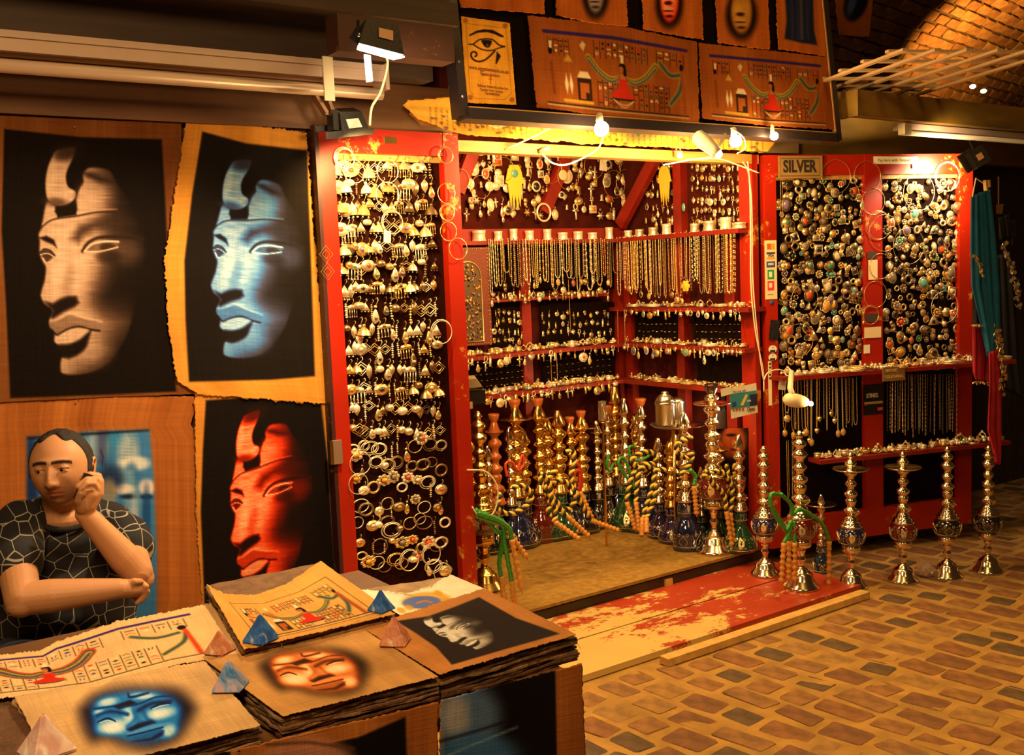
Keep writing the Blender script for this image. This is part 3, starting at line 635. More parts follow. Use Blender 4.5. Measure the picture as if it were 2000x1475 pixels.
def put(fr, x, y, off, fn, name, what, where, cat, group, sc=1, rot=0, mets=METALS, stones=SN, loc=None, flat=False):
    m = RND.choice(mets); s = RND.choice(stones); me = pm(fn, m, s)
    o = bpy.data.objects.new(name, me); C.objects.link(o)
    p = loc if loc is not None else fr.P(x, y, off)
    M = (fr.M if fr else Matrix.Identity(3)) @ Matrix.Rotation(rot, 3, 'Z' if flat else 'Y')
    o.matrix_world = Matrix.Translation(p) @ M.to_4x4() @ Matrix.Diagonal((sc*RND.uniform(.9, 1.15)*WX[0], sc*WX[0], sc*RND.uniform(.88, 1.15)*WX[1], 1))
    st = len(me.materials) > 1 and any(pp.material_index for pp in me.polygons)
    lab = f"{MN[m.name]} {what}{' with ' + STN[s] if st else ''} {where}"
    w = lab.split()
    o['label'] = ' '.join(w[:16]); o['category'] = cat; o['group'] = group
    return o
EARR = [(drop_, 'teardrop earring'), (jhumka, 'bell shaped earring'), (disc, 'disc earring'), (chand, 'fringed earring'), (coil, 'beaded drop earring'), (balle, 'ball earring'), (diam, 'open diamond earring'), (leafe, 'leaf earring'), (tri, 'triangular earring')]
rows = [308, 345, 384, 424, 464, 503, 545, 585, 625, 664, 702, 742, 782, 824]
for i, y in enumerate(rows):
    xl = 643+(y-300)*.066; xr = 850+(y-300)*.043; n = 15
    for k in range(n):
        x = xl+5+(xr-xl-12)*(k+.5)/n+RND.uniform(-3, 3); fn, nm = RND.choice(EARR[:9] if i < 12 else EARR[4:9]+[EARR[0]])
        put(LD, x, y+RND.uniform(-5, 5), -.022, fn, 'earring', nm, f'in the {ORD[i]} row of the red framed earring door', 'earring', f'earrings in the {ORD[i]} row of the door', RND.uniform(1.25, 1.75), RND.uniform(-.08, .08), stones=['white', 'turquoise', 'amber', 'coral', 'grey', 'white', 'violet', 'onyx'])
for i, y in enumerate((862, 898, 936, 974, 1012, 1050, 1088)):
    xl = 643+(y-300)*.066; xr = 850+(y-300)*.043; n = 11
    for k in range(n):
        x = xl+6+(xr-xl-14)*(k+.5)/n+RND.uniform(-6, 6); fn, nm = RND.choice([(hoop, 'thin hoop earring'), (dhoop, 'double hoop earring'), (hoopb, 'thick hoop earring'), (drop_, 'teardrop earring'), (bro_flower, 'flower earring'), (disc, 'disc earring'), (coil, 'beaded drop earring'), (balle, 'ball earring')])
        put(LD, x, y+RND.uniform(-10, 10), -.022, fn, 'hoop_earring', nm, f'in the {ORD[i]} loose row on the lower half of the earring door', 'earring', f'loose earrings on the lower door, {ORD[i]} row', RND.uniform(1.1, 1.6), RND.uniform(-.1, .1), stones=['white', 'amber', 'grey', 'coral'])
WX[:] = [.85, .95]
# single large hoops with places of their own
def bang(fr, x, y, rp, label, off=.0, m=SILVER2, dbl=2, name='hoop_bangle', r=.0016, sq=1.0, cat='bangle', group=None):
    c = fr.P(x, y, off); R = (fr.P(x+rp, y, off)-c).length*.92 if fr is not RD else (fr.P(x+rp, y, off)-c).length
    mb = MB()
    for k in range(dbl): mb.torus((.001*k, -.004*k, -.002*k), R*(1-.06*k), r, 36, 5, sq=sq)
    o = mb.obj(name, m, None, True); o.matrix_world = Matrix.Translation(c) @ fr.M.to_4x4(); return tag(o, label, cat, group)
for x, y, r, l, d in ((672, 309, 21, 'thin bangles hung at the top left corner of the earring door', 3), (692, 335, 22, 'thin silver bangle overlapping the top left bangles of the earring door', 1), (757, 334, 22, 'silver bangle in the upper middle of the earring door', 1),
        (757, 381, 24, 'silver bangle below the upper middle bangle of the earring door', 1), (766, 434, 22, 'thick silver bangle above a small white price tag on the earring door', 2), (862, 648, 22, 'pair of thin bangles hanging over the right stile of the earring door', 2),
        (799, 1094, 20, 'pair of shiny bangles near the bottom of the earring door', 2), (842, 1082, 19, 'shiny bangle right of the pair near the bottom of the earring door', 2), (864, 1118, 17, 'thin bangle at the bottom right corner of the earring door', 1), (704, 905, 22, 'thin large hoop at the left of the earring door, upper of two', 1),
        (700, 945, 20, 'thin large hoop hanging just below another large hoop on the lower left of the door', 1)):
    bang(LD, x, y, r, l, .012, d and SILVER2, d)
for x, y, r, l in ((870, 303, 15, 'pair of thin bangles topmost on the right stile of the earring door'), (872, 378, 18, 'bangle with a figure of eight inside on the right stile of the door'), (873, 415, 15, 'plain thin hoop third down the right stile of the earring door'), (876, 452, 17, 'hoop with a triangle dangling inside on the right stile of the door'), (895, 486, 19, 'thin hoop hanging beside the top of the arched mirror')):
    bang(LD, x, y, r, l, .012, GOLD, 2 if r < 16 else 1)
for x, y, l in ((637, 497, 'upper square wire earring on the left red stile'), (640, 531, 'lower square wire earring on the left red stile')):
    mb = MB(); [mb.tube([(0, 0, s), (s*.85, 0, 0), (0, 0, -s), (-s*.85, 0, 0)], .0015, 4, True) for s in (.032, .018)]; o = mb.obj('square_earring', GOLD); o.matrix_world = Matrix.Translation(LD.P(x, y, .006)) @ LD.M.to_4x4(); tag(o, l, 'earring')
# ---- pendants
WX[:] = [1.35, 1.25]
PEND = [(ankh, 'ankh pendant'), (cross, 'cross pendant'), (bart, 'bar pendant'), (heart, 'heart pendant'), (ovalp, 'oval pendant'), (handp, 'hand pendant'), (starp, 'star pendant'), (fishp, 'fish pendant'), (drop_, 'teardrop pendant'), (disc, 'disc pendant')]
def region(fr, off, x0, x1, ys, n, name, where, cat, group, lst=PEND, sc=(1.0, 1.4), jit=3, skip=None, mets=METALS, stones=SN, slope=0):
    for i, y in enumerate(ys):
        for k in range(n):
            x = x0+(x1-x0)*(k+.5)/n+RND.uniform(-jit, jit)
            if skip and skip(x, y): continue
            fn, nm = RND.choice(lst)
            put(fr, x, y+slope*(x-x0)+RND.uniform(-jit, jit), off, fn, name, nm, where.format(ORD[i]), cat, group.format(ORD[i]), RND.uniform(*sc), RND.uniform(-.08, .08), mets=mets, stones=stones)
G2 = [GOLD, SILVER, SILVER2, GOLD]
region(SW, .0, 1258, 1330, [318, 345, 372, 398, 422], 7, 'pendant', 'in the {} row between the red posts of the booth side wall', 'pendant', 'side wall pendants, {} row, left bay', sc=(1.1, 1.5), mets=G2)
region(SW, .0, 1349, 1462, [318, 340, 362, 384, 405, 424], 13, 'pendant', 'in the {} row of the right bay of the side wall', 'pendant', 'side wall pendants, {} row, right bay', sc=(1.0, 1.3), jit=2, mets=G2)
region(BW, .02, 905, 1240, [300, 320, 340, 360, 382, 404], 21, 'charm', 'in the {} row of the crowded top back wall', 'charm', 'charms at the top of the back wall, {} row', lst=PEND+[(bro_round, 'round medallion'), (bro_sq, 'square medallion'), (bro_oval, 'oval medallion')], sc=(1.2, 2.3), jit=8, mets=[SILVER, SILVER2, SILVER2, GOLD], stones=['white', 'white', 'amber', 'onyx', 'grey', 'white', 'coral'])
region(BW, .02, 962, 1036, [604, 622, 640, 658], 8, 'small_charm', 'in the {} row left of the middle red post', 'charm', 'small charms left of the back post, {} row', sc=(.9, 1.3), jit=3, mets=G2)
region(BW, .02, 1056, 1196, [608, 626, 644], 12, 'small_charm', 'in the {} row right of the middle red post', 'charm', 'small charms right of the back post, {} row', sc=(.9, 1.3), jit=3, mets=G2)
# pendants hanging from shelf edges
def hang(fr, off, xa, ya, xb, yb, n, where, group, sc=(1, 1.5), lst=PEND):
    for k in range(n):
        t_ = (k+.5)/n+RND.uniform(-.3, .3)/n; fn, nm = RND.choice(lst)
        put(fr, xa+(xb-xa)*t_, ya+(yb-ya)*t_+RND.uniform(-1, 2), off, fn, 'hanging_pendant', nm, where, 'pendant', group, RND.uniform(*sc), RND.uniform(-.1, .1), mets=G2)
hang(BW, .122, 905, 700, 1205, 675, 24, 'hanging from the edge of the second shelf at the back', 'pendants hanging from the second back shelf', (1.1, 1.9))
hang(BW, .122, 945, 775, 1205, 743, 22, 'hanging from the edge of the lowest shelf at the back', 'pendants hanging from the lowest back shelf', (1.1, 2.0))
hang(BW, .085, 960, 569, 1190, 566, 24, 'hanging under the narrow pale shelf at the back', 'pendants under the pale shelf', (1.0, 1.7))
hang(SW, .095, 1218, 604, 1452, 604, 22, 'hanging from the edge of the third side shelf', 'pendants hanging from the third side shelf', (1.0, 1.5))
hang(SW, .095, 1215, 672, 1452, 682, 26, 'hanging from the edge of the second side shelf', 'pendants hanging from the second side shelf', (1.0, 1.9))
# rings and trinkets heaped on shelves
HEAP_ = [(ringp, 'upright ring'), (ringl, 'flat lying ring'), (ballp, 'ball charm'), (boxp, 'tiny lidded box'), (nugget, 'clustered charm'), (nugget, 'clustered charm')]
def heap(p0, p1, wv, n, where, group, name=None, sc=(1.2, 1.9), extra=()):
    p0 = Vector(p0); p1 = Vector(p1); wv = Vector(wv)
    for k in range(n):
        t_ = (k+RND.random())/n; fn, nm = RND.choice(HEAP_+list(extra)); s = RND.uniform(*sc)
        if fn is bangle: s *= .75
        put(None, 0, 0, 0, fn, nm.split(' ', 1)[-1].replace(' ', '_').replace('lying_', '').replace('lidded_', ''), nm, where, 'trinket' if fn not in (ringp, ringl, bangle) else 'ring' if fn is not bangle else 'bangle', group, s, RND.uniform(0, 6.28), loc=p0+(p1-p0)*t_+wv*RND.random()+Vector((0, 0, .002)), flat=True, mets=[SILVER, SILVER2, GOLD, GOLD])
WX[:] = [1.25, 1.25]
for z, x0, nm, n in ((.925, 2.42, 'lowest', 90), (1.137, 2.28, 'second', 92)): heap((x0, 4.475, z), (3.84, 4.475, z), (0, .08, 0), n, f'on the {nm} back shelf of the booth', f'trinkets on the {nm} back shelf')
heap((2.8, 4.505, 1.425), (3.8, 4.505, 1.425), (0, .05, 0), 22, 'on the narrow pale shelf at the back', 'trinkets on the narrow pale shelf', sc=(.8, 1.1))
for z, y0, nm, n in ((.925, 3.58, 'lowest', 60), (1.137, 3.56, 'second', 60), (1.342, 3.53, 'third', 56)): heap((3.875, y0, z), (3.875, 4.45, z), (.08, 0, 0), n, f'on the {nm} side shelf of the booth', f'trinkets on the {nm} side shelf', sc=(1.0, 1.5), extra=[(bangle, 'thin bangle')])
def rp(u, z, n): return RD.pt(u, z, n)
z_, ua, ub = ZS1
heap(rp(ua+.03, z_, .02), rp(ub-.02, z_, .02), RD.n*.075, 84, 'on the upper shelf of the open brooch door', 'trinkets on the upper door shelf', sc=(1.1, 1.7), extra=[(bangle, 'double bangle')]*2)
z_, ua, ub = ZS2
heap(rp(ua+.02, z_, .02), rp(ub-.03, z_, .02), RD.n*.075, 100, 'on the lower shelf of the open brooch door', 'trinkets on the lower door shelf', sc=(1.1, 1.8))
# cuffs on the top shelves
def cuff(loc, r, h, lab, m=SILVER2, fl=.1):
    mb = MB(); mb.lathe([(r*(1+fl), 0), (r, h*.25), (r*.97, h*.5), (r, h*.75), (r*(1+fl), h), (r*(1+fl)-.003, h), (r*.94, h*.5), (r*(1+fl)-.003, 0)], (0, 0, 0), 24, cap=False)
    for f_ in (.25, .75): mb.torus((0, 0, h*f_), r*1.01, .0014, 24, 4, 'z')
    o = mb.obj('silver_cuff', m, None, True, loc); return tag(o, lab, 'cuff', 'silver cuffs on the top shelves')
for k, (x, r, h, w) in enumerate(((936, .035, .055, 'short'), (974, .022, .05, 'narrow'), (1004, .021, .062, 'tall narrow'), (1035, .024, .052, 'ribbed'), (1070, .022, .058, 'bright'), (1100, .027, .04, 'low wide'), (1130, .026, .045, 'banded'), (1158, .026, .038, 'low'), (1191, .022, .066, 'tallest'))):
    p = BW.P(x, 460, .07); cuff(Vector((p.x, 4.515, 1.736)), r, h, f"{w} silver cuff, {['first','second','third','fourth','fifth','sixth','seventh','eighth','ninth'][k]} from the left on the top back shelf")
for k, (x, y_, r, h, w) in enumerate(((1227, 455, .022, .04, 'waisted'), (1249, 453, .024, .04, 'ribbed'), (1276, 452, .026, .044, 'wide'), (1302, 449, .024, .056, 'flared'), (1357, 445, .024, .045, 'plain'), (1386, 443, .032, .052, 'fat round'), (1418, 443, .028, .062, 'tall engraved'), (1444, 441, .034, .030, 'low pierced'))):
    p = SW.P(x, y_, .05); cuff(Vector((3.90, p.y, 1.739)), r, h, f"{w} silver cuff, {['first','second','third','fourth','fifth','sixth','seventh','eighth'][k]} from the corner on the side shelf", SILVER if k % 3 else SILVER2)
# ---- chains and necklaces: each a mesh of beads
def beads(mb, pts, r, gap, kind=0):
    acc = 0; last = Vector(pts[0]); k = 0
    for p in pts[1:]:
        p = Vector(p); d = (p-last).length
        while acc+d >= gap:
            last = last+(p-last)*((gap-acc)/d); d = (p-last).length; acc = 0; k += 1
            rr = r*(1.5 if kind == 1 and k % 4 == 0 else 1); mb.mi = 1 if kind == 2 and k % 3 == 0 else 0
            mb.ball(last, rr, 4 if r < .003 else 6, (1, 1, 1.25))
        acc += d; last = p
NK = [0]
def necklace(fr, x, y, length, width, where, group, r=.0026, m=None, st='amber', pend=None, off=.0, kind=None, cat='necklace'):
    m = m or RND.choice([GOLD, SILVER, OXID, GOLD]); kind = RND.choice([0, 0, 1, 2]) if kind is None else kind; w = width/2; mb = MB(); L = length
    pts = [(-w+ w*(0 if t < .9 else 0), 0, -L*t) for t in np.linspace(0, .88, 6)] + [(-w*math.cos(a), 0, -L*.88-L*.12*math.sin(a)) for a in np.linspace(.2, PI-.2, 6)] + [(w, 0, -L*t) for t in np.linspace(.88, 0, 6)]
    if width < .004: pts = [(0, 0, 0), (0, 0, -L)]
    beads(mb, pts, r, r*2.3, kind)
    if pend: b2 = MB(); pend(b2); sc = 1.7; mb.mi = 0; vs = [Vector(v)*sc+Vector((0, -.002, -L+.003)) for v in b2.v]; base = len(mb.v); mb.v += [tuple(v) for v in vs]; mb.f += [tuple(i+base for i in f) for f in b2.f]; mb.m += b2.m
    o = mb.obj('necklace', [m, STONES[st]], None, True); o.matrix_world = Matrix.Translation(fr.P(x, y, off)) @ fr.M.to_4x4() @ Matrix.Rotation(RND.uniform(-.02, .02), 4, 'Y')
    fin = {0: 'evenly beaded', 1: 'knotted', 2: 'two tone beaded'}[kind]
    return tag(o, f"{MN.get(m.name, 'dark')} {fin} necklace{' with pendant' if pend else ''} {where}", cat, group)
for k in range(34):
    x = 958+k*7.3+RND.uniform(-2, 2); pe = RND.choice([None, disc, drop_, ovalp, handp, None, None])
    necklace(BW, x, 466, RND.uniform(.17, .30), RND.choice([.012, .02, .035, .002, .015]), 'hanging over the back wall below the cuffs', 'necklaces on the back wall', RND.choice([.003, .0036, .0044]), pend=pe, off=.118, st=RND.choice(['amber', 'white', 'coral', 'turquoise']))
for k in range(46):
    x = 1208+k*5.0+RND.uniform(-1.5, 1.5); y = 462-.08*(x-1205); pe = RND.choice([None, disc, None, ovalp, None, None]) if k < 26 else None
    necklace(SW, x, y, RND.uniform(.24, .36) if k < 32 else .33, RND.choice([.002, .010, .016, .002, .024]), 'hanging from the top side wall shelf', 'necklaces on the side wall', RND.choice([.0026, .0032, .004]), pend=pe, off=.085, m=None if k < 32 else RND.choice([OXID, GOLD, OXID]), st=RND.choice(['amber', 'coral', 'onyx', 'white']))
for x, y, L in ((1075, 684, .20), (1087, 684, .20), (1110, 545, .30), (1206, 604, .25), (1219, 604, .23)): necklace(BW if x < 1200 else SW, x, y, L, .002, 'hanging alone between two shelves near the booth corner', 'single chains at the booth corner', .0028, m=GOLD, off=.12, kind=0)
# ---- brooches on the open door
WX[:] = [1.55, 1.55]
BRO = [(bro_round, 'round brooch'), (bro_oval, 'oval brooch'), (bro_flower, 'flower brooch'), (bro_sq, 'square brooch'), (bro_hex, 'six sided brooch'), (bro_clus, 'beaded cluster brooch'), (bro_fringe, 'fringed brooch'), (bro_tri, 'triangular brooch'), (bro_ring, 'ring brooch'), (handp, 'hand brooch'), (disc, 'disc brooch')]
DM = [SILVER, GOLD, OXID, GOLD, OXID]
for (x0, x1, nm, cat, name) in ((1522, 1686, 'left', 'brooch', 'brooch'), (1728, 1872, 'right', 'medallion', 'medallion')):
    ys = list(range(356, 716, 16))
    for i, y in enumerate(ys):
        n = 12 if nm == 'left' else 11
        for k in range(n):
            x = x0+(x1-x0)*(k+.5+.25*(i % 2)*0)/n+RND.uniform(-5, 5); fn, wh = RND.choice(BRO)
            third = ['top', 'upper middle', 'middle', 'lower middle', 'bottom'][min(4, i*5//len(ys))]
            put(RD, x+(7 if i % 2 else 0), y+RND.uniform(-5, 5), -.030+RND.random()*.018, fn, name, wh if cat == 'brooch' else wh.replace('brooch', 'medallion'), f'in the {third} of the {nm} door panel', cat, f'{cat}s, {third} of the {nm} door panel', RND.choice([.75, .9, 1.0, 1.2, 1.45]), RND.uniform(-.4, .4), mets=DM, stones=['white', 'grey', 'amber', 'onyx', 'amber', 'violet', 'white', 'coral', 'grey', 'turquoise', 'onyx', 'green'] if RND.random() < .8 else ['grey'])
WX[:] = [1.1, 1.1]
for x, y, r, l, d in ((1633, 345, 28, 'wide thin neck ring between the black and yellow sign and the middle stile', 1), (1694, 345, 26, 'neck ring at the top left of the middle stile', 1), (1706, 393, 22, 'neck ring below the top of the middle stile', 1), (1716, 440, 24, 'neck ring around a small square plaque on the middle stile', 2), (1728, 455, 30, 'large neck ring overlapping the right panel edge at upper height', 1),
                      (1720, 520, 21, 'thin neck ring over the card notices on the middle stile', 1), (1700, 615, 16, 'pair of rings hanging above a small paper square', 2), (1710, 575, 22, 'faint thin neck ring above the pair of rings', 1), (1572, 585, 26, 'thin neck ring low in the left door panel', 1), (1560, 665, 28, 'thin neck ring at the bottom left of the left door panel', 1),
                      (1850, 345, 24, 'bright neck ring under the flood lamp on the open door', 2), (1795, 375, 30, 'bright wide neck ring left of the flood lit ring', 1), (1845, 600, 26, 'thin neck ring low in the right door panel', 1), (1775, 480, 30, 'neck ring in the upper middle of the right door panel', 1)):
    bang(RD, x, y, r, l, .006, SILVER2 if x > 1780 else GOLD, d, 'neck_ring', .0013, cat='neck ring')
for k in range(22):
    x = 1531+k*7+RND.uniform(-2, 2); 
    if x > 1676: break
    necklace(RD, x, 737, RND.uniform(.13, .32), RND.choice([.004, .014, .002, .02]), 'hanging from the upper door shelf beside the lamp', 'necklaces below the upper door shelf, left', RND.choice([.002, .0026]), m=RND.choice([GOLD, SILVER]), pend=RND.choice([disc, ovalp, None, heart, None]), off=.07)
for k in range(28):
    x = 1733+k*5+RND.uniform(-1.5, 1.5); necklace(RD, x, 730, RND.uniform(.29, .34), .003, 'in the dense dark row right of the black sticker', 'dark necklaces below the upper door shelf', RND.choice([.0022, .003]), m=RND.choice([OXID, OXID, GOLD]), pend=None, off=.07, st=RND.choice(['onyx', 'green', 'coral', 'blue']), kind=RND.choice([1, 2, 2]))
for x, y, L in ((1525, 310, .34), (1538, 860, .30), (1549, 855, .33)): necklace(RD, x, y, L, .010, 'hanging alone on the left stile of the open door' if y < 400 else 'hanging alone below the clip lamp' if x > 1540 else 'hanging nearest the jamb below the clip lamp', None, .0022, m=GOLD, off=.012, kind=0)
# rings on dark boards
RB = MB()
def ringboard(fr, off, x0, x1, ys, n, where, group, sl=0):
    for i, y in enumerate(ys):
        for k in range(n):
            x = x0+(x1-x0)*(k+.5)/n+RND.uniform(-1.5, 1.5); b = MB(); ringl(b); M = fr.M; p = fr.P(x, y+sl*(x-x0)+RND.uniform(-1, 1), off); RB.mi = RND.randrange(3); RB.add([p+M @ (Vector(q)*.6) for q in b.v], b.f)
def dboard(fr, x0, y0, x1, y1, y2, y3, label):
    a = [fr.P(x0, y0, .012), fr.P(x1, y1, .012), fr.P(x1, y3, .012), fr.P(x0, y2, .012)]; mb = MB(); mb.slab(a, fr.n, .008); tag(mb.obj('ring_board', BLACK_BOARD), label, 'board', 'black ring boards')
dboard(BW, 905, 716, 1040, 700, 770, 752, 'black ring board on the back wall left of the post'); dboard(BW, 1060, 699, 1200, 680, 750, 733, 'black ring board on the back wall right of the post')
dboard(SW, 1240, 612, 1324, 611, 668, 671, 'black ring board on the side wall left of the post'); dboard(SW, 1354, 611, 1452, 610, 672, 678, 'black ring board on the side wall right of the post')
dboard(SW, 1362, 692, 1452, 696, 742, 750, 'plain black board on the side wall below the second shelf')
dboard(BW, 962, 590, 1038, 590, 680, 673, 'black charm board on the back wall beside the arched mirror'); dboard(BW, 1056, 590, 1200, 590, 672, 660, 'wide black charm board on the back wall beneath the pale shelf')
dboard(BW, 905, 470, 1200, 466, 565, 563, 'black board behind the hanging necklaces on the back wall')
ringboard(BW, .016, 925, 1035, [722, 734, 746, 757], 11, 'pushed into the left ring board on the back wall', 'rings on the left back board', -.1)
ringboard(BW, .016, 1064, 1196, [706, 718, 730, 742], 11, 'pushed into the right ring board on the back wall', 'rings on the right back board', -.13)
ringboard(SW, .016, 1245, 1322, [634, 648, 661], 9, 'pushed into the left ring board on the side wall', 'rings on the left side board')
ringboard(SW, .016, 1358, 1448, [634, 649, 663], 10, 'pushed into the right ring board on the side wall', 'rings on the right side board')
tag(RB.obj('finger_rings', [OXID, GOLD, SILVER], None, True), 'tiny rings pushed in rows into the black boards of the booth', 'rings', kind='stuff')
# ------------------------------------------------------------------ prints
def ramp(v, stops):
    v = np.clip(v, 0, 255)/255; xs = [s[0] for s in stops]; return np.stack([np.interp(v, xs, [s[1][i] for s in stops]) for i in range(3)], 1)
TAN = [(0, (20, 13, 9)), (.35, (92, 66, 50)), (.7, (188, 152, 124)), (1, (232, 205, 178))]
BLU = [(0, (24, 19, 16)), (.3, (60, 62, 88)), (.5, (66, 112, 172)), (.70, (112, 158, 200)), (.86, (188, 208, 220)), (1, (240, 244, 240))]
REDR = [(0, (20, 14, 12)), (.3, (120, 22, 8)), (.6, (225, 62, 22)), (.82, (238, 160, 110)), (1, (250, 215, 180))]
ORG = [(0, (36, 24, 16)), (.3, (120, 55, 22)), (.6, (215, 120, 55)), (.82, (245, 195, 140)), (1, (255, 235, 205))]
WHT = [(0, (38, 30, 32)), (.4, (130, 122, 116)), (.75, (215, 212, 205)), (1, (250, 250, 245))]
BLU2 = [(0, (26, 20, 34)), (.3, (20, 50, 120)), (.6, (30, 120, 215)), (.82, (160, 205, 240)), (1, (250, 252, 255))]
def profile(p, A, stops, region, blur=3, noise_=14):
    """the carved stone head seen half from the side, printed inside region (photo pixels); A maps photo pixels to the drawing's own units"""
    XY = np.c_[p.X, p.Y, np.ones(p.X.size)] @ A; q = Paint(XY[:, 0], XY[:, 1], (0, 0, 0)); V = lambda v: (v, v, v)
    q.fill([(233, 445), (215, 520), (205, 575), (192, 605), (197, 640), (197, 700), (215, 745), (228, 770), (222, 830), (205, 890), (203, 915), (222, 950), (250, 968), (262, 990), (246, 1030), (250, 1065), (272, 1085), (270, 1125), (285, 1145), (325, 1210), (305, 1222), (300, 1270), (312, 1296), (370, 1302), (450, 1290), (530, 1250), (590, 1180), (640, 1080), (660, 1000), (700, 800), (720, 640), (650, 450), (580, 350), (550, 295), (500, 275), (440, 275), (412, 310), (415, 345), (395, 380), (380, 430), (376, 500), (278, 500), (275, 465)], V(185), 9, sm=3)
    q.fill([(500, 200), (500, 340), (515, 430), (540, 520), (575, 600), (590, 680), (540, 740), (485, 820), (480, 920), (550, 985), (585, 1040), (520, 1120), (480, 1190), (400, 1290), (380, 1400), (900, 1400), (900, 200)], V(0), 150)
    q.ell(570, 850, 110, 150, V(5), .75, .2, 1.2); q.ell(600, 560, 90, 110, V(8), .6, 0, 1.3)
    q.ell(640, 690, 60, 60, V(90), .45, 0, 1.6)
    q.ell(400, 790, 110, 110, V(225), .5, .3, 1.6); q.ell(285, 780, 26, 130, V(225), .6, .12, 1.5); q.ell(470, 420, 75, 70, V(215), .5, 0, 1.6); q.ell(460, 1180, 80, 70, V(205), .45, 0, 1.7)
    q.ell(340, 840, 26, 90, V(120), .45, .15, 1.5); q.ell(300, 600, 60, 30, V(220), .4, 0, 1.5)
    q.stroke([(205, 572), (240, 542), (285, 526), (380, 514), (480, 495), (600, 495)], 7, V(25), 6, sm=4)
    q.stroke([(210, 556), (240, 530), (285, 514), (380, 502), (480, 484), (580, 480)], 6, V(215), 6, .5, sm=4)
    q.fill([(355, 625), (395, 560), (480, 532), (600, 520), (660, 548), (560, 560), (470, 580), (420, 610), (390, 645)], V(35), 34, .85)
    q.fill([(192, 622), (230, 612), (268, 632), (282, 672), (262, 655), (225, 640)], V(12), 8)
    q.stroke([(410, 688), (440, 645), (500, 620), (600, 618), (710, 628)], 15, V(18), 9, sm=4)
    q.fill([(425, 690), (460, 652), (530, 638), (600, 642), (560, 678), (490, 692)], V(110), 8); q.ell(535, 668, 38, 20, V(25), .8, 0, .8)
    q.ell(540, 715, 60, 30, V(15), .7, 0, 1.2)
    q.stroke([(418, 690), (455, 655), (520, 640), (588, 641)], 6, V(255), 4, sm=4); q.stroke([(425, 690), (490, 690), (550, 678), (585, 668)], 5.5, V(245), 4, sm=4)
    q.fill([(197, 700), (218, 678), (252, 688), (272, 712), (232, 745)], V(60), 8); q.stroke([(197, 700), (218, 678), (250, 686), (272, 710)], 6, V(10), 5, sm=4)
    q.stroke([(202, 706), (235, 699), (266, 715)], 4, V(255), 3, sm=4); q.stroke([(213, 722), (228, 746), (264, 736)], 4, V(235), 3, sm=4)
    q.fill([(222, 938), (262, 948), (300, 925), (340, 912), (378, 912), (392, 945), (370, 965), (320, 988), (288, 1008), (262, 1025), (252, 1012), (262, 985)], V(8), 14)
    q.fill([(246, 1040), (290, 1030), (340, 1003), (380, 1012), (440, 1030), (508, 1042), (495, 1086), (430, 1076), (370, 1064), (310, 1085), (288, 1108), (255, 1075)], V(128), 9, sm=3); q.stroke([(248, 1036), (290, 1026), (345, 1000), (430, 1022), (505, 1038)], 7, V(215), 7, .7, sm=3)
    q.stroke([(256, 1080), (285, 1104), (330, 1078), (390, 1064), (450, 1078), (495, 1084)], 9, V(8), 6, sm=4)
    q.fill([(270, 1130), (300, 1104), (350, 1080), (400, 1072), (440, 1080), (425, 1108), (380, 1132), (320, 1148), (285, 1150)], V(195), 9, sm=3)
    q.fill([(288, 1158), (340, 1150), (395, 1128), (432, 1096), (452, 1085), (440, 1125), (425, 1170), (380, 1207), (325, 1220)], V(5), 12, sm=3)
    q.fill([(288, 185), (372, 172), (362, 225), (338, 275), (327, 320), (338, 368), (372, 390), (372, 424), (340, 452), (295, 462), (255, 452), (232, 420), (226, 370), (228, 320), (240, 265), (262, 215)], V(190), 7, sm=3)
    q.ell(340, 190, 80, 45, V(10), .8, -.3, 1.2); q.ell(340, 405, 22, 14, V(225), .6, -.5, 1); q.ell(275, 445, 60, 22, V(50), .7, .1, 1.3); q.ell(255, 330, 16, 90, V(225), .4, .1, 1.4)
    q.fill([(275, 470), (378, 455), (379, 508), (285, 522)], V(4), 6); q.fill([(412, 300), (440, 320), (500, 345), (560, 345), (520, 325), (450, 300)], V(20), 22)
    v = q.c[:, 0]; nz = np.array([mnoise.noise(Vector((x*.012, y*.16, 3))) for x, y in zip(q.X, q.Y)])
    v = v*(1+nz*.16)
    c = ramp(v, stops); m = Paint(p.X, p.Y, (0, 0, 0)); m.fill(region, (255, 255, 255), blur); a = m.c[:, :1]/255
    p.c[:] = p.c*(1-a)+c*a
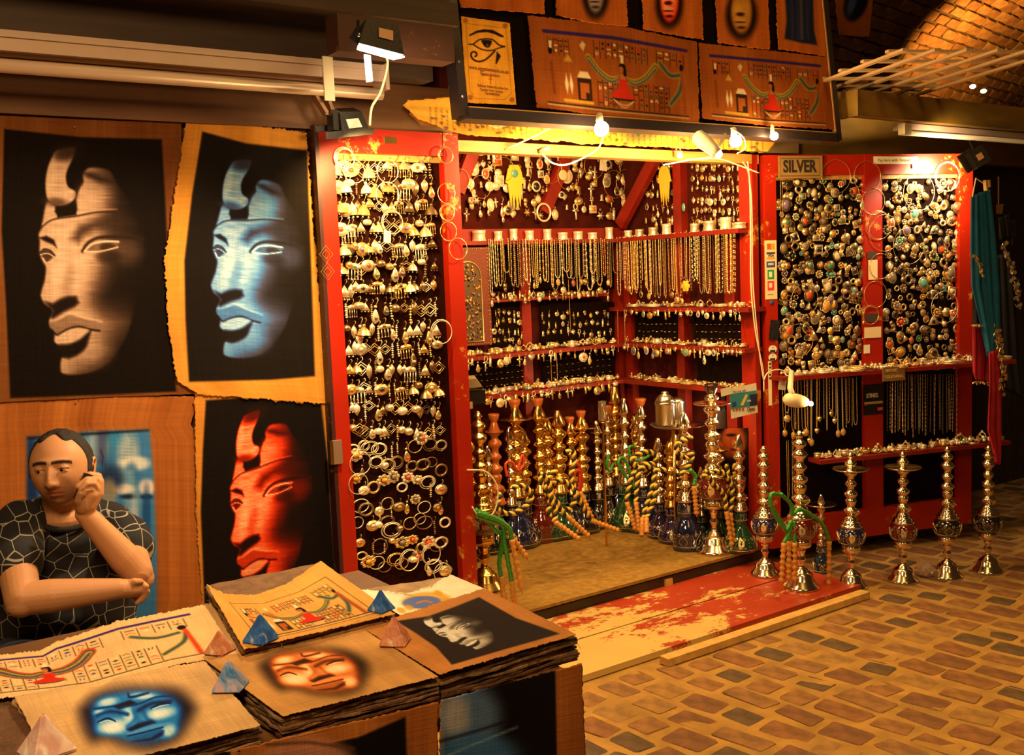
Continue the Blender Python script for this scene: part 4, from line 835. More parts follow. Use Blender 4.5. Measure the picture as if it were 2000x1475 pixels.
def frontal(p, A, stops):
    XY = np.c_[p.X, p.Y, np.ones(p.X.size)] @ A; V = lambda v: (v, v, v)
    h = Paint(XY[:, 0], XY[:, 1], (0, 0, 0)); h.fill([(515, 1100), (560, 1040), (620, 990), (750, 950), (950, 942), (1120, 952), (1200, 985), (1262, 1050), (1265, 1110), (1215, 1210), (1140, 1290), (1000, 1342), (850, 1330), (700, 1285), (600, 1295), (548, 1220)], V(255), 70, sm=3); a = h.c[:, :1]/255
    q = Paint(XY[:, 0], XY[:, 1], (0, 0, 0))
    q.fill([(605, 1050), (690, 990), (850, 962), (1000, 962), (1120, 1005), (1178, 1080), (1172, 1190), (1110, 1270), (960, 1312), (830, 1300), (700, 1255), (625, 1235), (600, 1150)], V(150), 45, sm=3)
    for e in ((735, 1205, 95, 45, 255, -.2), (1040, 1115, 90, 34, 250, -.2), (840, 1130, 34, 60, 235, -.3), (700, 1040, 60, 25, 235, -.2), (930, 1000, 80, 22, 235, 0), (1100, 1230, 50, 40, 230, -.3), (650, 1110, 40, 20, 230, 0)): q.ell(e[0], e[1], e[2], e[3], V(e[4]), .85, e[5], 1.5)
    q.fill([(735, 1068), (845, 1028), (892, 1048), (775, 1087)], V(8), 10); q.stroke([(835, 985), (850, 1010), (965, 980)], 12, V(15), 9, sm=3); q.stroke([(615, 1085), (730, 1070), (880, 1060), (1010, 1010), (1120, 1000)], 8, V(40), 8, sm=3)
    q.stroke([(632, 1130), (720, 1102), (830, 1120)], 16, V(45), 16, sm=3); q.stroke([(900, 1095), (990, 1050), (1110, 1036)], 18, V(35), 16, sm=3)
    q.stroke([(640, 1172), (700, 1146), (748, 1166)], 10, V(10), 6, sm=3); q.stroke([(648, 1176), (700, 1160), (745, 1170)], 4, V(250), 3, sm=3); q.stroke([(985, 1082), (1045, 1052), (1105, 1050)], 11, V(10), 6, sm=3); q.stroke([(990, 1086), (1050, 1066), (1100, 1056)], 4, V(250), 3, sm=3)
    q.stroke([(870, 1100), (880, 1150), (830, 1200)], 14, V(70), 22, .6, sm=3); q.stroke([(930, 1100), (960, 1150), (1005, 1175)], 14, V(60), 22, .6, sm=3)
    q.fill([(828, 1218), (900, 1180), (985, 1162), (1008, 1175), (930, 1203), (860, 1238)], V(10), 14)
    q.fill([(815, 1245), (900, 1214), (1000, 1184), (1105, 1172), (1070, 1196), (950, 1228), (840, 1260)], V(170), 8); q.stroke([(830, 1262), (930, 1240), (1060, 1205)], 8, V(15), 6, sm=3)
    q.fill([(840, 1272), (930, 1252), (1050, 1212), (1060, 1235), (980, 1268), (880, 1290)], V(120), 10); q.fill([(860, 1296), (980, 1276), (1065, 1228), (1060, 1255), (990, 1290), (900, 1300)], V(8), 14)
    c = ramp(q.c[:, 0], stops); p.c[:] = p.c*(1-a)+c*a
def scene_print(p, W, H, x0=0., y0=0., x1=1., y1=1., seed=0, two=False, frame=True, dim=1.0, purple=True):
    """an Egyptian frieze: kneeling winged figure between columns of little signs"""
    X = (p.U-x0)/(x1-x0)*W; Y = (p.V-y0)/(y1-y0)*H; q = p.at(X, Y); r = random.Random(seed); B = 1
    ink = (44, 26, 16); red = (190, 40, 22); grn = (52, 92, 52); yel = (196, 150, 50); blue = (48, 52, 120); wht = (225, 205, 165)
    if purple: q.stroke([(.05*W, .07*H), (.95*W, .05*H)], .045*H, (52, 32, 105), .01*H)
    q.stroke([(.04*W, .95*H), (.95*W, .95*H)], .022*H, ink, .01*H); q.stroke([(.04*W, .97*H), (.95*W, .97*H)], .02*H, wht, .01*H, .6)
    def glyphs(xa, xb, ya, yb, n):
        w = (xb-xa)/n
        for k in range(n+1): q.stroke([(xa+k*w, ya), (xa+k*w, yb)], .009*H, ink, .006*H)
        for k in range(n):
            yy = ya+.03*H
            while yy < yb-.03*H:
                cx = xa+(k+.5)*w; c = r.choice([ink, red, grn, ink, wht, blue]); t = r.randrange(5); a = w*.28
                if t == 0: q.stroke([(cx-a, yy), (cx+a, yy)], .014*H, c, .006*H)
                elif t == 1: q.ell(cx, yy, a*.8, .016*H, c, 1, 0, .5)
                elif t == 2: q.stroke([(cx-a, yy), (cx, yy-.02*H), (cx+a, yy+.01*H)], .010*H, c, .006*H)
                elif t == 3: q.stroke([(cx-a*.6, yy-.015*H), (cx-a*.6, yy+.02*H)], .012*H, c, .006*H); q.stroke([(cx+a*.6, yy-.015*H), (cx+a*.3, yy+.02*H)], .010*H, c, .006*H)
                else: q.fill([(cx-a, yy), (cx, yy-.02*H), (cx+a, yy), (cx, yy+.015*H)], c, .006*H)
                yy += .062*H
    def winged(cx, by, s, head=(1, 0)):
        P = lambda x, y: (cx+x*s, by+y*s)
        for sg in (-1, 1):
            for k, (c, w_) in enumerate(((red if two else yel, .16), (grn, .12), (yel, .075), (blue, .035))):
                q.stroke([P(sg*.12, -.55), P(sg*.45, -.50+.04*k*.5), P(sg*.85, -.72+.02*k), P(sg*1.18, -1.12+.03*k)], w_*s*(2.7 if two else 1.35), c, .03*s, .85, 4)
            for k in range(13):
                t = k/12; x = .25+.95*t; y = -.48-.62*t**1.7; q.stroke([P(sg*x, y), P(sg*(x+.07), y+.16-.05*t)], .012*s, ink, .01*s, .55)
        q.fill([P(-.14, -.62), P(.14, -.62), P(.16, -.2), P(.34, -.08), P(.34, .04), P(-.40, .04), P(-.38, -.12), P(-.14, -.26)], red, .03*s, sm=2)
        q.fill([P(-.08, -.72), P(.08, -.72), P(.1, -.55), P(-.1, -.55)], (170, 100, 50), .02*s)
        q.fill([P(-.10, -1.0), P(.10, -1.02), P(.13, -.66), P(.02, -.70), P(.04, -.9), P(-.10, -.88)], (22, 14, 14), .02*s, sm=2); q.ell(*P(-.04, -.86), .075*s, .09*s, (160, 92, 46), 1, 0, .4)
        q.fill([P(-.05, -1.30), P(.06, -1.30), P(.05, -1.05), P(-.05, -1.05)], wht, .02*s); q.fill([P(-.40, .06), P(.40, .06), P(.40, .12), P(-.40, .12)], ink, .015*s)
        for k in (.16, .24): q.stroke([P(-.36, .10), P(0, .10+k), P(.36, .10)], .02*s, wht, .015*s, 1, 4)
    glyphs(.07*W, .20*W, .14*H, .34*H, 4) if not two else None
    glyphs(.36*W, .70*W, .12*H, .33*H, 9); glyphs(.37*W, .50*W, .60*H, .92*H, 4); glyphs(.60*W, .83*W, .58*H, .92*H, 7); glyphs(.76*W, .93*W, .12*H, .30*H, 4)
    winged(.535*W, .78*H, .40*H)
    # side figure left: standing, shrine, jars
    q.stroke([(.08*W, .45*H), (.085*W, .82*H)], .035*H, (120, 55, 25), .02*H); q.ell(.08*W, .30*H, .012*W, .05*H, (20, 14, 12), 1, 0, .4); q.fill([(.075*W, .18*H), (.095*W, .18*H), (.09*W, .27*H), (.075*W, .27*H)], wht, .01*H)
    q.stroke([(.08*W, .36*H), (.13*W, .42*H), (.20*W, .40*H)], .03*H, (150, 80, 35), .015*H, 1, 3); q.fill([(.16*W, .42*H), (.19*W, .32*H), (.22*W, .42*H)], yel, .015*H)
    q.fill([(.27*W, .20*H), (.29*W, .14*H), (.31*W, .18*H), (.29*W, .27*H)], wht, .015*H, .8); q.ell(.28*W, .38*H, .03*W, .10*H, (165, 85, 35), .6, 0, .8)
    for x in (.17, .20): q.fill([(x*W, .82*H), ((x-.012)*W, .70*H), (x*W, .56*H), ((x+.012)*W, .70*H)], wht, .012*H)
    q.fill([(.24*W, .60*H), (.33*W, .60*H), (.33*W, .88*H), (.24*W, .88*H)], ink, .01*H); q.fill([(.255*W, .66*H), (.315*W, .66*H), (.315*W, .86*H), (.255*W, .86*H)], (165, 85, 32), .01*H); q.fill([(.24*W, .60*H), (.26*W, .52*H), (.31*W, .52*H), (.33*W, .60*H)], wht, .01*H); q.fill([(.29*W, .78*H), (.315*W, .78*H), (.315*W, .88*H), (.29*W, .88*H)], ink, .01*H)
    q.stroke([(.15*W, .90*H), (.33*W, .90*H)], .04*H, yel, .01*H)
    # side figure right: standing with one wing
    for k, (c, w_) in enumerate(((yel, .07), (grn, .05), (blue, .02))): q.stroke([(.78*W, .28*H), (.84*W, .42*H), (.90*W, .40*H)], w_*H, c, .02*H, .85, 4); q.stroke([(.92*W, .42*H), (.90*W, .62*H), (.84*W, .80*H)], w_*H, c, .02*H, .85, 4)
    q.ell(.915*W, .30*H, .012*W, .05*H, (20, 14, 12), 1, 0, .4); q.stroke([(.92*W, .36*H), (.925*W, .6*H), (.93*W, .92*H)], .05*H, (190, 60, 25) if two else (150, 70, 30), .02*H)
    if frame:
        q.stroke([(.01*W, .0*H), (.99*W, .0*H), (.99*W, H), (.01*W, H)], .012*H, ink, .008*H, .7, 0, True)
    p.c *= dim
# pinned to the picture wall
def pn(px, py): m = MB(); pt = LW.P(px, py, .014); m.ball(pt, .0035, 6); o = m.obj('drawing_pin', STEEL); return o
TP = [(270, 455), (205, 905), (250, 1030), (500, 1075), (303, 1285), (195, 605), (415, 680), (228, 330)]
PX1 = [(x/2.543, 220+y/2.543) for x, y in TP]; A1 = affine(PX1, TP)
D2 = [(1145, 470), (1062, 835), (1078, 975), (1300, 1035), (1108, 1205), (1055, 590), (1243, 680), (1107, 370)]; A2 = affine([(x/2.543, 220+y/2.543) for x, y in D2], TP)
D3 = [(320, 440), (245, 970), (283, 1135), (540, 1110), (335, 1345), (230, 660), (460, 698), (272, 345)]; A3 = affine([(380+x/3.353, 760+y/3.353) for x, y in D3], TP)
def s1(p): streaks(p, 16, 1); p.c[:] = p.c*.9; profile(p, A1, TAN, [(8, 252), (160, 268), (316, 272), (322, 380), (330, 560), (340, 700), (344, 765), (180, 772), (20, 778), (12, 600), (3, 450)])
o = sheet('papyrus_picture', ([(-60, 222), (150, 232), (355, 240)], [(355, 240), (352, 500), (385, 770)], [(385, 770), (180, 778), (-60, 790)], [(-60, 790), (-60, 222)]), LW.P, (220, 290), s1, seed=1, base=(128, 74, 34), off=.004, rag=.6)
tag(o, 'large papyrus print of a tan stone face on black on the wall', 'papyrus picture', 'papyrus pictures on the wall')
def s4(p):
    streaks(p, 30, 4, 9); reg = [(52, 853), (180, 842), (292, 838), (300, 930), (304, 1060), (300, 1070), (60, 1070)]
    q = Paint(p.X, p.Y, (0, 0, 0)); q.fill([(52, 853), (180, 842), (292, 838), (300, 930), (306, 1070), (306, 1300), (52, 1300)], (255, 255, 255), 5); a = q.c[:, :1]/255
    b = Paint(p.X, p.Y, (60, 120, 180)); k = b.ell
    k(60, 1000, 14, 190, (22, 40, 90), .9, 0, 1); k(230, 858, 26, 22, (50, 130, 190), .9); k(190, 870, 22, 30, (170, 190, 200), .7); k(250, 885, 20, 40, (190, 200, 205), .8); b.fill([(188, 830), (212, 830), (206, 910), (190, 905)], (40, 40, 90), 8, .6)
    k(262, 905, 30, 14, (225, 225, 220), .9, 0, .8); k(256, 932, 14, 26, (30, 90, 160), .9, 0, .9); b.fill([(232, 915), (244, 980), (252, 1060), (266, 1060), (274, 980), (262, 915)], (120, 165, 195), 10, .8); k(240, 955, 22, 10, (230, 220, 215), .9, 0, .8); k(287, 952, 16, 16, (230, 215, 215), .9, 0, .8); k(250, 970, 16, 5, (20, 30, 60), .9); k(286, 970, 12, 5, (20, 30, 60), .9)
    k(215, 935, 26, 26, (30, 40, 70), .8, 0, 1); k(212, 962, 16, 26, (150, 135, 110), .8, 0, .8); k(286, 1010, 8, 60, (25, 70, 130), .8); k(262, 1030, 8, 60, (180, 190, 200), .7)
    for i in range(10): b.stroke([(232+3*(i % 2), 842+i*6), (262, 840+i*6)], 1.5, (60, 90, 120), 1.5, .4)
    b.stroke([(196, 878), (201, 892), (199, 910)], 2, (60, 30, 40), 1.5)
    b.fill([(52, 853), (292, 838), (292, 842), (52, 858)], (10, 15, 30), 3)
    p.c[:] = p.c*(1-a)+b.c*a
o = sheet('papyrus_picture', ([(-60, 782), (160, 770), (390, 775)], [(390, 775), (372, 830), (392, 860), (398, 1175), (300, 1480)], [(300, 1480), (-60, 1480)], [(-60, 1480), (-60, 782)]), LW.P, (200, 230), s4, seed=2, base=(160, 92, 40), off=.001, rag=.6, bow=lambda u, v: .02*max(0, v-.4)*u)
tag(o, 'papyrus print of a blue statue behind the seated man', 'papyrus picture', 'papyrus pictures on the wall')
def s2(p): streaks(p, 18, 2, 4, 6); profile(p, A2, BLU, [(395, 257), (480, 280), (592, 293), (600, 293), (615, 735), (530, 742), (369, 746), (362, 620), (360, 510), (375, 380)])
o = sheet('papyrus_picture', ([(362, 238), (480, 242), (598, 260)], [(598, 260), (640, 790)], [(640, 790), (386, 770)], [(386, 770), (345, 745), (328, 640), (322, 500), (345, 360), (362, 238)]), LW.P, (170, 290), s2, seed=3, base=(196, 132, 50), off=.012, rag=2.0)
tag(o, 'papyrus print of a blue and white lit face on black', 'papyrus picture', 'papyrus pictures on the wall')
def s3(p): streaks(p, 18, 5, 4, 6); profile(p, A3, REDR, [(402, 782), (500, 775), (625, 770), (640, 900), (660, 1200), (400, 1200), (392, 1000), (396, 880)])
o = sheet('papyrus_picture', ([(380, 762), (500, 752), (634, 748)], [(634, 748), (690, 1230)], [(690, 1230), (398, 1235)], [(398, 1235), (383, 1000), (380, 762)]), LW.P, (170, 250), s3, seed=4, base=(190, 124, 46), off=.006, rag=1.2)
tag(o, 'papyrus print of a red lit face on black beside the door stile', 'papyrus picture', 'papyrus pictures on the wall')
for x, y in ((145, 248), (496, 269), (153, 783)): tag(pn(x, y), f"small steel drawing pin {'at the top of the tan face picture' if x == 145 else 'at the top of the blue face picture' if x == 496 else 'under the tan face picture'}", 'drawing pin')
# ---- sign board
t = thing('sign_board', 'large framed black board of papyrus prints hung above the booth', 'sign board', (3.1, 3.25, 2.16))
H_ = .95; u0 = SG.uv(905, 215)[0]; u1 = SG.uv(1635, 268)[0]
mb = MB(); SG.box(mb, u0, u1, 0, H_, -.05, -.012); mb.obj('backing_board', BLACK_BOARD, t)
FRM = mat('board_frame', (.030, .020, .022), .35); FRG = mat('frame_gilt', (.55, .30, .08), .4)
for a in ((u0-.02, u0+.015, -.02, H_), (u1-.015, u1+.02, -.02, H_), (u0, u1, -.03, .012)):
    mb = MB(); SG.box(mb, *a, -.055, .012); mb.obj('frame_rail', FRM, t)
mb = MB(); SG.box(mb, u1-.022, u1-.015, .02, H_, -.01, .010); SG.box(mb, u0+.02, u1-.02, .012, .017, -.01, .010); mb.obj('gilt_edge', FRG, t)
for k in range(4): mb = MB(); mb.ball(SG.pt(u0-.004, .05+k*.13, .013), .006, 6, (1, .5, 1)); mb.obj('screw', STEEL, t)
def fs(sd, W_=330, H2=150): return lambda p: (streaks(p, 14, sd), scene_print(p, W_, H2, .04, .09, .98, .97, sd, frame=False))
for sd, (q4, lab) in enumerate(((([(1030, 30), (1195, 48), (1361, 82)], [(1361, 82), (1366, 242)], [(1366, 242), (1200, 228), (1048, 210)], [(1048, 210), (1040, 130), (1030, 30)]), 'wide winged figure papyrus beside the eye notice on the sign board'),
        (([(1364, 84), (1500, 98), (1616, 112)], [(1616, 112), (1630, 253)], [(1630, 253), (1500, 246), (1372, 232)], [(1372, 232), (1364, 84)]), 'wide winged figure papyrus in the lower right corner of the sign board'))):
    o = sheet('papyrus_print', q4, SG.P, (240, 120), fs(sd+7), seed=10+sd, base=(150, 78, 28), off=.002, rag=.8, wave=.003); tag(o, lab, 'papyrus print', 'papyrus prints on the sign board')
def eye_(p):
    streaks(p, 16, 9); K = lambda pts: [(890+x/7.375, 20+y/7.375) for x, y in pts]; ink = (34, 20, 14); rd = (150, 60, 25)
    for a in ((60, 95, 8), (140, 165, 5)): pass
    p.stroke(K([(150, 190), (720, 260), (800, 1200), (700, 1290), (280, 1270), (200, 1150), (150, 190)]), .9, (140, 80, 25), 1, .8)
    p.fill(K([(190, 355), (300, 295), (400, 275), (530, 285), (620, 330), (690, 370), (688, 392), (640, 385), (560, 345), (450, 315), (320, 325), (200, 375)]), ink, 1)
    p.stroke(K([(190, 490), (250, 490), (330, 430), (440, 412), (540, 430), (620, 500), (705, 525)]), 2.6, ink, 1, sm=3); p.stroke(K([(250, 492), (340, 550), (430, 578), (530, 578), (620, 545), (705, 525)]), 2.4, ink, 1, sm=3)
    p.fill(K([(375, 430), (515, 440), (500, 510), (470, 540), (425, 530), (390, 490)]), ink, 1.2, sm=3); p.ell(*K([(455, 505)])[0], 2.2, 3, (120, 90, 40), .7)
    p.stroke(K([(560, 590), (470, 680), (390, 730), (300, 735), (235, 690), (220, 630), (250, 600), (290, 610), (300, 650), (280, 665)]), 3.4, ink, 1.2, sm=4); p.fill(K([(590, 590), (650, 660), (590, 775), (572, 770)]), ink, 1)
    p.ell(*K([(500, 955)])[0], 2.2, 3.4, rd, 1, 0, .4); p.ell(*K([(500, 955)])[0], 1.1, 2.2, (200, 130, 40), 1, 0, .4); p.stroke(K([(500, 980), (500, 1060)]), 1.6, rd, .8); p.stroke(K([(478, 995), (525, 998)]), 1.4, rd, .8)
    for cx, cy2 in ((140, 150), (710, 225), (210, 1255), (810, 1290)): p.ell(*K([(cx, cy2)])[0], 5, 5, (120, 66, 22), .6, 0, .6)
o = sheet('eye_notice', ([(900, 32), (995, 45)], [(995, 45), (1008, 205)], [(1008, 205), (912, 201)], [(912, 201), (900, 32)]), SG.P, (90, 150), eye_, seed=20, base=(225, 155, 45), off=.003, rag=.3, wave=.003)
tag(o, 'shiny golden notice with a black painted eye on the sign board', 'notice')
INK = mat('dark_red_ink', (.20, .05, .015), .7); INKB = mat('black_ink', (.012, .009, .008), .7)
for s, x, y, sz, in (('www.egyptianmania.co.uk', 955, 136, .021), ('Egyptian Furniture', 957, 146, .014), ('Galleries, Stables & London 2nd', 962, 170, .013), ('Camden Town, London', 960, 177, .013), ('Tel: 0780055565', 962, 184, .012)):
    text(s, sz, SG.P(x, y, .012), SG.T @ Matrix.Rotation(-.03, 3, 'Z'), INK, parent=o, extrude=.0003, sx=.82, bold=.0002)
def face_small(cx, cy2, w, st, dark=(24, 14, 10)):
    def f(p):
        streaks(p, 18, cx*.01)
        p.ell(cx, cy2-12, w*1.3, 48, dark, .95, 0, .5); q = Paint(p.X, p.Y, (0, 0, 0)); q.ell(cx, cy2-20, w*.85, 45, (170,)*3, 1, 0, .5); q.ell(cx-w*.3, cy2-20, w*.35, 16, (235,)*3, .8, 0, 1.2); q.ell(cx+w*.3, cy2-25, w*.3, 14, (220,)*3, .6, 0, 1.2)
        q.ell(cx-w*.1, cy2-14, w*.35, 4, (10,)*3, .9); q.ell(cx-w*.1, cy2-3, w*.5, 3.5, (215,)*3, .8); q.ell(cx-w*.1, cy2+1.5, w*.45, 1.6, (10,)*3, .9); q.ell(cx-w*.1, cy2+6, w*.4, 3, (190,)*3, .8); q.ell(cx, cy2+12, w*.35, 3, (20,)*3, .8)
        m = Paint(p.X, p.Y, (0, 0, 0)); m.ell(cx, cy2-18, w, 44, (255,)*3, 1, 0, .4); a = m.c[:, :1]/255; p.c[:] = p.c*(1-a)+ramp(q.c[:, 0], st)*a
    return f
def cloth_(p):
    streaks(p, 18, 3); p.fill([(1530, -60), (1586, -60), (1590, 60), (1596, 88), (1566, 84), (1532, 76), (1536, 40)], (28, 32, 62), 3)
    for x in (1545, 1556, 1563, 1575): p.stroke([(x, -60), (x+2, 30), (x+3, 75)], 3, (120, 110, 130) if x == 1563 else (55, 62, 110), 5, .7)
GRY = [(0, (24, 16, 12)), (.5, (110, 90, 92)), (1, (210, 190, 190))]; YEL = [(0, (22, 12, 8)), (.5, (150, 90, 30)), (1, (225, 170, 80))]
for i, (q4, f, lab) in enumerate(((([(885, -70), (1062, -70)], [(1062, -70), (1064, 28)], [(1064, 28), (900, 14)], [(900, 14), (885, -70)]), lambda p: streaks(p, 18, 1), 'plain brown papyrus strip above the eye notice'),
    (([(1085, -70), (1222, -70)], [(1222, -70), (1226, 52)], [(1226, 52), (1160, 46), (1086, 30)], [(1086, 30), (1085, -70)]), face_small(1163, 2, 20, GRY), 'papyrus with the grey chin of a face, above the first winged figure'),
    (([(1252, -70), (1368, -70)], [(1368, -70), (1374, 78)], [(1374, 78), (1256, 58)], [(1256, 58), (1252, -70)]), face_small(1307, 20, 21, REDR), 'papyrus with a red face and parted lips on the sign board'),
    (([(1392, -70), (1498, -70)], [(1498, -70), (1504, 97)], [(1504, 97), (1402, 84)], [(1402, 84), (1392, -70)]), face_small(1448, 42, 24, YEL), 'papyrus with a yellow lit face on the sign board'),
    (([(1512, -70), (1604, -70)], [(1604, -70), (1614, 110)], [(1614, 110), (1520, 96)], [(1520, 96), (1512, -70)]), cloth_, 'papyrus with a blue draped column on the sign board'))):
    o = sheet('papyrus_print', q4, SG.P, (70, 110), f, seed=30+i, base=(178, 92, 34), off=.004, rag=.9, wave=.002); tag(o, lab, 'papyrus print', 'papyrus prints on the sign board')
# papyrus beside the sign, high right
WR = Plane((0, 3.9, 0), NF)
def blf(p): p.ell(1672, 5, 22, 38, (16, 18, 34), 1, .35, .4); p.ell(1664, 6, 8, 26, (70, 90, 150), .8, .3, 1)
o = sheet('papyrus_print', ([(1625, -60), (1712, -60)], [(1712, -60), (1698, 72)], [(1698, 72), (1638, 68)], [(1638, 68), (1625, -60)]), WR.P, (50, 70), blf, seed=41, base=(150, 80, 30), rag=.8); tag(o, 'papyrus with a dark blue face hanging beyond the sign board', 'papyrus print')
# ---- sloping ledge of papyrus under the sign, over the rail
LG = Plane((0, 3.42, 2.13), (0, -1, .35))
def lg(p):
    streaks(p, 14, 3)
    q = p.at((p.X-780), (p.Y-190)); r = random.Random(4)
    for k in range(60): x = 60+k*11; y = 20+k*1.0; q.stroke([(x, y), (x+1, y+34)], 1.3, (60, 40, 20), 1.2, .8); 
    for k in range(70): x = r.uniform(60, 700); y = 28+x*.085+r.uniform(0, 26); q.ell(x, y, 3.5, 2.5, r.choice([(50, 40, 90), (140, 50, 30), (50, 80, 60), (60, 40, 25)]), .7)
    q.fill([(165, 24), (200, 26), (205, 44), (170, 42)], (50, 60, 120), 3); 
    for d in (0, 4): q.stroke([(165, 42+d), (190, 56+d), (218, 46+d)], 2, (235, 225, 200), 1.4, 1, 4)
    q.stroke([(20, 62), (200, 82), (400, 104), (720, 128)], 2, (60, 40, 20), 2, .8); q.ell(300, 74, 26, 12, (190, 110, 40), .7)
    q.ell(620, 68, 26, 16, (160, 40, 90), .4); q.ell(470, 70, 34, 16, (50, 70, 60), .6)
o = sheet('papyrus_frieze', ([(795, 196), (1000, 180), (1560, 215)], [(1560, 215), (1500, 296)], [(1500, 296), (1200, 284), (900, 262), (815, 232)], [(815, 232), (788, 205), (795, 196)]), LG.P, (260, 50), lg, seed=43, base=(225, 165, 60), rag=1.2, wave=.006)
tag(o, 'long yellow papyrus frieze lying on the ledge under the sign board', 'papyrus frieze')
mb = MB(); mb.slab([LG.P(805, 215, -.01), LG.P(1560, 215, -.01), LG.P(1500, 292, -.01), LG.P(830, 238, -.01)], LG.n, .03); tag(mb.obj('ledge_board', YWOOD), 'sloping wooden ledge board under the yellow papyrus frieze', 'board')
mb = MB(); mb.slab([PY(1490, 230, 3.5), PY(1560, 245, 3.5), PY(1560, 300, 3.5), PY(1490, 298, 3.5)], NF, .03); S('trim_12', mb, mat('dusk_panel', (.20, .12, .06), .7))
# ------------------------------------------------------------------ table, stacks of papyrus, stones
ZT_ = .80
t = thing('display_table', 'trestle table carrying the stacks of papyrus', 'table', (.4, 1.9, 0))
mb = MB(); mb.box2((-.55, 1.47, .775), (1.13, 2.38, ZT_)); mb.obj('table_top', BROWNWOOD, t)
for x in (-.5, 1.08):
    for y in (1.53, 2.32): mb = MB(); mb.box2((x-.025, y-.025, 0), (x+.025, y+.025, .775)); mb.obj('leg', PINE, t)
def zp(z): return Plane((0, 0, z), (0, 0, 1))
PAPS = [mat('papyrus_edge_%d' % i, c, .85, var=.4, vscale=30, bump=.8, bscale=150) for i, c in enumerate(((.30, .17, .07), (.20, .095, .035), (.38, .23, .10), (.13, .055, .02)))]
def layers(quad, z, h, n, where, group, rs):
    """the sheets below the top one, each its own"""
    C4 = [zp(z).P(x, y) for x, y in quad]; cen = sum(C4, Vector())/4; th = h/n
    for k in range(n):
        g = np.random.RandomState(rs*31+k); outl = []
        off = Vector((g.uniform(-.004, .004), g.uniform(-.006, .003), 0)); rot = g.uniform(-.010, .010)
        for i in range(4):
            a, b = C4[i], C4[(i+1) % 4]; m = 16; nn = Vector(((b-a).y, -(b-a).x, 0)).normalized(); ph = g.uniform(0, 6)
            for j in range(m):
                f = j/m; p = a+(b-a)*f+nn*(g.randn()*.0014+.002*math.sin(f*9+ph)); outl.append(cen+Matrix.Rotation(rot, 3, 'Z') @ (p-cen)+off)
        zz = z-.003-k*th; mb = MB(); N_ = len(outl)
        sag = [.0016*math.sin(i*.35+k*1.3)+.0012*math.sin(i*1.1+k) for i in range(N_)]
        vs = [(p.x, p.y, zz+sag[i]) for i, p in enumerate(outl)]+[(p.x, p.y, zz-th*.8+sag[i]) for i, p in enumerate(outl)]
        mb.add(vs, [tuple(range(N_-1, -1, -1)), tuple(range(N_, 2*N_))]+[(i, (i+1) % N_, (i+1) % N_+N_, i+N_) for i in range(N_)])
        o = mb.obj('papyrus_sheet', PAPS[g.randint(4)]); tag(o, f'brown papyrus sheet in the pile {where}', 'papyrus sheet', group)
S1 = [(28, 1362), (399, 1291), (508, 1418), (110, 1520)]; S2 = [(398, 1288), (708, 1228), (856, 1322), (552, 1400)]; S3 = [(708, 1227), (945, 1150), (1126, 1240), (858, 1318)]
S4 = [(404, 1143), (626, 1096), (772, 1200), (477, 1269)]; S5 = [(700, 1153), (880, 1123), (950, 1152), (800, 1213)]
layers(S1, .850, .046, 9, 'under the blue face print', 'sheets under the blue face print', 1)
layers(S2, .850, .046, 9, 'under the orange face print', 'sheets under the orange face print', 2)
layers(S3, .852, .048, 9, 'under the white profile print', 'sheets under the white profile print', 3)
layers(S4, .868, .064, 10, 'under the yellow winged figure print', 'sheets under the yellow winged figure print', 4)
layers(S5, .842, .038, 4, 'under the white papyrus', 'sheets under the white papyrus', 5)
layers([(-80, 1380), (0, 1300), (440, 1195), (470, 1275)], .845, .04, 5, 'under the long frieze print', 'sheets under the long frieze print', 6)
layers([(-120, 1400), (60, 1352), (150, 1480), (-80, 1530)], .846, .042, 5, 'at the left front corner of the table', 'sheets at the left front corner', 7)
T8 = lambda pts: [(x/3.333, 1060+y/3.333) for x, y in pts]
R1 = lambda pts: [(400+x/2.632, 1060+y/2.632) for x, y in pts]
FK = [(780, 1060), (700, 1160), (1050, 1062), (820, 1245), (1100, 1175), (1060, 1235), (515, 1100), (1265, 1080)]
AF1 = affine(T8(FK), FK); AF2 = affine(R1([(480, 605), (420, 682), (655, 618), (545, 735), (735, 675), (715, 705), (290, 650), (845, 650)]), FK)
def grain(p, a=20, s=1): streaks(p, a, s, 2.5, 5)
def tb1(p): grain(p, 22, 1); frontal(p, AF1, BLU2)
def tb2(p): grain(p, 26, 2); frontal(p, AF2, ORG)
def tb3(p):
    grain(p, 16, 3); D = R1([(1175, 440), (1262, 508), (1325, 516), (1402, 500), (1398, 546), (1188, 478), (1312, 444), (1142, 418)])
    profile(p, affine(D, TP), WHT, R1([(985, 405), (1150, 380), (1290, 330), (1410, 282), (1600, 390), (1825, 470), (1560, 545), (1270, 630), (1190, 540), (1090, 470)]), 2)
TOPS = ((S1, None, tb1, (200, 170), .853, (196, 160, 112), 'papyrus print of a blue face on the front left stack', 50), (S2, None, tb2, (200, 170), .853, (186, 140, 84), 'papyrus print of an orange face on the front middle stack', 51), (S3, None, tb3, (190, 170), .855, (182, 122, 66), 'papyrus print of a white profile on black, front right stack', 52))
def quad(q, c=None):
    s = [[q[0], q[1]], [q[1], q[2]], [q[2], q[3]], [q[3], q[0]]]
    for k, v in (c or {}).items(): s[k] = [s[k][0]]+v+[s[k][1]]
    return s
for q4, c, f, n, z, base, lab, sd in TOPS:
    o = sheet('papyrus_print', quad(q4, c), zp(z).P, n, f, seed=sd, base=base, off=0, rag=.9, wave=.0015); tag(o, lab, 'papyrus print', 'papyrus prints on the table')
def tb4(p): grain(p, 14, 4); scene_print(p, 300, 190, .12, .2, .92, .92, 5, purple=False)
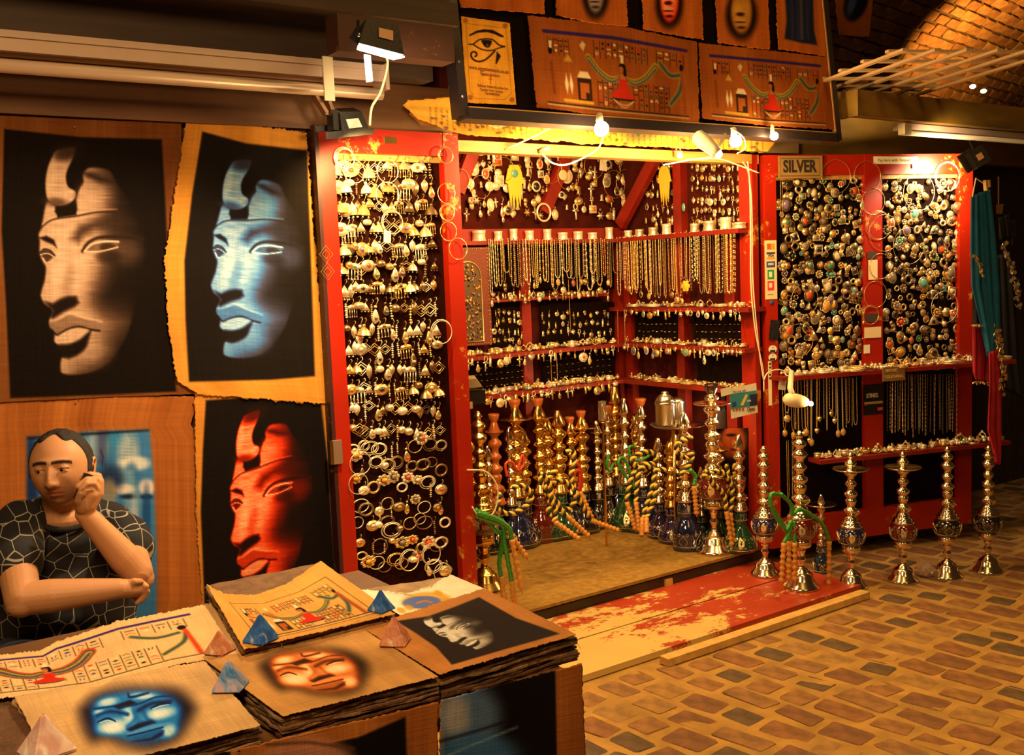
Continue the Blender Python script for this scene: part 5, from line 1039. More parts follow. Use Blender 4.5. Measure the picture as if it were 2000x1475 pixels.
o = sheet('papyrus_print', quad(S4, {0: [(438, 1160), (495, 1164), (560, 1141)]}), zp(.870).P, (200, 150), tb4, seed=53, base=(205, 150, 74), off=0, rag=.9, wave=.002, bow=lambda u, v: .028*(1-v)**2*(u-.2)**2+.012*(1-v)**2*(1-u)**4)
tag(o, 'yellow papyrus print with a green winged figure on the back stack', 'papyrus print', 'papyrus prints on the table')
def tb5(p):
    q = p.at(*np.array(p.X*1.0)[None], ) if 0 else p
    K = R1; q.ell(*K([(1140, 300)])[0], 48, 17, (200, 150, 50), .8, -.05, .35); q.ell(*K([(1115, 308)])[0], 38, 12, (90, 110, 175), 1, -.05, .25); q.stroke(K([(1090, 312), (1130, 300), (1165, 308)]), 3, (190, 120, 50), 2)
    for x, y in ((1200, 260), (1240, 300), (1050, 335), (1265, 300), (1010, 350), (1180, 345)): q.ell(*K([(x, y)])[0], 9, 5, (205, 150, 45), .85, .3, .6)
o = sheet('papyrus_print', quad(S5, {0: [(745, 1154), (795, 1160), (845, 1142)]}), zp(.845).P, (100, 70), tb5, seed=54, base=(232, 222, 196), off=0, rag=.8, wave=.002, bow=lambda u, v: .02*(1-v)**2*u)
tag(o, 'white papyrus with a blue and gold oval on the table beside the door', 'papyrus print', 'papyrus prints on the table')
def tb6(p): grain(p, 12, 6); scene_print(p, 460, 120, -.42, .08, .97, .93, 9, two=True, frame=False)
o = sheet('papyrus_print', [[(-90, 1300), (0, 1279), (80, 1272), (105, 1256), (225, 1216), (387, 1184), (412, 1178)], [(412, 1178), (470, 1276)], [(470, 1276), (340, 1300), (180, 1345), (0, 1364), (-70, 1372)], [(-70, 1372), (-90, 1300)]], zp(.850).P, (330, 90), tb6, seed=55, base=(214, 174, 122), off=0, rag=1.4, wave=.003)
tag(o, 'long papyrus frieze of red winged figures lying beside the seated man', 'papyrus print', 'papyrus prints on the table')
# frayed fibres at the sheet edges
mb = MB(); r_ = random.Random(5)
for (a, b, z, n, dx) in (((30, 1366), (405, 1176), .852, 0, 0), ((404, 1143), (477, 1269), .868, 60, 1), ((477, 1269), (772, 1200), .868, 60, 1), ((552, 1402), (856, 1322), .84, 60, 1), ((858, 1320), (1130, 1242), .84, 50, 1), ((110, 1275), (400, 1182), .853, 50, 1)):
    for k in range(n):
        f = r_.random(); p = zp(z).P(a[0]+(b[0]-a[0])*f, a[1]+(b[1]-a[1])*f)+Vector((0, 0, -r_.random()*.03*dx)); d = Vector((r_.uniform(-1, 1), r_.uniform(-1, .4), r_.uniform(-.7, .3))).normalized()*r_.uniform(.006, .018)
        mb.tube([p-d*.4, p+d*.4+Vector((0, 0, .002)), p+d], .0005, 3)
tag(mb.obj('papyrus_fibres', PAPS[2]), 'loose fibres fraying from the papyrus edges', 'fibres', kind='stuff')
# pictures hung down the table front
FP = Plane((0, 1.462, 0), NF)
def h1(p): streaks(p, 20, 1); p.fill([(480, 1480), (560, 1470), (700, 1440), (792, 1400), (798, 1600), (470, 1600)], (20, 14, 12), 3); p.ell(600, 1500, 95, 60, (190, 130, 105), .9, 0, .5); p.stroke([(520, 1455), (600, 1450), (690, 1462)], 5, (90, 60, 40), 5)
def h2(p):
    streaks(p, 20, 2); p.fill([(868, 1350), (1084, 1300), (1090, 1600), (868, 1600)], (20, 16, 18), 3); p.ell(915, 1400, 62, 62, (88, 120, 165), .95, .2, .8); p.ell(890, 1400, 26, 45, (190, 180, 175), .7, 0, 1.2); p.ell(930, 1475, 80, 45, (60, 110, 170), .9, 0, .8)
    p.stroke([(860, 1448), (930, 1428), (985, 1410)], 4, (20, 20, 30), 4, 1, 3); p.stroke([(875, 1475), (940, 1448), (1010, 1420)], 3, (140, 180, 200), 3, .7, 3)
def h0(p): streaks(p, 20, 3); p.fill([(-80, 1480), (450, 1440), (450, 1700), (-80, 1700)], (22, 16, 14), 3)
for q4, f, lab in (([(-100, 1590), (466, 1463), (470, 1760), (-100, 1800)], h0, 'papyrus picture with a black lower half at the left of the table front'), ([(470, 1462), (856, 1372), (850, 1700), (462, 1750)], h1, 'papyrus with a round tan form hanging on the table front'), ([(860, 1368), (1136, 1296), (1152, 1700), (855, 1720)], h2, 'papyrus with a blue torso hanging at the right end of the table front')):
    o = sheet('papyrus_picture', quad(q4), FP.P, (130, 120), f, seed=len(lab), base=(165, 100, 46), off=.0, rag=1.2, wave=.004); tag(o, lab, 'papyrus picture', 'pictures on the table front')
# stone pyramids
def pyramid(px, py, z, s, h, m, lab, rot, seed):
    o0 = zp(z).P(px, py); bm = bmesh.new()
    vs = [bm.verts.new((math.cos(PI/4+k*PI/2)*s*.72, math.sin(PI/4+k*PI/2)*s*.72, 0)) for k in range(4)]; tp = [bm.verts.new((math.cos(PI/4+k*PI/2)*s*.06, math.sin(PI/4+k*PI/2)*s*.06, h)) for k in range(4)]
    for k in range(4): bm.faces.new((vs[k], vs[(k+1) % 4], tp[(k+1) % 4], tp[k]))
    bm.faces.new(tp); bm.faces.new(vs[::-1]); bmesh.ops.bevel(bm, geom=bm.edges[:], offset=s*.05, segments=2, affect='EDGES'); bmesh.ops.triangulate(bm, faces=bm.faces[:])
    bmesh.ops.subdivide_edges(bm, edges=bm.edges[:], cuts=2, use_grid_fill=True)
    for v in bm.verts:
        n = mnoise.noise_vector(v.co*28+Vector((seed, 0, 0)))*.0022+mnoise.noise_vector(v.co*80+Vector((seed, 0, 0)))*.0008; v.co += Vector((n.x, n.y, n.z if v.co.z > .002 else 0)); v.co.z = max(v.co.z, 0)
    me = bpy.data.meshes.new('stone_pyramid'); bm.to_mesh(me); bm.free(); me.materials.append(m); o = link('stone_pyramid', me, None, o0+Vector((0, 0, .001))); o.rotation_euler.z = rot; return tag(o, lab, 'paperweight', 'stone pyramid paperweights')
def stone(name, c1, c2, c3, sc=30):
    m = mat(name, c1, .35, coat=.3); nt = m.node_tree; N = nt.nodes.new; L = nt.links.new; tc = N('ShaderNodeTexCoord'); n = N('ShaderNodeTexNoise'); n.inputs['Scale'].default_value = sc; n.inputs['Detail'].default_value = 8; n.inputs['Distortion'].default_value = 1.5; L(tc.outputs['Object'], n.inputs[0])
    r = N('ShaderNodeValToRGB'); L(n.outputs[0], r.inputs[0]); e = r.color_ramp.elements; e[0].position = .38; e[0].color = (*c1, 1); e[1].position = .56; e[1].color = (*c2, 1); k = e.new(.64); k.color = (*c3, 1); L(r.outputs[0], nt.nodes['Principled BSDF'].inputs['Base Color']); return m
SB = stone('blue_onyx', (.02, .10, .42), (.06, .20, .62), (.55, .50, .60)); SP_ = stone('pink_onyx', (.60, .26, .20), (.72, .42, .34), (.85, .75, .65)); SBP = stone('blue_pink_onyx', (.04, .20, .50), (.40, .40, .62), (.62, .30, .28), 18); SO = stone('orange_onyx', (.50, .16, .08), (.62, .30, .18), (.8, .6, .45)); SPW = stone('rose_onyx', (.62, .36, .33), (.80, .62, .56), (.92, .88, .82), 22)
for px, py, z, s, h, m, lab, rot, sd in ((510, 1252, .872, .052, .052, SB, 'blue stone pyramid on the near corner of the yellow print stack', .5, 1), (745, 1192, .872, .045, .042, SB, 'small blue stone pyramid at the right corner of the yellow print', .3, 2), (772, 1256, .857, .054, .052, SO, 'orange and pink stone pyramid between the orange face and the white profile', .8, 3),
        (430, 1274, .855, .046, .042, SO, 'small reddish stone pyramid by the corner of the long frieze', .6, 4), (450, 1344, .856, .052, .050, SBP, 'blue pyramid with pink veins between the blue and orange faces', .9, 5), (92, 1470, .856, .068, .060, SPW, 'large pale pink stone pyramid on the front left corner', .2, 6)):
    pyramid(px, py, z, s, h, m, lab, rot, sd)
# ------------------------------------------------------------------ water pipes
GLS = {n: mat('glass_'+n, c, .08, coat=1, spec=.8) for n, c in dict(navy=(.008, .012, .06), maroon=(.10, .008, .006), green=(.006, .05, .02), violet=(.018, .010, .06), black=(.010, .008, .010), teal=(.005, .03, .06)).items()}
LEAFG = mat('gilt_leaf', (.80, .60, .28), .35, .5); LEAFW = mat('white_line', (.42, .34, .22), .5)
YROPE = mat('yellow_strand', (.75, .50, .06), .6); BROPE = mat('black_strand', (.012, .010, .010), .6); GHOSE = mat('green_hose', (.04, .34, .04), .35, var=.5, vscale=150, coat=.4); RHOSE = mat('red_hose', (.50, .04, .01), .5, var=.3, vscale=100)
HWOOD = mat('turned_orange_wood', (.62, .26, .05), .35, var=.2, vscale=20, coat=.4)
FOOT = [(.112, 0), (.114, .006), (.106, .018), (.094, .030), (.080, .052), (.076, .056), (.072, .085), (.058, .100), (.044, .106), (.040, .118), (.022, .126), (.020, .155), (.030, .175), (.032, .185), (.022, .20), (.024, .215), (.030, .24), (.026, .255)]
CUP = [(.045, .255), (.064, .268), (.067, .285), (.064, .292), (.067, .300), (.060, .314)]
VA = [(.060, .312), (.084, .330), (.099, .365), (.101, .395), (.094, .425), (.074, .450)]
COLA = [(.080, .445), (.083, .456), (.078, .466), (.066, .472), (.069, .484), (.060, .492), (.048, .500), (.050, .512), (.036, .528), (.024, .540)]
STA = [(.022, .538), (.030, .552), (.040, .566), (.042, .578), (.030, .590), (.019, .600), (.024, .612), (.032, .640), (.030, .655), (.020, .664), (.030, .674), (.038, .690), (.036, .705), (.020, .716), (.018, .74), (.026, .752), (.034, .768), (.026, .784), (.018, .792), (.020, .82), (.032, .835), (.038, .85), (.032, .866), (.020, .878), (.018, .894), (.030, .905), (.034, .92), (.024, .936), (.014, .945), (.014, .962), (.022, .970), (.012, .985), (.009, 1.0)]
VB = [(.100, 0), (.124, .006), (.131, .040), (.130, .065), (.118, .105), (.090, .150), (.062, .190), (.048, .225), (.046, .25), (.054, .262), (.050, .28), (.050, .335), (.046, .345)]
VC = [(.092, 0), (.098, .01), (.088, .035), (.098, .08), (.10, .12), (.088, .17), (.064, .21), (.052, .235), (.058, .25), (.052, .30), (.048, .345)]
COLB = [(.058, .335), (.066, .342), (.064, .356), (.056, .362), (.060, .378), (.048, .386), (.050, .40), (.032, .415)]
STB = [(r, .415+(z-.538)/.462*.545) for r, z in STA[:-6]] + [(.014, .95), (.012, .965)]
BOWL = [(.012, .90), (.016, .925), (.020, .935), (.036, .965), (.042, .99), (.040, 1.0), (.030, .985)]
def prof_r(P_, z):
    for (r0, z0), (r1, z1) in zip(P_, P_[1:]):
        if z0 <= z <= z1: return r0+(r1-r0)*(z-z0)/max(z1-z0, 1e-6)
    return P_[-1][0]
def decor(P_, z0, z1, H, n, seed, m, par):
    r = random.Random(seed); mb = MB(); st = r.randrange(3)
    def S_(a, z): rr = prof_r(P_, z)+.0015; return Vector((rr*math.cos(a), rr*math.sin(a), z))*H
    for k in range(n):
        a0 = 2*PI*k/n+r.uniform(-.1, .1); zc = (z0+z1)/2; h = (z1-z0)*.42
        if st == 0:   # leaf with veins and curls
            L_ = [(a0+.30*math.sin(t*PI)*(1 if s > 0 else -.35), zc-h+2*h*t) for s in (1,) for t in np.linspace(0, 1, 8)]; L2 = [(a0-.10*math.sin(t*PI), zc-h+2*h*t) for t in np.linspace(0, 1, 8)]
            vs = [S_(a, z) for a, z in L_]+[S_(a, z) for a, z in L2]; mb.add(vs, [(i, i+1, i+9, i+8) for i in range(7)])
        for sg in (-1, 1):
            pts = [S_(a0+sg*(.10+.20*math.sin(t*4.2)), zc-h+2*h*t*.8) for t in np.linspace(0, 1, 10)]; mb.tube(pts, .0008, 3)
            c = (a0+sg*.30, zc+h*.5); mb.tube([S_(c[0]+.11*math.cos(t)*(1-t/9), c[1]+h*.34*math.sin(t)*(1-t/9)) for t in np.linspace(0, 7, 14)], .0010, 3)
        if st == 1: mb.tube([S_(a0+.14*math.sin(t), zc-.1*h+h*.7*math.cos(t)*(1 if math.cos(t) < 0 else .5)) for t in np.linspace(0, 2*PI, 14)], .0013, 3)
        for q_ in range(4): mb.ball(S_(a0+.5*PI/n*2, zc-h+q_*h*.5), .0020, 4)
    for z in (z0,): mb.torus((0, 0, z*H), (prof_r(P_, z)+.001)*H, .0009, 24, 3, 'z')
    return mb.obj('vase_decoration', m, par, False, (0, 0, 0))
HN = [0]
def hookah(px, py, top, kind, glass, metal, label, zb=.097, tray=None, bowl=None, tin=None, lean=0, seed=None, group='water pipes standing on the carpet', port=1, thin=1.0):
    b = PZ(px, py, zb)
    while zb > .09 and (b.y > 4.44 or b.x > 3.84): py += 2; b = PZ(px, py, zb)
    dep = (b-CAM).dot(F_); H = (py-top)*dep/FPX*1.0; HN[0] += 1; seed = seed or HN[0]
    t = thing('water_pipe', label, 'water pipe', b, group); sc = lambda P_, k=1: [(r*H*k*thin, z*H) for r, z in P_]
    L0 = (0, 0, 0); n = 24; vz = None
    if kind == 'A':
        for nm, P_, m in (('foot', FOOT, metal), ('cup', CUP, metal), ('vase', VA, GLS[glass]), ('collar', COLA, metal), ('stem', STA, metal)): pt_ = MB().lathe(sc(P_, 1.3 if nm == 'stem' else 1), n=n).obj(nm, m, t, True, L0); vz = pt_ if nm == 'vase' else vz
        decor([(r*thin, z) for r, z in VA], .335, .43, H, 5, seed, LEAFG if seed % 2 else LEAFW, vz); zc = .50; zt = .91
    else:
        V_ = VB if kind == 'B' else VC
        for nm, P_, m in (('vase', V_, GLS[glass]), ('collar', COLB, metal), ('stem', STB, metal)): pt_ = MB().lathe(sc(P_, (1.75 if metal is BRASS else 1.4) if nm == 'stem' else 1), n=n).obj(nm, m, t, True, L0); vz = pt_ if nm == 'vase' else vz
        decor([(r*thin, z) for r, z in V_], .03, .15, H, 5, seed, LEAFG if seed % 2 else LEAFW, vz); decor([(r*thin, z) for r, z in V_], .262, .33, H, 3, seed+9, LEAFW, vz); zc = .385; zt = .90
    for k, a in enumerate((-.5, -2.4)[:port+1]):
        mb = MB(); d = Vector((math.cos(a), math.sin(a), .9)).normalized(); o0 = Vector((0, 0, zc*H)); mb.tube([o0+d*.02*H, o0+d*.075*H, o0+d*.085*H], [.012*H, .010*H, .013*H], 8); mb.obj('hose_port', metal, t, True, L0)
    if tray: mb = MB(); mb.lathe([(.01, 0), (tray*.5, -.002), (tray*.92, .004), (tray, .010), (tray*1.01, .012), (tray*.9, .007), (.012, .003)], (0, 0, zt*H-.03), 32); mb.obj('ash_tray', metal, t, True, L0)
    if bowl: mb = MB(); mb.lathe([(r*1.0, z) for r, z in [(q_[0]*H, q_[1]*H) for q_ in BOWL]], n=16); mb.obj('tobacco_bowl', bowl, t, True, L0)
    if lean: t.rotation_euler = (0, lean, 0)
    return t, b, H
OUT = 'water pipes standing in the row on the paving'
for a in ((1495, 1122, 868, 'navy', 'brass and nickel water pipe with dark blue bowl, beside the booth jamb', .032, None), (1565, 1147, 838, 'maroon', 'tallest water pipe with brown bowl, on the corner of the red plank', .032, None), (1663, 1146, 880, 'navy', 'water pipe with a wide tray near its top, just off the red plank', .002, .085),
          (1764, 1134, 878, 'maroon', 'water pipe with a tray and a golden leaf on its bowl, right of the gap', .002, .085), (1850, 1126, 868, 'black', 'second water pipe from the right end of the paving row', .002, None), (1929, 1116, 866, 'black', 'water pipe at the far right end of the row, by the pink scarf', .002, None)):
    px, py, top, g, lab, zb, tr = a; hookah(px, py, top, 'A', g, CHROME, lab, zb, tr, group=OUT)
hookah(1605, 1118, 958, 'C', 'teal', CHROME, 'short water pipe with a blue glass vase behind the tallest one', .002, .075, group=OUT)
hookah(948, 1152, 800, 'A', 'maroon', COPPER if 0 else BRASS, 'footed water pipe with a maroon bowl at the left end of the carpet', thin=.95)
for a in ((1016, 1062, 778, 'B', 'navy', BRASS, 'water pipe with a broad navy vase and a large tilted tray', .105, COPPER), (1060, 1052, 776, 'C', 'maroon', BRASS, 'water pipe with a maroon vase painted with a heart scroll', .095, COPPER),
          (1097, 1038, 790, 'B', 'green', BRASS, 'all brass stemmed water pipe with a green vase behind the striped hoses', None, None), (1142, 1026, 800, 'B', 'black', BRASS, 'water pipe with a black vase next to the red hose', .10, COPPER), (1170, 1012, 812, 'C', 'black', CHROME, 'nickel stemmed water pipe with a gold flower vase', .060, None),
          (1208, 1020, 742, 'B', 'navy', BRASS, 'tall brass water pipe in the far corner of the booth', None, None), (1226, 1032, 766, 'B', 'green', CHROME, 'slim nickel water pipe with a green vase in front of the corner', None, None), (1258, 1036, 776, 'B', 'navy', CHROME, 'nickel water pipe with an orange clay bowl', .05, COPPER),
          (1290, 1048, 846, 'B', 'violet', CHROME, 'water pipe with a violet vase and a plain pointed stem', None, None), (1313, 1058, 852, 'B', 'violet', BRASS, 'water pipe with a violet blue vase and a brass stem', None, None), (1341, 1072, 792, 'C', 'navy', CHROME, 'water pipe with a dotted blue vase in the front row of the carpet', .115, None),
          (1372, 1058, 905, 'B', 'teal', CHROME, 'small water pipe half hidden behind the footed one', None, None), (1447, 1068, 838, 'B', 'green', CHROME, 'water pipe with a green vase and gold leaf at the right jamb', None, None),
          (1003, 1030, 822, 'B', 'navy', CHROME, 'nickel water pipe at the back left behind the large tray', None, None), (975, 1040, 806, 'B', 'black', COPPER, 'copper stemmed water pipe at the back left corner', .05, COPPER), (1030, 1010, 830, 'B', 'black', BRASS, 'brass water pipe at the back between the two trays', None, None),
          (1075, 1000, 806, 'B', 'green', BRASS, 'brass water pipe deep in the back row behind the heart vase', None, None), (1120, 995, 812, 'B', 'black', BRASS, 'brass water pipe deep at the back beside the red hose', .05, COPPER), (1192, 990, 790, 'B', 'black', CHROME, 'nickel water pipe far back under the middle of the shelves', .05, COPPER),
          (1245, 1000, 800, 'B', 'navy', BRASS, 'brass water pipe hidden behind the orange bowl one', None, None), (1322, 1020, 838, 'B', 'black', BRASS, 'brass water pipe standing back against the side wall', .07, None), (1405, 1035, 846, 'B', 'green', BRASS, 'brass topped water pipe against the side wall near the jamb', .06, None)):
    px, py, top, kd, g, m, lab, tr, bw = a; hookah(px, py, top, kd, g, m, lab, .098, tr, bw)
hookah(1396, 1077, 748, 'A', 'maroon', CHROME, 'footed water pipe with a white heart on its maroon bowl and a high tray', .098, .095, mat('dark_glass_bowl', (.03, .01, .008), .1, coat=1))
# more small ones at the dim left
for px, py, top, m in ((925, 1090, 842, BRASS), (960, 1072, 860, CHROME)): hookah(px, py, top, 'B', 'black', m, f"{'brass' if m is BRASS else 'nickel'} water pipe crowded behind the left stile of the booth", .098)
# hoses
def rope(pts, kind, label, handle=True, R=.012, group='water pipe hoses', hend=.16):
    P_ = [Vector(p) for p in spline(pts, 10)]
    t = thing('pipe_hose', label, 'hose', P_[0], group); o0 = P_[0]; P_ = [p-o0 for p in P_]
    if kind == 'stripe':
        for m, ph in ((YROPE, 0), (BROPE, PI/2*2)):
            tw = []; s = 0; up = None
            for i, p in enumerate(P_):
                d = (P_[min(i+1, len(P_)-1)]-P_[max(i-1, 0)]).normalized(); 
                if i: s += (P_[i]-P_[i-1]).length
                if up is None: up = d.orthogonal().normalized()
                up = (up-d*up.dot(d)).normalized(); w = d.cross(up); a = ph+s*150; tw.append(p+(up*math.cos(a)+w*math.sin(a))*R*.48)
            mb = MB(); mb.tube(tw, R*.68, 6); mb.obj('hose_strand', m, t, True, (0, 0, 0))
    else:
        mb = MB(); mb.tube(P_, [R*(.85+.1*math.sin(i*1.9)) for i in range(len(P_))], 8); mb.obj('hose_tube', {'green': GHOSE, 'red': RHOSE}[kind], t, True, (0, 0, 0))
    if handle:
        d = (P_[-1]-P_[-3]).normalized() if not isinstance(handle, Vector) else handle.normalized(); L = hend; pr = [(.006, 0), (.013, .004), (.012, .02)]
        for k in range(6): z = .03+k*(L-.04)/6; pr += [(.0095, z), (.0150, z+.008), (.0095, z+.016)]
        pr += [(.005, L-.012), (.0035, L)]; qM = d.to_track_quat('Z', 'Y').to_matrix(); mb = MB(); mb.lathe(pr, P_[-1], 10, qM); mb.obj('mouthpiece', HWOOD, t, True, (0, 0, 0))
    return t
def pp(pts, Y): return [PY(x, y, Y if not isinstance(Y, (list, tuple)) else Y[i]) for i, (x, y) in enumerate(pts)]
K8 = lambda pts: [(880+x/3.353, 740+y/3.353) for x, y in pts]; K9 = lambda pts: [(1180+x/3.881, 740+y/3.881) for x, y in pts]
rope(pp(K8([(330, 750), (310, 850), (390, 885), (470, 850), (530, 790), (510, 730), (465, 700), (400, 715)]), 3.80), 'stripe', 'black and yellow twisted hose looped round the navy vase', False)
rope(pp(K8([(600, 590), (590, 660), (620, 730), (650, 810), (640, 860), (650, 900)]), 3.82), 'stripe', 'black and yellow twisted hose hanging beside the heart vase', False)
rope(pp(K8([(690, 600), (640, 650), (630, 730), (690, 800), (730, 870), (765, 900)]), 3.80), 'stripe', 'black and yellow twisted hose crossing in front of the green vase', Vector((.6, -.3, -.7)))
rope(pp(K8([(600, 610), (650, 700), (660, 790), (690, 860), (680, 935)]), 3.76), 'stripe', 'black and yellow twisted hose with its mouthpiece lying on the carpet', Vector((.8, -.5, -.75)))
rope(pp(K8([(640, 760), (670, 680), (740, 670), (800, 720), (820, 780), (780, 850), (740, 850)]), 3.84), 'stripe', 'black and yellow twisted hose bent into a loop by the red hose', False)
rope(pp(K8([(760, 480), (800, 470), (810, 560), (790, 640), (830, 760), (880, 860), (930, 930)]), 3.86), 'stripe', 'long black and yellow hose ending right of the red hose', Vector((.9, -.4, -.45)))
rope(pp(K8([(790, 640), (800, 570), (835, 565), (855, 640), (850, 720), (800, 700), (790, 650), (840, 600), (845, 735)]), 3.90), 'red', 'coiled orange red hose hung on a brass stem', Vector((.25, -.3, -.9)))
rope(pp(K8([(370, 640), (360, 560), (400, 545), (440, 600), (480, 560), (470, 500), (440, 600)]), 4.0), 'red', 'orange red hose wound round the navy vase stem', False, .008)
rope(pp(K8([(160, 860), (250, 900), (330, 930), (370, 985)]), 3.50), 'green', 'upper green hose at the left end of the carpet', Vector((.45, -.25, -.85)), .013)
rope(pp(K8([(170, 900), (260, 930), (340, 960), (350, 1060), (370, 1160), (400, 1320)]), 3.48), 'green', 'long green hose hanging down at the left end of the carpet', Vector((.1, 0, -1)), .012)
rope(pp(K8([(150, 880), (240, 930), (300, 1000), (340, 1030), (320, 1200), (330, 1290)]), 3.52), 'green', 'green hose behind the long one at the left end', Vector((.1, -.05, -1)), .012)
rope(pp(K8([(180, 880), (300, 920), (385, 980), (400, 1050)]), 3.46), 'green', 'short green hose with a mouthpiece hanging over the carpet edge', Vector((.12, -.1, -1)), .011, hend=.24)
rope(pp(K9([(240, 700), (190, 760), (150, 720), (110, 640), (125, 600), (160, 620), (200, 720), (230, 830)]), 3.88), 'green', 'green hose coiled beside the nickel corner pipe', False, .010)
rope(pp(K9([(230, 510), (190, 520), (200, 590), (250, 620), (330, 590), (350, 560)]), 4.0), 'green', 'green hose draped behind the striped ones near the corner', False, .009)
rope(pp(K9([(40, 570), (20, 640), (40, 700), (70, 640)]), 4.2), 'green', 'green hose far back near the middle of the booth', False, .009)
rope(pp(K9([(360, 690), (280, 680), (215, 640), (230, 590), (320, 550), (385, 580), (380, 640), (300, 650), (215, 730), (190, 820), (170, 930)]), 3.78), 'stripe', 'black and yellow hose knotted round the orange bowl pipe', Vector((.2, -.2, -1)))
rope(pp(K9([(380, 700), (330, 660), (270, 690), (250, 800), (240, 930)]), 3.76), 'stripe', 'black and yellow hose hanging straight left of the violet vase', Vector((-.05, -.2, -1)))
rope(pp(K9([(460, 690), (390, 700), (370, 800), (340, 900), (290, 1050)]), 3.72), 'stripe', 'black and yellow hose reaching the carpet before the violet vase', Vector((-.35, -.3, -.9)), hend=.10)
rope(pp(K9([(400, 800), (380, 900), (350, 980), (320, 1050)]), 3.70), 'stripe', 'short black and yellow hose end beside the violet vase foot', Vector((-.3, -.3, -.9)), hend=.08)
rope(pp(K9([(660, 440), (600, 470), (550, 500), (560, 560), (620, 600), (670, 560), (650, 640), (570, 740)]), 3.66), 'stripe', 'black and yellow hose wound high round the dotted blue pipe', False)
rope(pp(K9([(775, 690), (820, 790), (870, 830), (915, 900), (925, 1000)]), 3.56), 'stripe', 'black and yellow hose passing over the maroon heart bowl', Vector((.1, -.1, -1)), hend=.2)
rope(pp(K9([(750, 740), (870, 700), (960, 790), (970, 900), (955, 1010)]), 3.56), 'stripe', 'outer black and yellow hose right of the maroon heart bowl', Vector((.05, -.1, -1)), hend=.2)
rope(pp(K9([(930, 650), (940, 720), (980, 790), (990, 650), (985, 720)]), 3.62), 'stripe', 'black and yellow hose doubled behind the green leaf vase', False)
rope(pp(K9([(650, 690), (690, 740), (680, 810)]), 3.62), 'green', 'short green hose above an orange mouthpiece', Vector((.05, -.05, -1)), .012)
K10 = lambda pts: [(1460+x/2.95, 680+y/2.95) for x, y in pts]
rope(pp(K10([(190, 850), (140, 840), (135, 900), (170, 980), (220, 1050), (250, 1000), (240, 1060), (210, 1120)]), 3.02), 'green', 'glittering green hose looped over the pipe beside the jamb', Vector((-.12, 0, -1)), .011, hend=.2)
rope(pp(K10([(190, 840), (250, 900), (260, 960), (300, 930), (380, 970), (440, 1030), (470, 1110)]), 3.05), 'green', 'glittering green hose reaching right past the tallest pipe', Vector((-.03, 0, -1)), .011, hend=.24)
rope(pp(K10([(150, 930), (200, 1010), (240, 1060), (240, 1110)]), 3.06), 'green', 'short green hose between the two left pipes of the row', Vector((-.03, 0, -1)), .010, hend=.2)
rope(pp(K10([(270, 1000), (275, 1060), (272, 1120)]), 3.08), 'green', 'thin green hose just behind the tallest pipe', Vector((0, 0, -1)), .009, hend=.2)
# canister and trays among the pipes
t = thing('silver_canister', 'large shiny lidded canister standing on the wide round tray', 'canister', PY(1300, 829, 3.85)); MB().lathe([(.048, 0), (.05, .004), (.05, .10), (.053, .104), (.053, .116), (.05, .12)], n=28).obj('body', STEEL, t, True, (0, 0, 0)); MB().lathe([(.052, .118), (.045, .135), (.030, .152), (.018, .160), (.020, .168), (.006, .174)], n=28).obj('lid', STEEL, t, True, (0, 0, 0))
t2 = thing('silver_canister', 'second narrower canister just behind the large one', 'canister', PY(1326, 829, 4.0)); MB().lathe([(.036, 0), (.038, .004), (.038, .12), (.041, .124), (.034, .14), (.01, .150)], n=24).obj('body', STEEL, t2, True, (0, 0, 0))
c_ = PY(1315, 832, 3.88); mb = MB(); mb.lathe([(.02, -.004), (.105, -.003), (.118, .008), (.121, .012), (.105, .002), (.02, 0)], c_, 36); tag(mb.obj('round_tray', STEEL, None, True), 'wide round tray under the shiny canisters', 'tray')
mb = MB(); mb.tube([c_+Vector((0, 0, -.004)), Vector((c_.x, c_.y, .10))], .010, 8); tag(mb.obj('tray_stand', BRASS, None, True), 'slim brass stand carrying the wide round tray', 'stand')
t3 = thing('glass_lantern', 'small clear glass chimney with a brass burner among the pipes', 'lantern', PY(1177, 822, 4.1)); MB().lathe([(.022, 0), (.022, .10), (.024, .104), (.020, .10), (.020, .002)], n=20, cap=False).obj('chimney', mat('clear_glass', (.9, .85, .75), .05, trans=.95), t3, True, (0, 0, 0)); MB().lathe([(.02, 0), (.012, .02), (.015, .04), (.007, .06), (.010, .075), (.003, .09)], n=14).obj('burner', BRASS, t3, True, (0, 0, 0)); mb = MB(); mb.tube([(0, 0, -.01), (0, 0, -.005)], .02, 12); mb.obj('base_plate', BRASS, t3, True, (0, 0, 0)); mb = MB(); mb.tube([PY(1177, 826, 4.1), PY(1177, 826, 4.1)*1+Vector((0, 0, -.70))], .008, 6); tag(mb.obj('lantern_stand', BRASS), 'thin brass stand under the glass chimney', 'stand')
# clear crystal lump on the paving
bm = bmesh.new(); bmesh.ops.create_icosphere(bm, subdivisions=2, radius=.045)
for v in bm.verts: v.co *= 1+.35*mnoise.noise(v.co*40); v.co.z *= .8
me = bpy.data.meshes.new('crystal'); bm.to_mesh(me); bm.free(); me.materials.append(mat('crystal', (.55, .38, .34), .15, trans=.35)); tag(link('crystal_lump', me, None, PZ(1808, 1126, .0)+Vector((0, 0, .034))), 'rough pinkish crystal lump between two pipes on the paving', 'crystal')
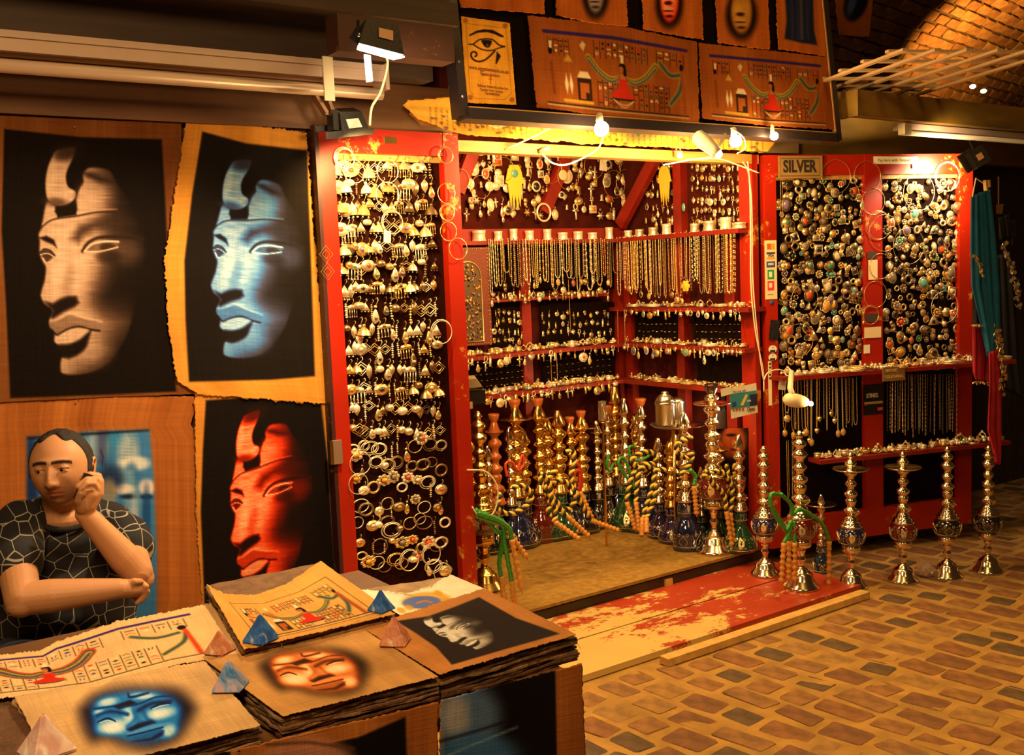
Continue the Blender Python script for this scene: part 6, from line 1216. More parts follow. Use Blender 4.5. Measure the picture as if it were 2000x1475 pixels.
# ------------------------------------------------------------------ seated man
SKIN = mat('skin', (1, 1, 1), .5, attr='tone', bump=.15, bscale=300, spec=.35)
HC = PY(121, 914, 3.06); hf = Vector((-.50, -.87, .13)).normalized(); hx = Vector((0, 0, 1)).cross(hf).normalized(); hx = -hx if hx.x < 0 else hx; hz = hx.cross(-hf).normalized(); hz = hz if hz.z > 0 else -hz
tilt = Matrix.Rotation(math.radians(2), 3, hf); hx = tilt @ hx; hz = tilt @ hz
HM = Matrix((hx, -hf, hz)).transposed()          # local x: viewer's right, y: back, z: up
def headp(th, ph):
    """point of the head for polar angle th from the crown and azimuth ph from the front"""
    x = .081*math.sin(th)*math.sin(ph); y = -.094*math.sin(th)*math.cos(ph); z = .106*math.cos(th)
    g = lambda cx, cz, sx, sz: math.exp(-((x-cx)/sx)**2-((z-cz)/sz)**2)
    k = max(0, -z/.106); x *= 1-.10*k**1.6
    if z > 0: x *= 1+.03*math.sin(min(1, z/.1)*PI)
    if y > 0: y *= 1.04; y *= 1-.42*k**1.2
    else:
        y *= 1-.05*k; y = y*(1+.10*(abs(x)/.07)**2*0)
        f = 0
        nz = max(0, min(1, (.010-z)/.048)) if z > -.050 else max(0, 1-(-.050-z)/.007); f += (.004+.020*nz)*math.exp(-(x/(.0085+.0045*nz))**2)*(1 if z < .012 else max(0, 1-(z-.012)/.012))
        f += .008*(math.exp(-((abs(x)-.013)/.006)**2-((z+.042)/.006)**2))
        f += .0045*math.exp(-((z-.021)/.008)**2)*math.exp(-(x/.05)**4)
        f -= .0085*math.exp(-((abs(x)-.030)/.016)**2-((z-.001)/.010)**2)
        f += .004*math.exp(-((abs(x)-.040)/.018)**2-((z+.025)/.020)**2)
        f += .0065*math.exp(-(x/.021)**4-((z+.0615)/.0048)**2)+.0070*math.exp(-(x/.018)**4-((z+.0725)/.0052)**2)-.003*math.exp(-(x/.024)**4-((z+.067)/.0018)**2)
        f -= .0025*math.exp(-(x/.02)**2-((z+.082)/.006)**2); f += .007*math.exp(-(x/.022)**2-((z+.096)/.013)**2); f += .002*math.exp(-(x/.02)**2-((z+.060)/.02)**2)
        f -= .002*math.exp(-(x/.003)**2-((z+.053)/.005)**2)
        y -= f
    return Vector((x, y, z))
def HW(v): return HC+HM @ Vector(v)
class Vol(MB):
    def cap(s, pts, rs, n=22):
        """tapered limb with round ends"""
        P_ = [Vector(p) for p in pts]; d0 = (P_[1]-P_[0]).normalized(); d1 = (P_[-1]-P_[-2]).normalized(); q = []; r = []
        for t in (0.02, .35, .7, .92): a = t*PI/2; q.append(P_[0]-d0*rs[0]*math.cos(a)); r.append(rs[0]*math.sin(a))
        q += P_; r += rs
        for t in (.92, .7, .35, .02): a = t*PI/2; q.append(P_[-1]+d1*rs[-1]*math.cos(a)); r.append(rs[-1]*math.sin(a))
        return s.tube(q, r, n)
    def ell(s, c, r, M=None, n=20):
        c = Vector(c); M = M or Matrix.Identity(3); b = MB(); b.ball((0, 0, 0), 1, n); return s.add([c+M @ Vector((v[0]*r[0], v[1]*r[1], v[2]*r[2])) for v in b.v], b.f)
    def merged(s, name, vox, smooth=2):
        o = s.obj(name, []); m = o.modifiers.new('r', 'REMESH'); m.mode = 'VOXEL'; m.voxel_size = vox; m.use_smooth_shade = True
        if smooth: k = o.modifiers.new('k', 'SMOOTH'); k.iterations = smooth; k.factor = .5
        C.objects.unlink(o); me = baked(o); bpy.data.objects.remove(o); me.name = name; me.polygons.foreach_set('use_smooth', [True]*len(me.polygons)); return me
t = MAN = thing('person', 'man in a black honeycomb patterned t-shirt sitting with a phone at his ear', 'person', (.55, 3.1, 0))
v = Vol(); NT, NP = 80, 96; vs = [HW(headp(PI*(i+.5)/NT, 2*PI*k/NP)) for i in range(NT) for k in range(NP)]+[HW(headp(0.001, 0)), HW(headp(PI-.001, 0))]
fc = [(i*NP+k, i*NP+(k+1) % NP, (i+1)*NP+(k+1) % NP, (i+1)*NP+k) for i in range(NT-1) for k in range(NP)]+[(NT*NP, (k+1) % NP, k) for k in range(NP)]+[(NT*NP+1, (NT-1)*NP+k, (NT-1)*NP+(k+1) % NP) for k in range(NP)]
v.add(vs, fc)
# ears
for sg in (-1, 1):
    v.ell(HW((sg*.078, .012, -.012)), (.008, .016, .030), HM, 12); v.tube([HW((sg*(.080+.006*math.sin(a)), .014+.016*math.cos(a), -.010+.031*math.sin(a))) for a in np.linspace(-1.2, 3.6, 12)], .0045, 6)
# eyelids over eyeballs
EYE = []
for sg in (-1, 1):
    e = Vector((sg*.0305, -.0765, .000)); EYE.append(e)
    for up in (1, -1):
        b = MB(); b.ball((0, 0, 0), .0138, 20); q = [Vector(p) for p in b.v]
        q = [Vector((p.x*1.15, p.y, (max(p.z, -.0005) if up > 0 else min(p.z, -.0058))))+e for p in q]; v.add([HW(p) for p in q], b.f)
nk = PY(128, 1000, 3.12)
v.cap([HC+Vector((.01, .035, -.05)), nk+Vector((0, .02, -.0)), nk+Vector((0, .03, -.06))], [.056, .060, .078])
v.ell(nk+Vector((-.003, .006, -.018)), (.066, .070, .045)); v.ell(nk+Vector((0, .06, -.12)), (.12, .05, .06))
J = lambda x, y, Y: PY(x, y, Y)
# arm raised to the ear (picture right)
sh = J(236, 1025, 3.16); el = J(268, 1118, 2.94); wr = J(166, 1003, 2.96)
v.cap([sh.lerp(el, .15), sh.lerp(el, .5), el], [.046, .048, .043]); v.ell(el+Vector((.008, .01, -.02)), (.040, .045, .040))
v.cap([el, el.lerp(wr, .25), el.lerp(wr, .6), wr], [.042, .044, .036, .027]); 
v.cap([wr, J(170, 985, 2.95), J(184, 960, 2.95), J(188, 942, 2.95)], [.026, .027, .027, .021]); v.cap([J(162, 990, 2.94), J(178, 965, 2.935)], [.021, .020])
FG = ([(197, 940), (193, 929), (175, 926), (160, 935)], [(194, 948), (188, 936), (170, 936), (151, 951)], [(190, 957), (183, 944), (170, 945), (157, 957)], [(187, 965), (178, 955), (168, 958), (163, 967)])
FY = (2.965, 2.935, 2.92, 2.92); FR_ = (.0088, .0088, .0085, .0076)
for k, f4 in enumerate(FG): v.cap([J(x, y, FY[k]+(.012 if i == 0 else .0)) for i, (x, y) in enumerate(f4)], [FR_[k]*1.1, FR_[k]*1.05, FR_[k], FR_[k]*.85], 10)
v.cap([J(158, 992, 2.94), J(152, 978, 2.925), J(156, 964, 2.92)], [.013, .0105, .0085], 10)
# arm folded across (picture left)
sh2 = J(22, 1030, 3.12); el2 = J(44, 1170, 2.90); wr2 = J(232, 1150, 2.84)
v.cap([sh2.lerp(el2, .15), sh2.lerp(el2, .5), el2], [.048, .051, .045]); v.ell(el2+Vector((-.004, 0, -.012)), (.040, .045, .036)); v.cap([el2, el2.lerp(wr2, .3), el2.lerp(wr2, .65), wr2], [.044, .045, .037, .028])
v.cap([wr2, J(252, 1150, 2.85), J(266, 1150, 2.86)], [.027, .026, .023])
for k, f4 in enumerate(([(262, 1142), (276, 1138), (286, 1146), (284, 1156)], [(264, 1150), (279, 1148), (288, 1156), (282, 1165)], [(262, 1157), (276, 1158), (284, 1166), (276, 1172)], [(258, 1163), (270, 1167), (276, 1173), (268, 1177)])):
    v.cap([J(x, y, (2.87, 2.855, 2.84, 2.845)[i]+.004*k) for i, (x, y) in enumerate(f4)], [.0105, .0098, .009, .008], 10)
v.cap([J(248, 1142, 2.84), J(262, 1136, 2.83), J(274, 1136, 2.84)], [.012, .0105, .009], 10)
me = v.merged('body', .003, 2); me.materials.append(SKIN)
co = np.array([u.co[:] for u in me.vertices]); L = (co-np.array(HC)) @ np.array(HM); x, y, z = L.T
c = np.tile([.56, .27, .125], (len(co), 1)); g = lambda cx, cz, sx, sz, ax=x: np.exp(-((ax-cx)/sx)**2-((z-cz)/sz)**2); front = (y < -.03) & (np.abs(z) < .12) & (np.abs(x) < .09)
def tint(a, col): 
    a = np.clip(a*front, 0, 1)[:, None]; c[:] = c*(1-a)+np.array(col)*a
ax_ = np.abs(x); tint(.5*np.clip((-.045-z)/.03, 0, 1), (.20, .10, .055)); tint(.4*g(0, -.053, .026, .005), (.07, .035, .02))
tint(1.1*np.exp(-(x/.024)**4-((z+.0610)/.0048)**2), (.38, .10, .06)); tint(1.1*np.exp(-(x/.021)**4-((z+.0730)/.0058)**2), (.40, .14, .09)); tint(.8*np.exp(-(x/.024)**4-((z+.067)/.0013)**2), (.08, .02, .015))
bz = .0215-.10*(ax_-.022)**2*20*.5-.000; tint(1.3*np.exp(-((z-(.0195-7*(ax_-.026)**2))/.0048)**4)*(ax_ > .006)*(ax_ < .052), (.020, .010, .006))
tint(.9*np.exp(-((z-(.0012-8*(ax_-.0305)**2))/.0016)**2)*(ax_ > .014)*(ax_ < .047), (.02, .01, .006)); tint(.35*g(.030, -.013, .016, .005, ax_), (.22, .09, .05)); tint(.25*g(.03, .008, .018, .006, ax_), (.22, .09, .05))
tint(.55*g(.008, -.047, .006, .003, ax_), (.08, .03, .02)); tint(.35*g(.012, -.02, .006, .02, ax_), (.28, .12, .06))
at = me.color_attributes.new('tone', 'FLOAT_COLOR', 'POINT'); at.data.foreach_set('color', np.c_[c, np.ones(len(c))].astype(np.float32).ravel())
link('body', me, t)
for i, e in enumerate(EYE):
    mb = MB(); mb.ball(HW(e+Vector((0, .0005, 0))), .0125, 20); mb.mi = 1; d_ = Vector((-.0015, -.0098, -.0032)); mb.ball(HW(e+d_), .0052, 12); mb.obj('eye', [mat('eye_white', (.55, .45, .36), .2), mat('iris', (.012, .006, .004), .1)], t, True)
# hair with a receding front
mb = MB(); NH = 72
def mask(p):
    x, y, z = p; a = max(0, min(1, (z-.080-.010*math.cos(x*85))/.008)) if y < -.02 else 1
    s = max(0, min(1, (y+.030+.16*max(0, .03-z)*0+.25*max(0, z-.02))/.008))
    if z < -.020: s *= max(0, min(1, (y-.012)/.01))
    if z < -.062: s *= max(0, 1-(-.062-z)/.012)
    if y < -.02: return max(a*(1 if abs(x) < .055 else 1), s if abs(x) > .045 else 0)
    return s if z < .06 else 1
for i in range(NH+1):
    for k in range(NP):
        p = headp(max(.001, min(PI-.001, PI*i/NH)), 2*PI*k/NP); m = mask(p); n = p.normalized(); nz = mnoise.noise(p*90)*.0015
        mb.v.append(tuple(HW(p*(1+((.005+nz*1.5)/.1 if m > 0 else 0)*m)-n*.008*(1-m))))
mb.f = [(i*NP+k, i*NP+(k+1) % NP, (i+1)*NP+(k+1) % NP, (i+1)*NP+k) for i in range(NH) for k in range(NP)]; mb.m = [0]*len(mb.f)
mb.obj('hair', mat('dark_hair', (.012, .007, .005), .55, bump=1, bscale=400), t, True)
# shirt
sv = Vol(); ct = J(128, 1110, 3.17)
sv.ell(ct+Vector((0, .03, .05)), (.205, .135, .17)); sv.ell(ct+Vector((0, .01, -.12)), (.20, .15, .20)); sv.ell(ct+Vector((0, .0, -.26)), (.20, .16, .20)); sv.ell(ct+Vector((0, .0, -.40)), (.19, .15, .12))
sv.cap([nk+Vector((-.14, .07, -.075)), nk+Vector((-.05, .06, -.030)), nk+Vector((.05, .06, -.030)), nk+Vector((.14, .07, -.07))], [.065, .060, .060, .065]); sv.ell(nk+Vector((-.004, .03, -.085)), (.10, .10, .07))
sv.cap([sh+Vector((-.03, .01, -.0)), sh.lerp(el, .30), sh.lerp(el, .52)], [.070, .070, .070]); sv.cap([sh2+Vector((.03, .01, 0)), sh2.lerp(el2, .3), sh2.lerp(el2, .50)], [.072, .072, .072])
me = sv.merged('shirt', .006, 6)
NN = [u.normal.copy() for u in me.vertices]; CC = [u.co.copy() for u in me.vertices]
me.vertices.foreach_set('co', [q for k, n0 in zip(CC, NN) for q in k+n0*(mnoise.noise(k*9)*.007+mnoise.noise(Vector((k.x*14, k.y*14, k.z*30)))*.004)])
m = mat('honeycomb_shirt', (.010, .008, .010), .85); nt = m.node_tree; N = nt.nodes.new; Lk = nt.links.new; tc = N('ShaderNodeTexCoord'); mp_ = N('ShaderNodeMapping'); mp_.inputs['Scale'].default_value = (1, .5, 1.05); Lk(tc.outputs['Object'], mp_.inputs[0])
vo = N('ShaderNodeTexVoronoi'); vo.feature = 'DISTANCE_TO_EDGE'; vo.inputs['Scale'].default_value = 21; vo.inputs['Randomness'].default_value = .62; Lk(mp_.outputs[0], vo.inputs['Vector']); r = N('ShaderNodeValToRGB'); e = r.color_ramp.elements; e[0].position = .012; e[0].color = (.36, .33, .28, 1); e[1].position = .026; e[1].color = (.008, .007, .009, 1); Lk(vo.outputs['Distance'], r.inputs[0]); Lk(r.outputs[0], nt.nodes['Principled BSDF'].inputs['Base Color'])
me.materials.append(m); link('shirt', me, t)
mb = MB(); ck = nk+Vector((-.004, .014, -.004)); mb.tube([ck+Vector((.080*math.cos(a), .085*math.sin(a)-.004, .034*math.sin(a)+.002)) for a in np.linspace(0, 2*PI, 40)[:-1]], .009, 8, True); mb.obj('collar', mat('black_rib', (.010, .008, .009), .9), t, True)
mb = Vol(); 
for sx in (-.10, .10): mb.cap([Vector((.52+sx, 3.12, .50)), Vector((.55+sx*1.5, 2.70, .50)), Vector((.55+sx*1.6, 2.66, .12))], [.098, .078, .062])
me = mb.merged('trousers', .012, 3); me.materials.append(mat('dark_denim', (.02, .025, .04), .9)); link('trousers', me, t)
for sx in (-.10, .10): mb = Vol(); mb.cap([Vector((.55+sx*1.6, 2.70, .045)), Vector((.54+sx*1.85, 2.52, .036))], [.048, .040]); mb.obj('shoe', BLACK, t, True)
mb = MB(); mb.torus(J(190, 940, 2.95), .0098, .0016, 16, 6, 'x'); tag(mb.obj('finger_band', SILVER2, None, True), 'plain silver ring on the raised hand of the seated man', 'ring')
mb = MB(); mb.box(J(166, 952, 2.955), (.034, .012, .075), Matrix.Rotation(.45, 3, 'Y')); tag(mb.obj('mobile_phone', BLACK), 'small dark phone held at the ear of the seated man', 'phone')
t = thing('wooden_stool', 'plain wooden stool under the seated man', 'stool', (.55, 3.15, 0))
mb = MB(); mb.box2((.36, 2.98, .38), (.74, 3.32, .41)); mb.obj('seat', BROWNWOOD, t)
for x in (.39, .71):
    for y in (3.01, 3.29): mb = MB(); mb.box2((x-.018, y-.018, 0), (x+.018, y+.018, .38)); mb.obj('leg', BROWNWOOD, t)
# ------------------------------------------------------------------ lamps and cables
def qd(pts, Y): return [PY(x, y, Y) for x, y in pts]
t = thing('flood_lamp', 'lit black flood lamp pointing down from the rusty beam', 'flood lamp', PY(745, 75, 2.75), 'black flood lamps')
fq = qd([(716, 36), (778, 50), (790, 107), (701, 84)], 2.70); bq = qd([(702, 52), (758, 64), (768, 112), (697, 92)], 2.80)
MB().hexa(fq+bq).obj('housing', BLACKM, t); D_ = Vector((0, 0, -.004)); MB().hexa([fq[3]+D_, fq[2]+D_, bq[2]+D_, bq[3]+D_]+[p+D_*2 for p in (fq[3], fq[2], bq[2], bq[3])]).obj('glass', FLOODM, t)
MB().slab(qd([(741, 54), (768, 60), (768, 79), (741, 72)], 2.693), NF, .004).obj('sticker', mat('dull_label', (.55, .30, .16), .6), t)
mb = MB(); mb.bar(PY(700, 60, 2.80), PY(700, 60, 2.985), .02, .02); mb.bar(PY(690, 82, 2.78), PY(705, 58, 2.78), .012, .03); mb.bar(PY(705, 40, 2.85), PY(705, 70, 2.85), .02, .02); mb.obj('bracket', BLACKM, t); mb = MB(); mb.ball(PY(700, 68, 2.69), .006, 8); mb.obj('bolt', STEEL, t)
mb = MB(); mb.slab(qd([(711, 106), (724, 108), (728, 158), (716, 160)], 2.79), (0, -1, .5), .004); tag(mb.obj('white_tag', mat('bright_plastic', (.95, .9, .85), .4)), 'white plastic tag shining just under the lit flood lamp', 'tag')
def cable(pts, Y, r, lab, m=CREAM):
    P_ = [PY(x, y, Y[i] if isinstance(Y, (list, tuple)) else Y) for i, (x, y) in enumerate(pts)]; mb = MB(); mb.tube([Vector(p) for p in spline(P_, 6)], r, 6); return tag(mb.obj('power_cable', m, None, True), lab, 'cable')
cable([(752, 108), (757, 122), (752, 150), (742, 182), (726, 210), (722, 245)], 3.15, .0045, 'brownish cable hanging from the lit flood lamp to the top of the earring display')
t = thing('flood_lamp', 'black flood lamp with a bright sticker on top of the earring display', 'flood lamp', PY(690, 240, 3.36), 'black flood lamps')
MB().hexa(qd([(664, 218), (706, 218), (722, 254), (668, 262)], 3.32)+qd([(655, 212), (690, 210), (718, 252), (652, 260)], 3.42)).obj('housing', BLACKM, t); MB().hexa(qd([(636, 258), (730, 250), (731, 262), (637, 272)], 3.30)+qd([(640, 262), (728, 254), (729, 262), (640, 272)], 3.42)).obj('front_rim', BLACKM, t)
MB().slab(qd([(676, 233), (700, 231), (708, 248), (682, 251)], 3.314), NF, .004).obj('sticker', mat('bright_sticker', (.95, .88, .75), .5), t)
mb = MB(); mb.bar(PY(614, 186, 3.38), PY(636, 222, 3.38), .012, .036, (0, -1, 0)); mb.bar(PY(634, 180, 3.40), PY(648, 222, 3.40), .012, .036, (0, -1, 0)); mb.bar(PY(632, 221, 3.38), PY(650, 224, 3.38), .02, .012); mb.obj('bracket', mat('scratched_bracket', (.30, .18, .10), .4, .6), t)
mb = MB(); mb.box(PY(650, 236, 3.36), (.02, .05, .07)); mb.bar(PY(614, 253, 3.42), PY(648, 250, 3.42), .02, .02); mb.obj('hinge_arm', BLACK, t)
t = thing('flood_lamp', 'black flood lamp tilted over the top right corner of the brooch display', 'flood lamp', PY(1905, 305, 2.95), 'black flood lamps')
RC = Matrix.Rotation(.75, 3, 'Y'); rM = R_.to_3d(); W_ = Matrix((R_, F_, U_)).transposed(); bc = PY(1909, 308, 2.72)
MB().box(bc, (.075, .05, .085), W_ @ Matrix.Rotation(-.55, 3, 'Y')).obj('housing', BLACKM, t); MB().box(bc+W_ @ Vector((-.022, .028, -.006)), (.085, .014, .095), W_ @ Matrix.Rotation(-.55, 3, 'Y')).obj('front_rim', BLACK, t)
MB().box(bc+W_ @ Vector((.0, -.027, .0)), (.028, .003, .030), W_ @ Matrix.Rotation(-.55, 3, 'Y')).obj('sticker', mat('dull_label', (1, 1, 1)), t); mb = MB(); mb.bar(bc+W_ @ Vector((0, 0, .02)), bc+W_ @ Vector((-.012, .03, .085)), .03, .008, (0, 0, 1)); mb.obj('bracket', BLACKM, t)
# bulbs under the sign
def bulb(p, r, lab, shade=None):
    t = thing('light_bulb', lab, 'bulb', p, 'bulbs under the sign board'); mb = MB(); mb.ball((0, 0, 0), r, 14); mb.obj('glass_bulb', BULBM, t, True, (0, 0, 0)); mb = MB(); mb.lathe([(r*.45, 0), (r*.5, .01), (r*.4, .035), (r*.2, .04)], (0, .01, r*.8), 12); mb.obj('lamp_cap', CREAM, t, True, (0, 0, 0)); return t
bulb(B1, .030, 'glowing round bulb under the middle of the sign board'); bulb(B2, .028, 'brightest glowing bulb beside the white spot lamp'); bulb(B3, .019, 'small glowing bulb under the right end of the sign board')
light('SPOT', 'flood_light', RD.P(1868, 322, .13), 26, FLOOD, .03, RD.P(1835, 335, 0), 140)
light('SPOT', 'flood_light', RD.P(1885, 315, .30), 26, FLOOD, .04, RD.P(1800, 470, 0), 110)
t = thing('spot_lamp', 'white plastic spot lamp head aimed down beside the padlock', 'spot lamp', PY(1395, 285, 3.1)); a = PY(1358, 262, 3.14); b = PY(1402, 300, 3.06); mb = MB(); d = b-a
mb.lathe([(.018, 0), (.030, .01), (.034, .05), (.026, d.length*.8), (.022, d.length)], a, 18, d.to_track_quat('Z', 'Y').to_matrix()); mb.obj('lamp_shade', mat('white_plastic', (.85, .75, .6), .4), t, True); mb = MB(); mb.ball(b+d.normalized()*.004, .017, 12); mb.obj('lens', BULBM, t, True); mb = MB(); mb.bar(PY(1418, 262, 3.12), PY(1398, 292, 3.12), .014, .008, (0, -1, 0)); mb.obj('arm', CREAM, t)
t = thing('clip_lamp', 'cream plastic clip lamp shining below the upper shelf of the brooch display', 'clip lamp', PY(1560, 785, 3.05)); mb = MB(); mb.lathe([(.012, 0), (.026, .012), (.033, .04), (.032, .07), (.026, .10), (.016, .118)], PY(1531, 779, 3.10), 18, (PY(1588, 788, 3.04)-PY(1531, 779, 3.10)).to_track_quat('Z', 'Y').to_matrix()); mb.obj('lamp_shade', CREAM, t, True)
mb = MB(); mb.ball(PY(1584, 789, 3.035), .011, 10); mb.obj('lens', BULBM, t, True); mb = MB(); mb.tube([PY(1546, 727, 3.16), PY(1543, 758, 3.1), PY(1548, 772, 3.08)], .013, 8); mb.obj('arm', CREAM, t, True)
for pts, Y, lab in (([(985, 292), (1040, 268), (1080, 248), (1132, 232)], 3.35, 'pale flex running up to the frieze at the left of the middle bulb'), ([(1058, 300), (1078, 318), (1105, 322), (1140, 308), (1168, 290), (1178, 268)], 3.40, 'thick pale flex looping down from the middle bulb'),
        ([(1340, 312), (1400, 310), (1440, 322), (1482, 338)], 3.42, 'white flex crossing to the right jamb under the spot lamp'), ([(1296, 322), (1350, 312), (1390, 306)], 3.42, 'short white flex running left from the spot lamp'), ([(1450, 316), (1463, 345), (1466, 450), (1467, 560), (1476, 650), (1490, 720), (1492, 765)], 3.50, 'long cream cable running down the right jamb'),
        ([(1460, 315), (1468, 400), (1470, 540), (1480, 660), (1491, 742)], 3.50, 'second cream cable beside the long one on the right jamb'), ([(1492, 742), (1500, 728), (1520, 722), (1540, 728)], 3.42, 'cream cable reaching across to the clip lamp'),
        ([(912, 918), (950, 922), (972, 955), (965, 1000), (940, 1012), (922, 990)], 3.48, 'thick cream cable loop in front of the left end pipes'), ([(1428, 250), (1452, 268), (1456, 290), (1440, 300)], 3.15, 'curled flex behind the brightest bulb')): cable(pts, Y, .0035, lab)
mb = MB(); mb.tube([PY(1050, 296, 3.4), PY(1072, 288, 3.38)], .010, 8); tag(mb.obj('inline_switch', mat('olive_plastic', (.3, .2, .08), .5), None, True), 'dark inline connector on the pale flex by the rail', 'connector')
t = thing('padlock', 'brass padlock hanging from a dark hasp on the yellow rail', 'padlock', PY(1325, 296, 3.5)); MB().box(PY(1325, 302, 3.50), (.036, .018, .034)).obj('body', BRASSP, t); mb = MB(); c_ = PY(1325, 294, 3.50); mb.tube([c_+Vector((.013*math.cos(a), 0, .016*math.sin(a))) for a in np.linspace(0, PI, 9)], .004, 6); mb.obj('shackle', STEEL, t, True); MB().box(PY(1322, 277, 3.515), (.030, .014, .050)).obj('hasp', BLACKM, t)
# ------------------------------------------------------------------ notices
def card(fr, x0, y0, x1, y1, m, name, lab, cat, off=.004, th=.002, rot=0):
    a = fr.P(x0, y0, off); b = fr.P(x1, y1, off); mb = MB(); c_ = (a+b)/2; d = b-a; w = abs(d.dot(fr.u)); h = abs(d.dot(fr.v)); mb.box((0, 0, 0), (w, th, h)); o = mb.obj(name, m); o.matrix_world = Matrix.Translation(c_) @ fr.M.to_4x4() @ Matrix.Rotation(rot, 4, 'Y'); tag(o, lab, cat); return o, c_, w, h
def decal(fr, par, x0, y0, x1, y1, col, off, name='printed_block'):
    a = fr.P(x0, y0, off); b = fr.P(x1, y1, off); c_ = (a+b)/2; d = b-a; mb = MB(); mb.box(c_, (abs(d.dot(fr.u)), .0006, abs(d.dot(fr.v))), fr.M); mb2 = mb.mesh(name, mat('ink_%02x%02x%02x' % tuple(int(q*255) for q in col), col, .6)); o = bpy.data.objects.new(name, mb2); C.objects.link(o); o.parent = par; o.matrix_parent_inverse = par.matrix_world.inverted() if par.matrix_world != Matrix.Identity(4) else par.matrix_basis.inverted(); return o
def ptext(fr, par, s, x, y, size, m, off, sx=1, bold=0, rot=0, align='CENTER'):
    o = text(s, size, fr.P(x, y, off), fr.T @ Matrix.Rotation(rot, 3, 'Z'), m, parent=None, extrude=.0004, sx=sx, bold=bold, align=align); o.parent = par; o.matrix_parent_inverse = par.matrix_basis.inverted(); return o
o, c_, w, h = card(RD, 1520, 305, 1606, 348, mat('sign_bronze', (.30, .17, .05), .45, var=.2), 'silver_sign', 'bronze coloured sign reading SILVER at the top left of the brooch display', 'sign', .012, .006)
ptext(RD, o, 'SILVER', 1562, 326, .083, INKB, .016, .78, .0030); 
for a in ((1524, 309, 1601, 310), (1524, 343, 1601, 344), (1524, 309, 1525, 344), (1600, 309, 1601, 344)): decal(RD, o, *a, (.10, .05, .02), .0155)
o, *_ = card(RD, 1706, 306, 1793, 320, WHITE, 'paper_note', 'narrow white handwritten note on the top rail of the brooch display', 'note', .004, .001, .01); ptext(RD, o, 'Pay here with Treasure !', 1750, 313, .022, mat('pencil_ink', (.25, .16, .12), .7), .005)
card(RD, 1782, 320, 1802, 329, WHITE, 'paper_slip', 'tiny blank white slip under the handwritten note', 'slip', .004, .001)
o, *_ = card(RD, 1493, 470, 1518, 584, mat('cream_sticker', (.82, .62, .36), .6), 'card_sticker', 'tall cream sticker of payment card marks on the left stile', 'sticker', .003, .001)
for b in ((1498, 476, 1506, 487, (.75, .08, .02)), (1505, 476, 1513, 487, (.80, .30, .02)), (1497, 493, 1514, 496, (.03, .03, .10)), (1497, 503, 1514, 506, (.70, .30, .03)), (1497, 511, 1514, 522, (.04, .06, .20)), (1500, 514, 1511, 518, (.45, .5, .55)), (1499, 527, 1512, 545, (.02, .30, .10)), (1502, 531, 1508, 541, (.75, .8, .5)), (1499, 549, 1512, 567, (.62, .05, .07)), (1502, 553, 1508, 562, (.85, .65, .5))): decal(RD, o, *b[:4], b[4], .0042+.0004*(b[2]-b[0] < 12))
ptext(RD, o, 'VISA', 1505.5, 499.5, .018, INKB, .0045, 1, .0004); ptext(RD, o, 'JCB', 1505.5, 556, .012, WHITE, .0055); ptext(RD, o, 'maestro', 1505, 575, .010, mat('pencil_ink', (1, 1, 1)), .0045)
mb = MB(); mb.ball(RD.P(1508, 591, .004), .018, 12, (1, .2, .6)); tag(mb.obj('blue_badge', STONES['blue'], None, True), 'small dark blue oval badge under the card sticker', 'badge')
card(RD, 1503, 626, 1522, 664, mat('dark_foil', (.05, .045, .06), .25, .5, var=.5, vscale=60), 'foil_sticker', 'peeling dark foil sticker on the worn left stile', 'sticker', .006, .001, .12)
for i, y in enumerate((682, 698)):
    mb = MB(); c_ = RD.P(1509, y, .004+.001*i); mb.lathe([(.024, 0), (.024, .001)], (0, 0, 0), 20, Matrix.Rotation(PI/2, 3, 'X')); o = mb.obj('oval_sticker', WHITE); o.matrix_world = Matrix.Translation(c_) @ RD.M.to_4x4() @ Matrix.Diagonal((1, 1, .8, 1)); tag(o, f"{'upper' if i == 0 else 'lower'} white oval payment sticker on the left stile", 'sticker'); decal(RD, o, 1504, y+2, 1514, y+6, (.03, .02, .03), .0062+.001*i); ptext(RD, o, 'V', 1509.5, y-3, .014, INKB, .006+.001*i)
o, *_ = card(RD, 1500, 706, 1508, 792, mat('cream_tape', (.85, .70, .45), .6), 'tape_strip', 'tall narrow cream strip with dark marks on the left stile', 'strip', .003, .001); [decal(RD, o, 1502, 709+k*7, 1506, 713+k*7, (.05, .03, .03), .0042) for k in range(5)]
o, *_ = card(RD, 1521, 737, 1536, 761, WHITE, 'oval_tag', 'bright white tag beside the clip lamp', 'tag', .05, .001, .15); ptext(RD, o, '5/-', 1528, 749, .02, mat('pencil_ink', (1, 1, 1)), .052, rot=1.3)
# open sign on the jamb inside
JF = Fr((0, 3.527, 0), (1, 0, 0), NF)
o, *_ = card(JF, 1426, 757, 1479, 808, WHITE, 'open_sign', 'white and blue paper sign reading Open, hung on the right jamb', 'sign', .012, .001, -.05)
decal(JF, o, 1426, 770, 1478, 792, (.04, .25, .33), .0135); decal(JF, o, 1464, 771, 1479, 791, (.015, .02, .07), .0142); decal(JF, o, 1430, 786, 1438, 794, (.02, .06, .22), .0142)
mb = MB(); mb.slab([JF.P(1446, 772+20, .0146), JF.P(1452, 792, .0146), JF.P(1461, 771, .0146), JF.P(1456, 771, .0146)][::-1], NF, .0004); q_ = mb.obj('printed_ray', mat('ink_yellow', (.80, .60, .08), .6)); q_.parent = o; q_.matrix_parent_inverse = o.matrix_basis.inverted()
ptext(JF, o, 'Open', 1467, 799, .030, mat('brown_ink', (.16, .06, .02), .7), .0146, .85, .0006); ptext(JF, o, 'We Long with', 1444, 764, .018, mat('pencil_ink', (1, 1, 1)), .0146, .9); ptext(JF, o, 'Link', 1463, 783, .018, WHITE, .0150)
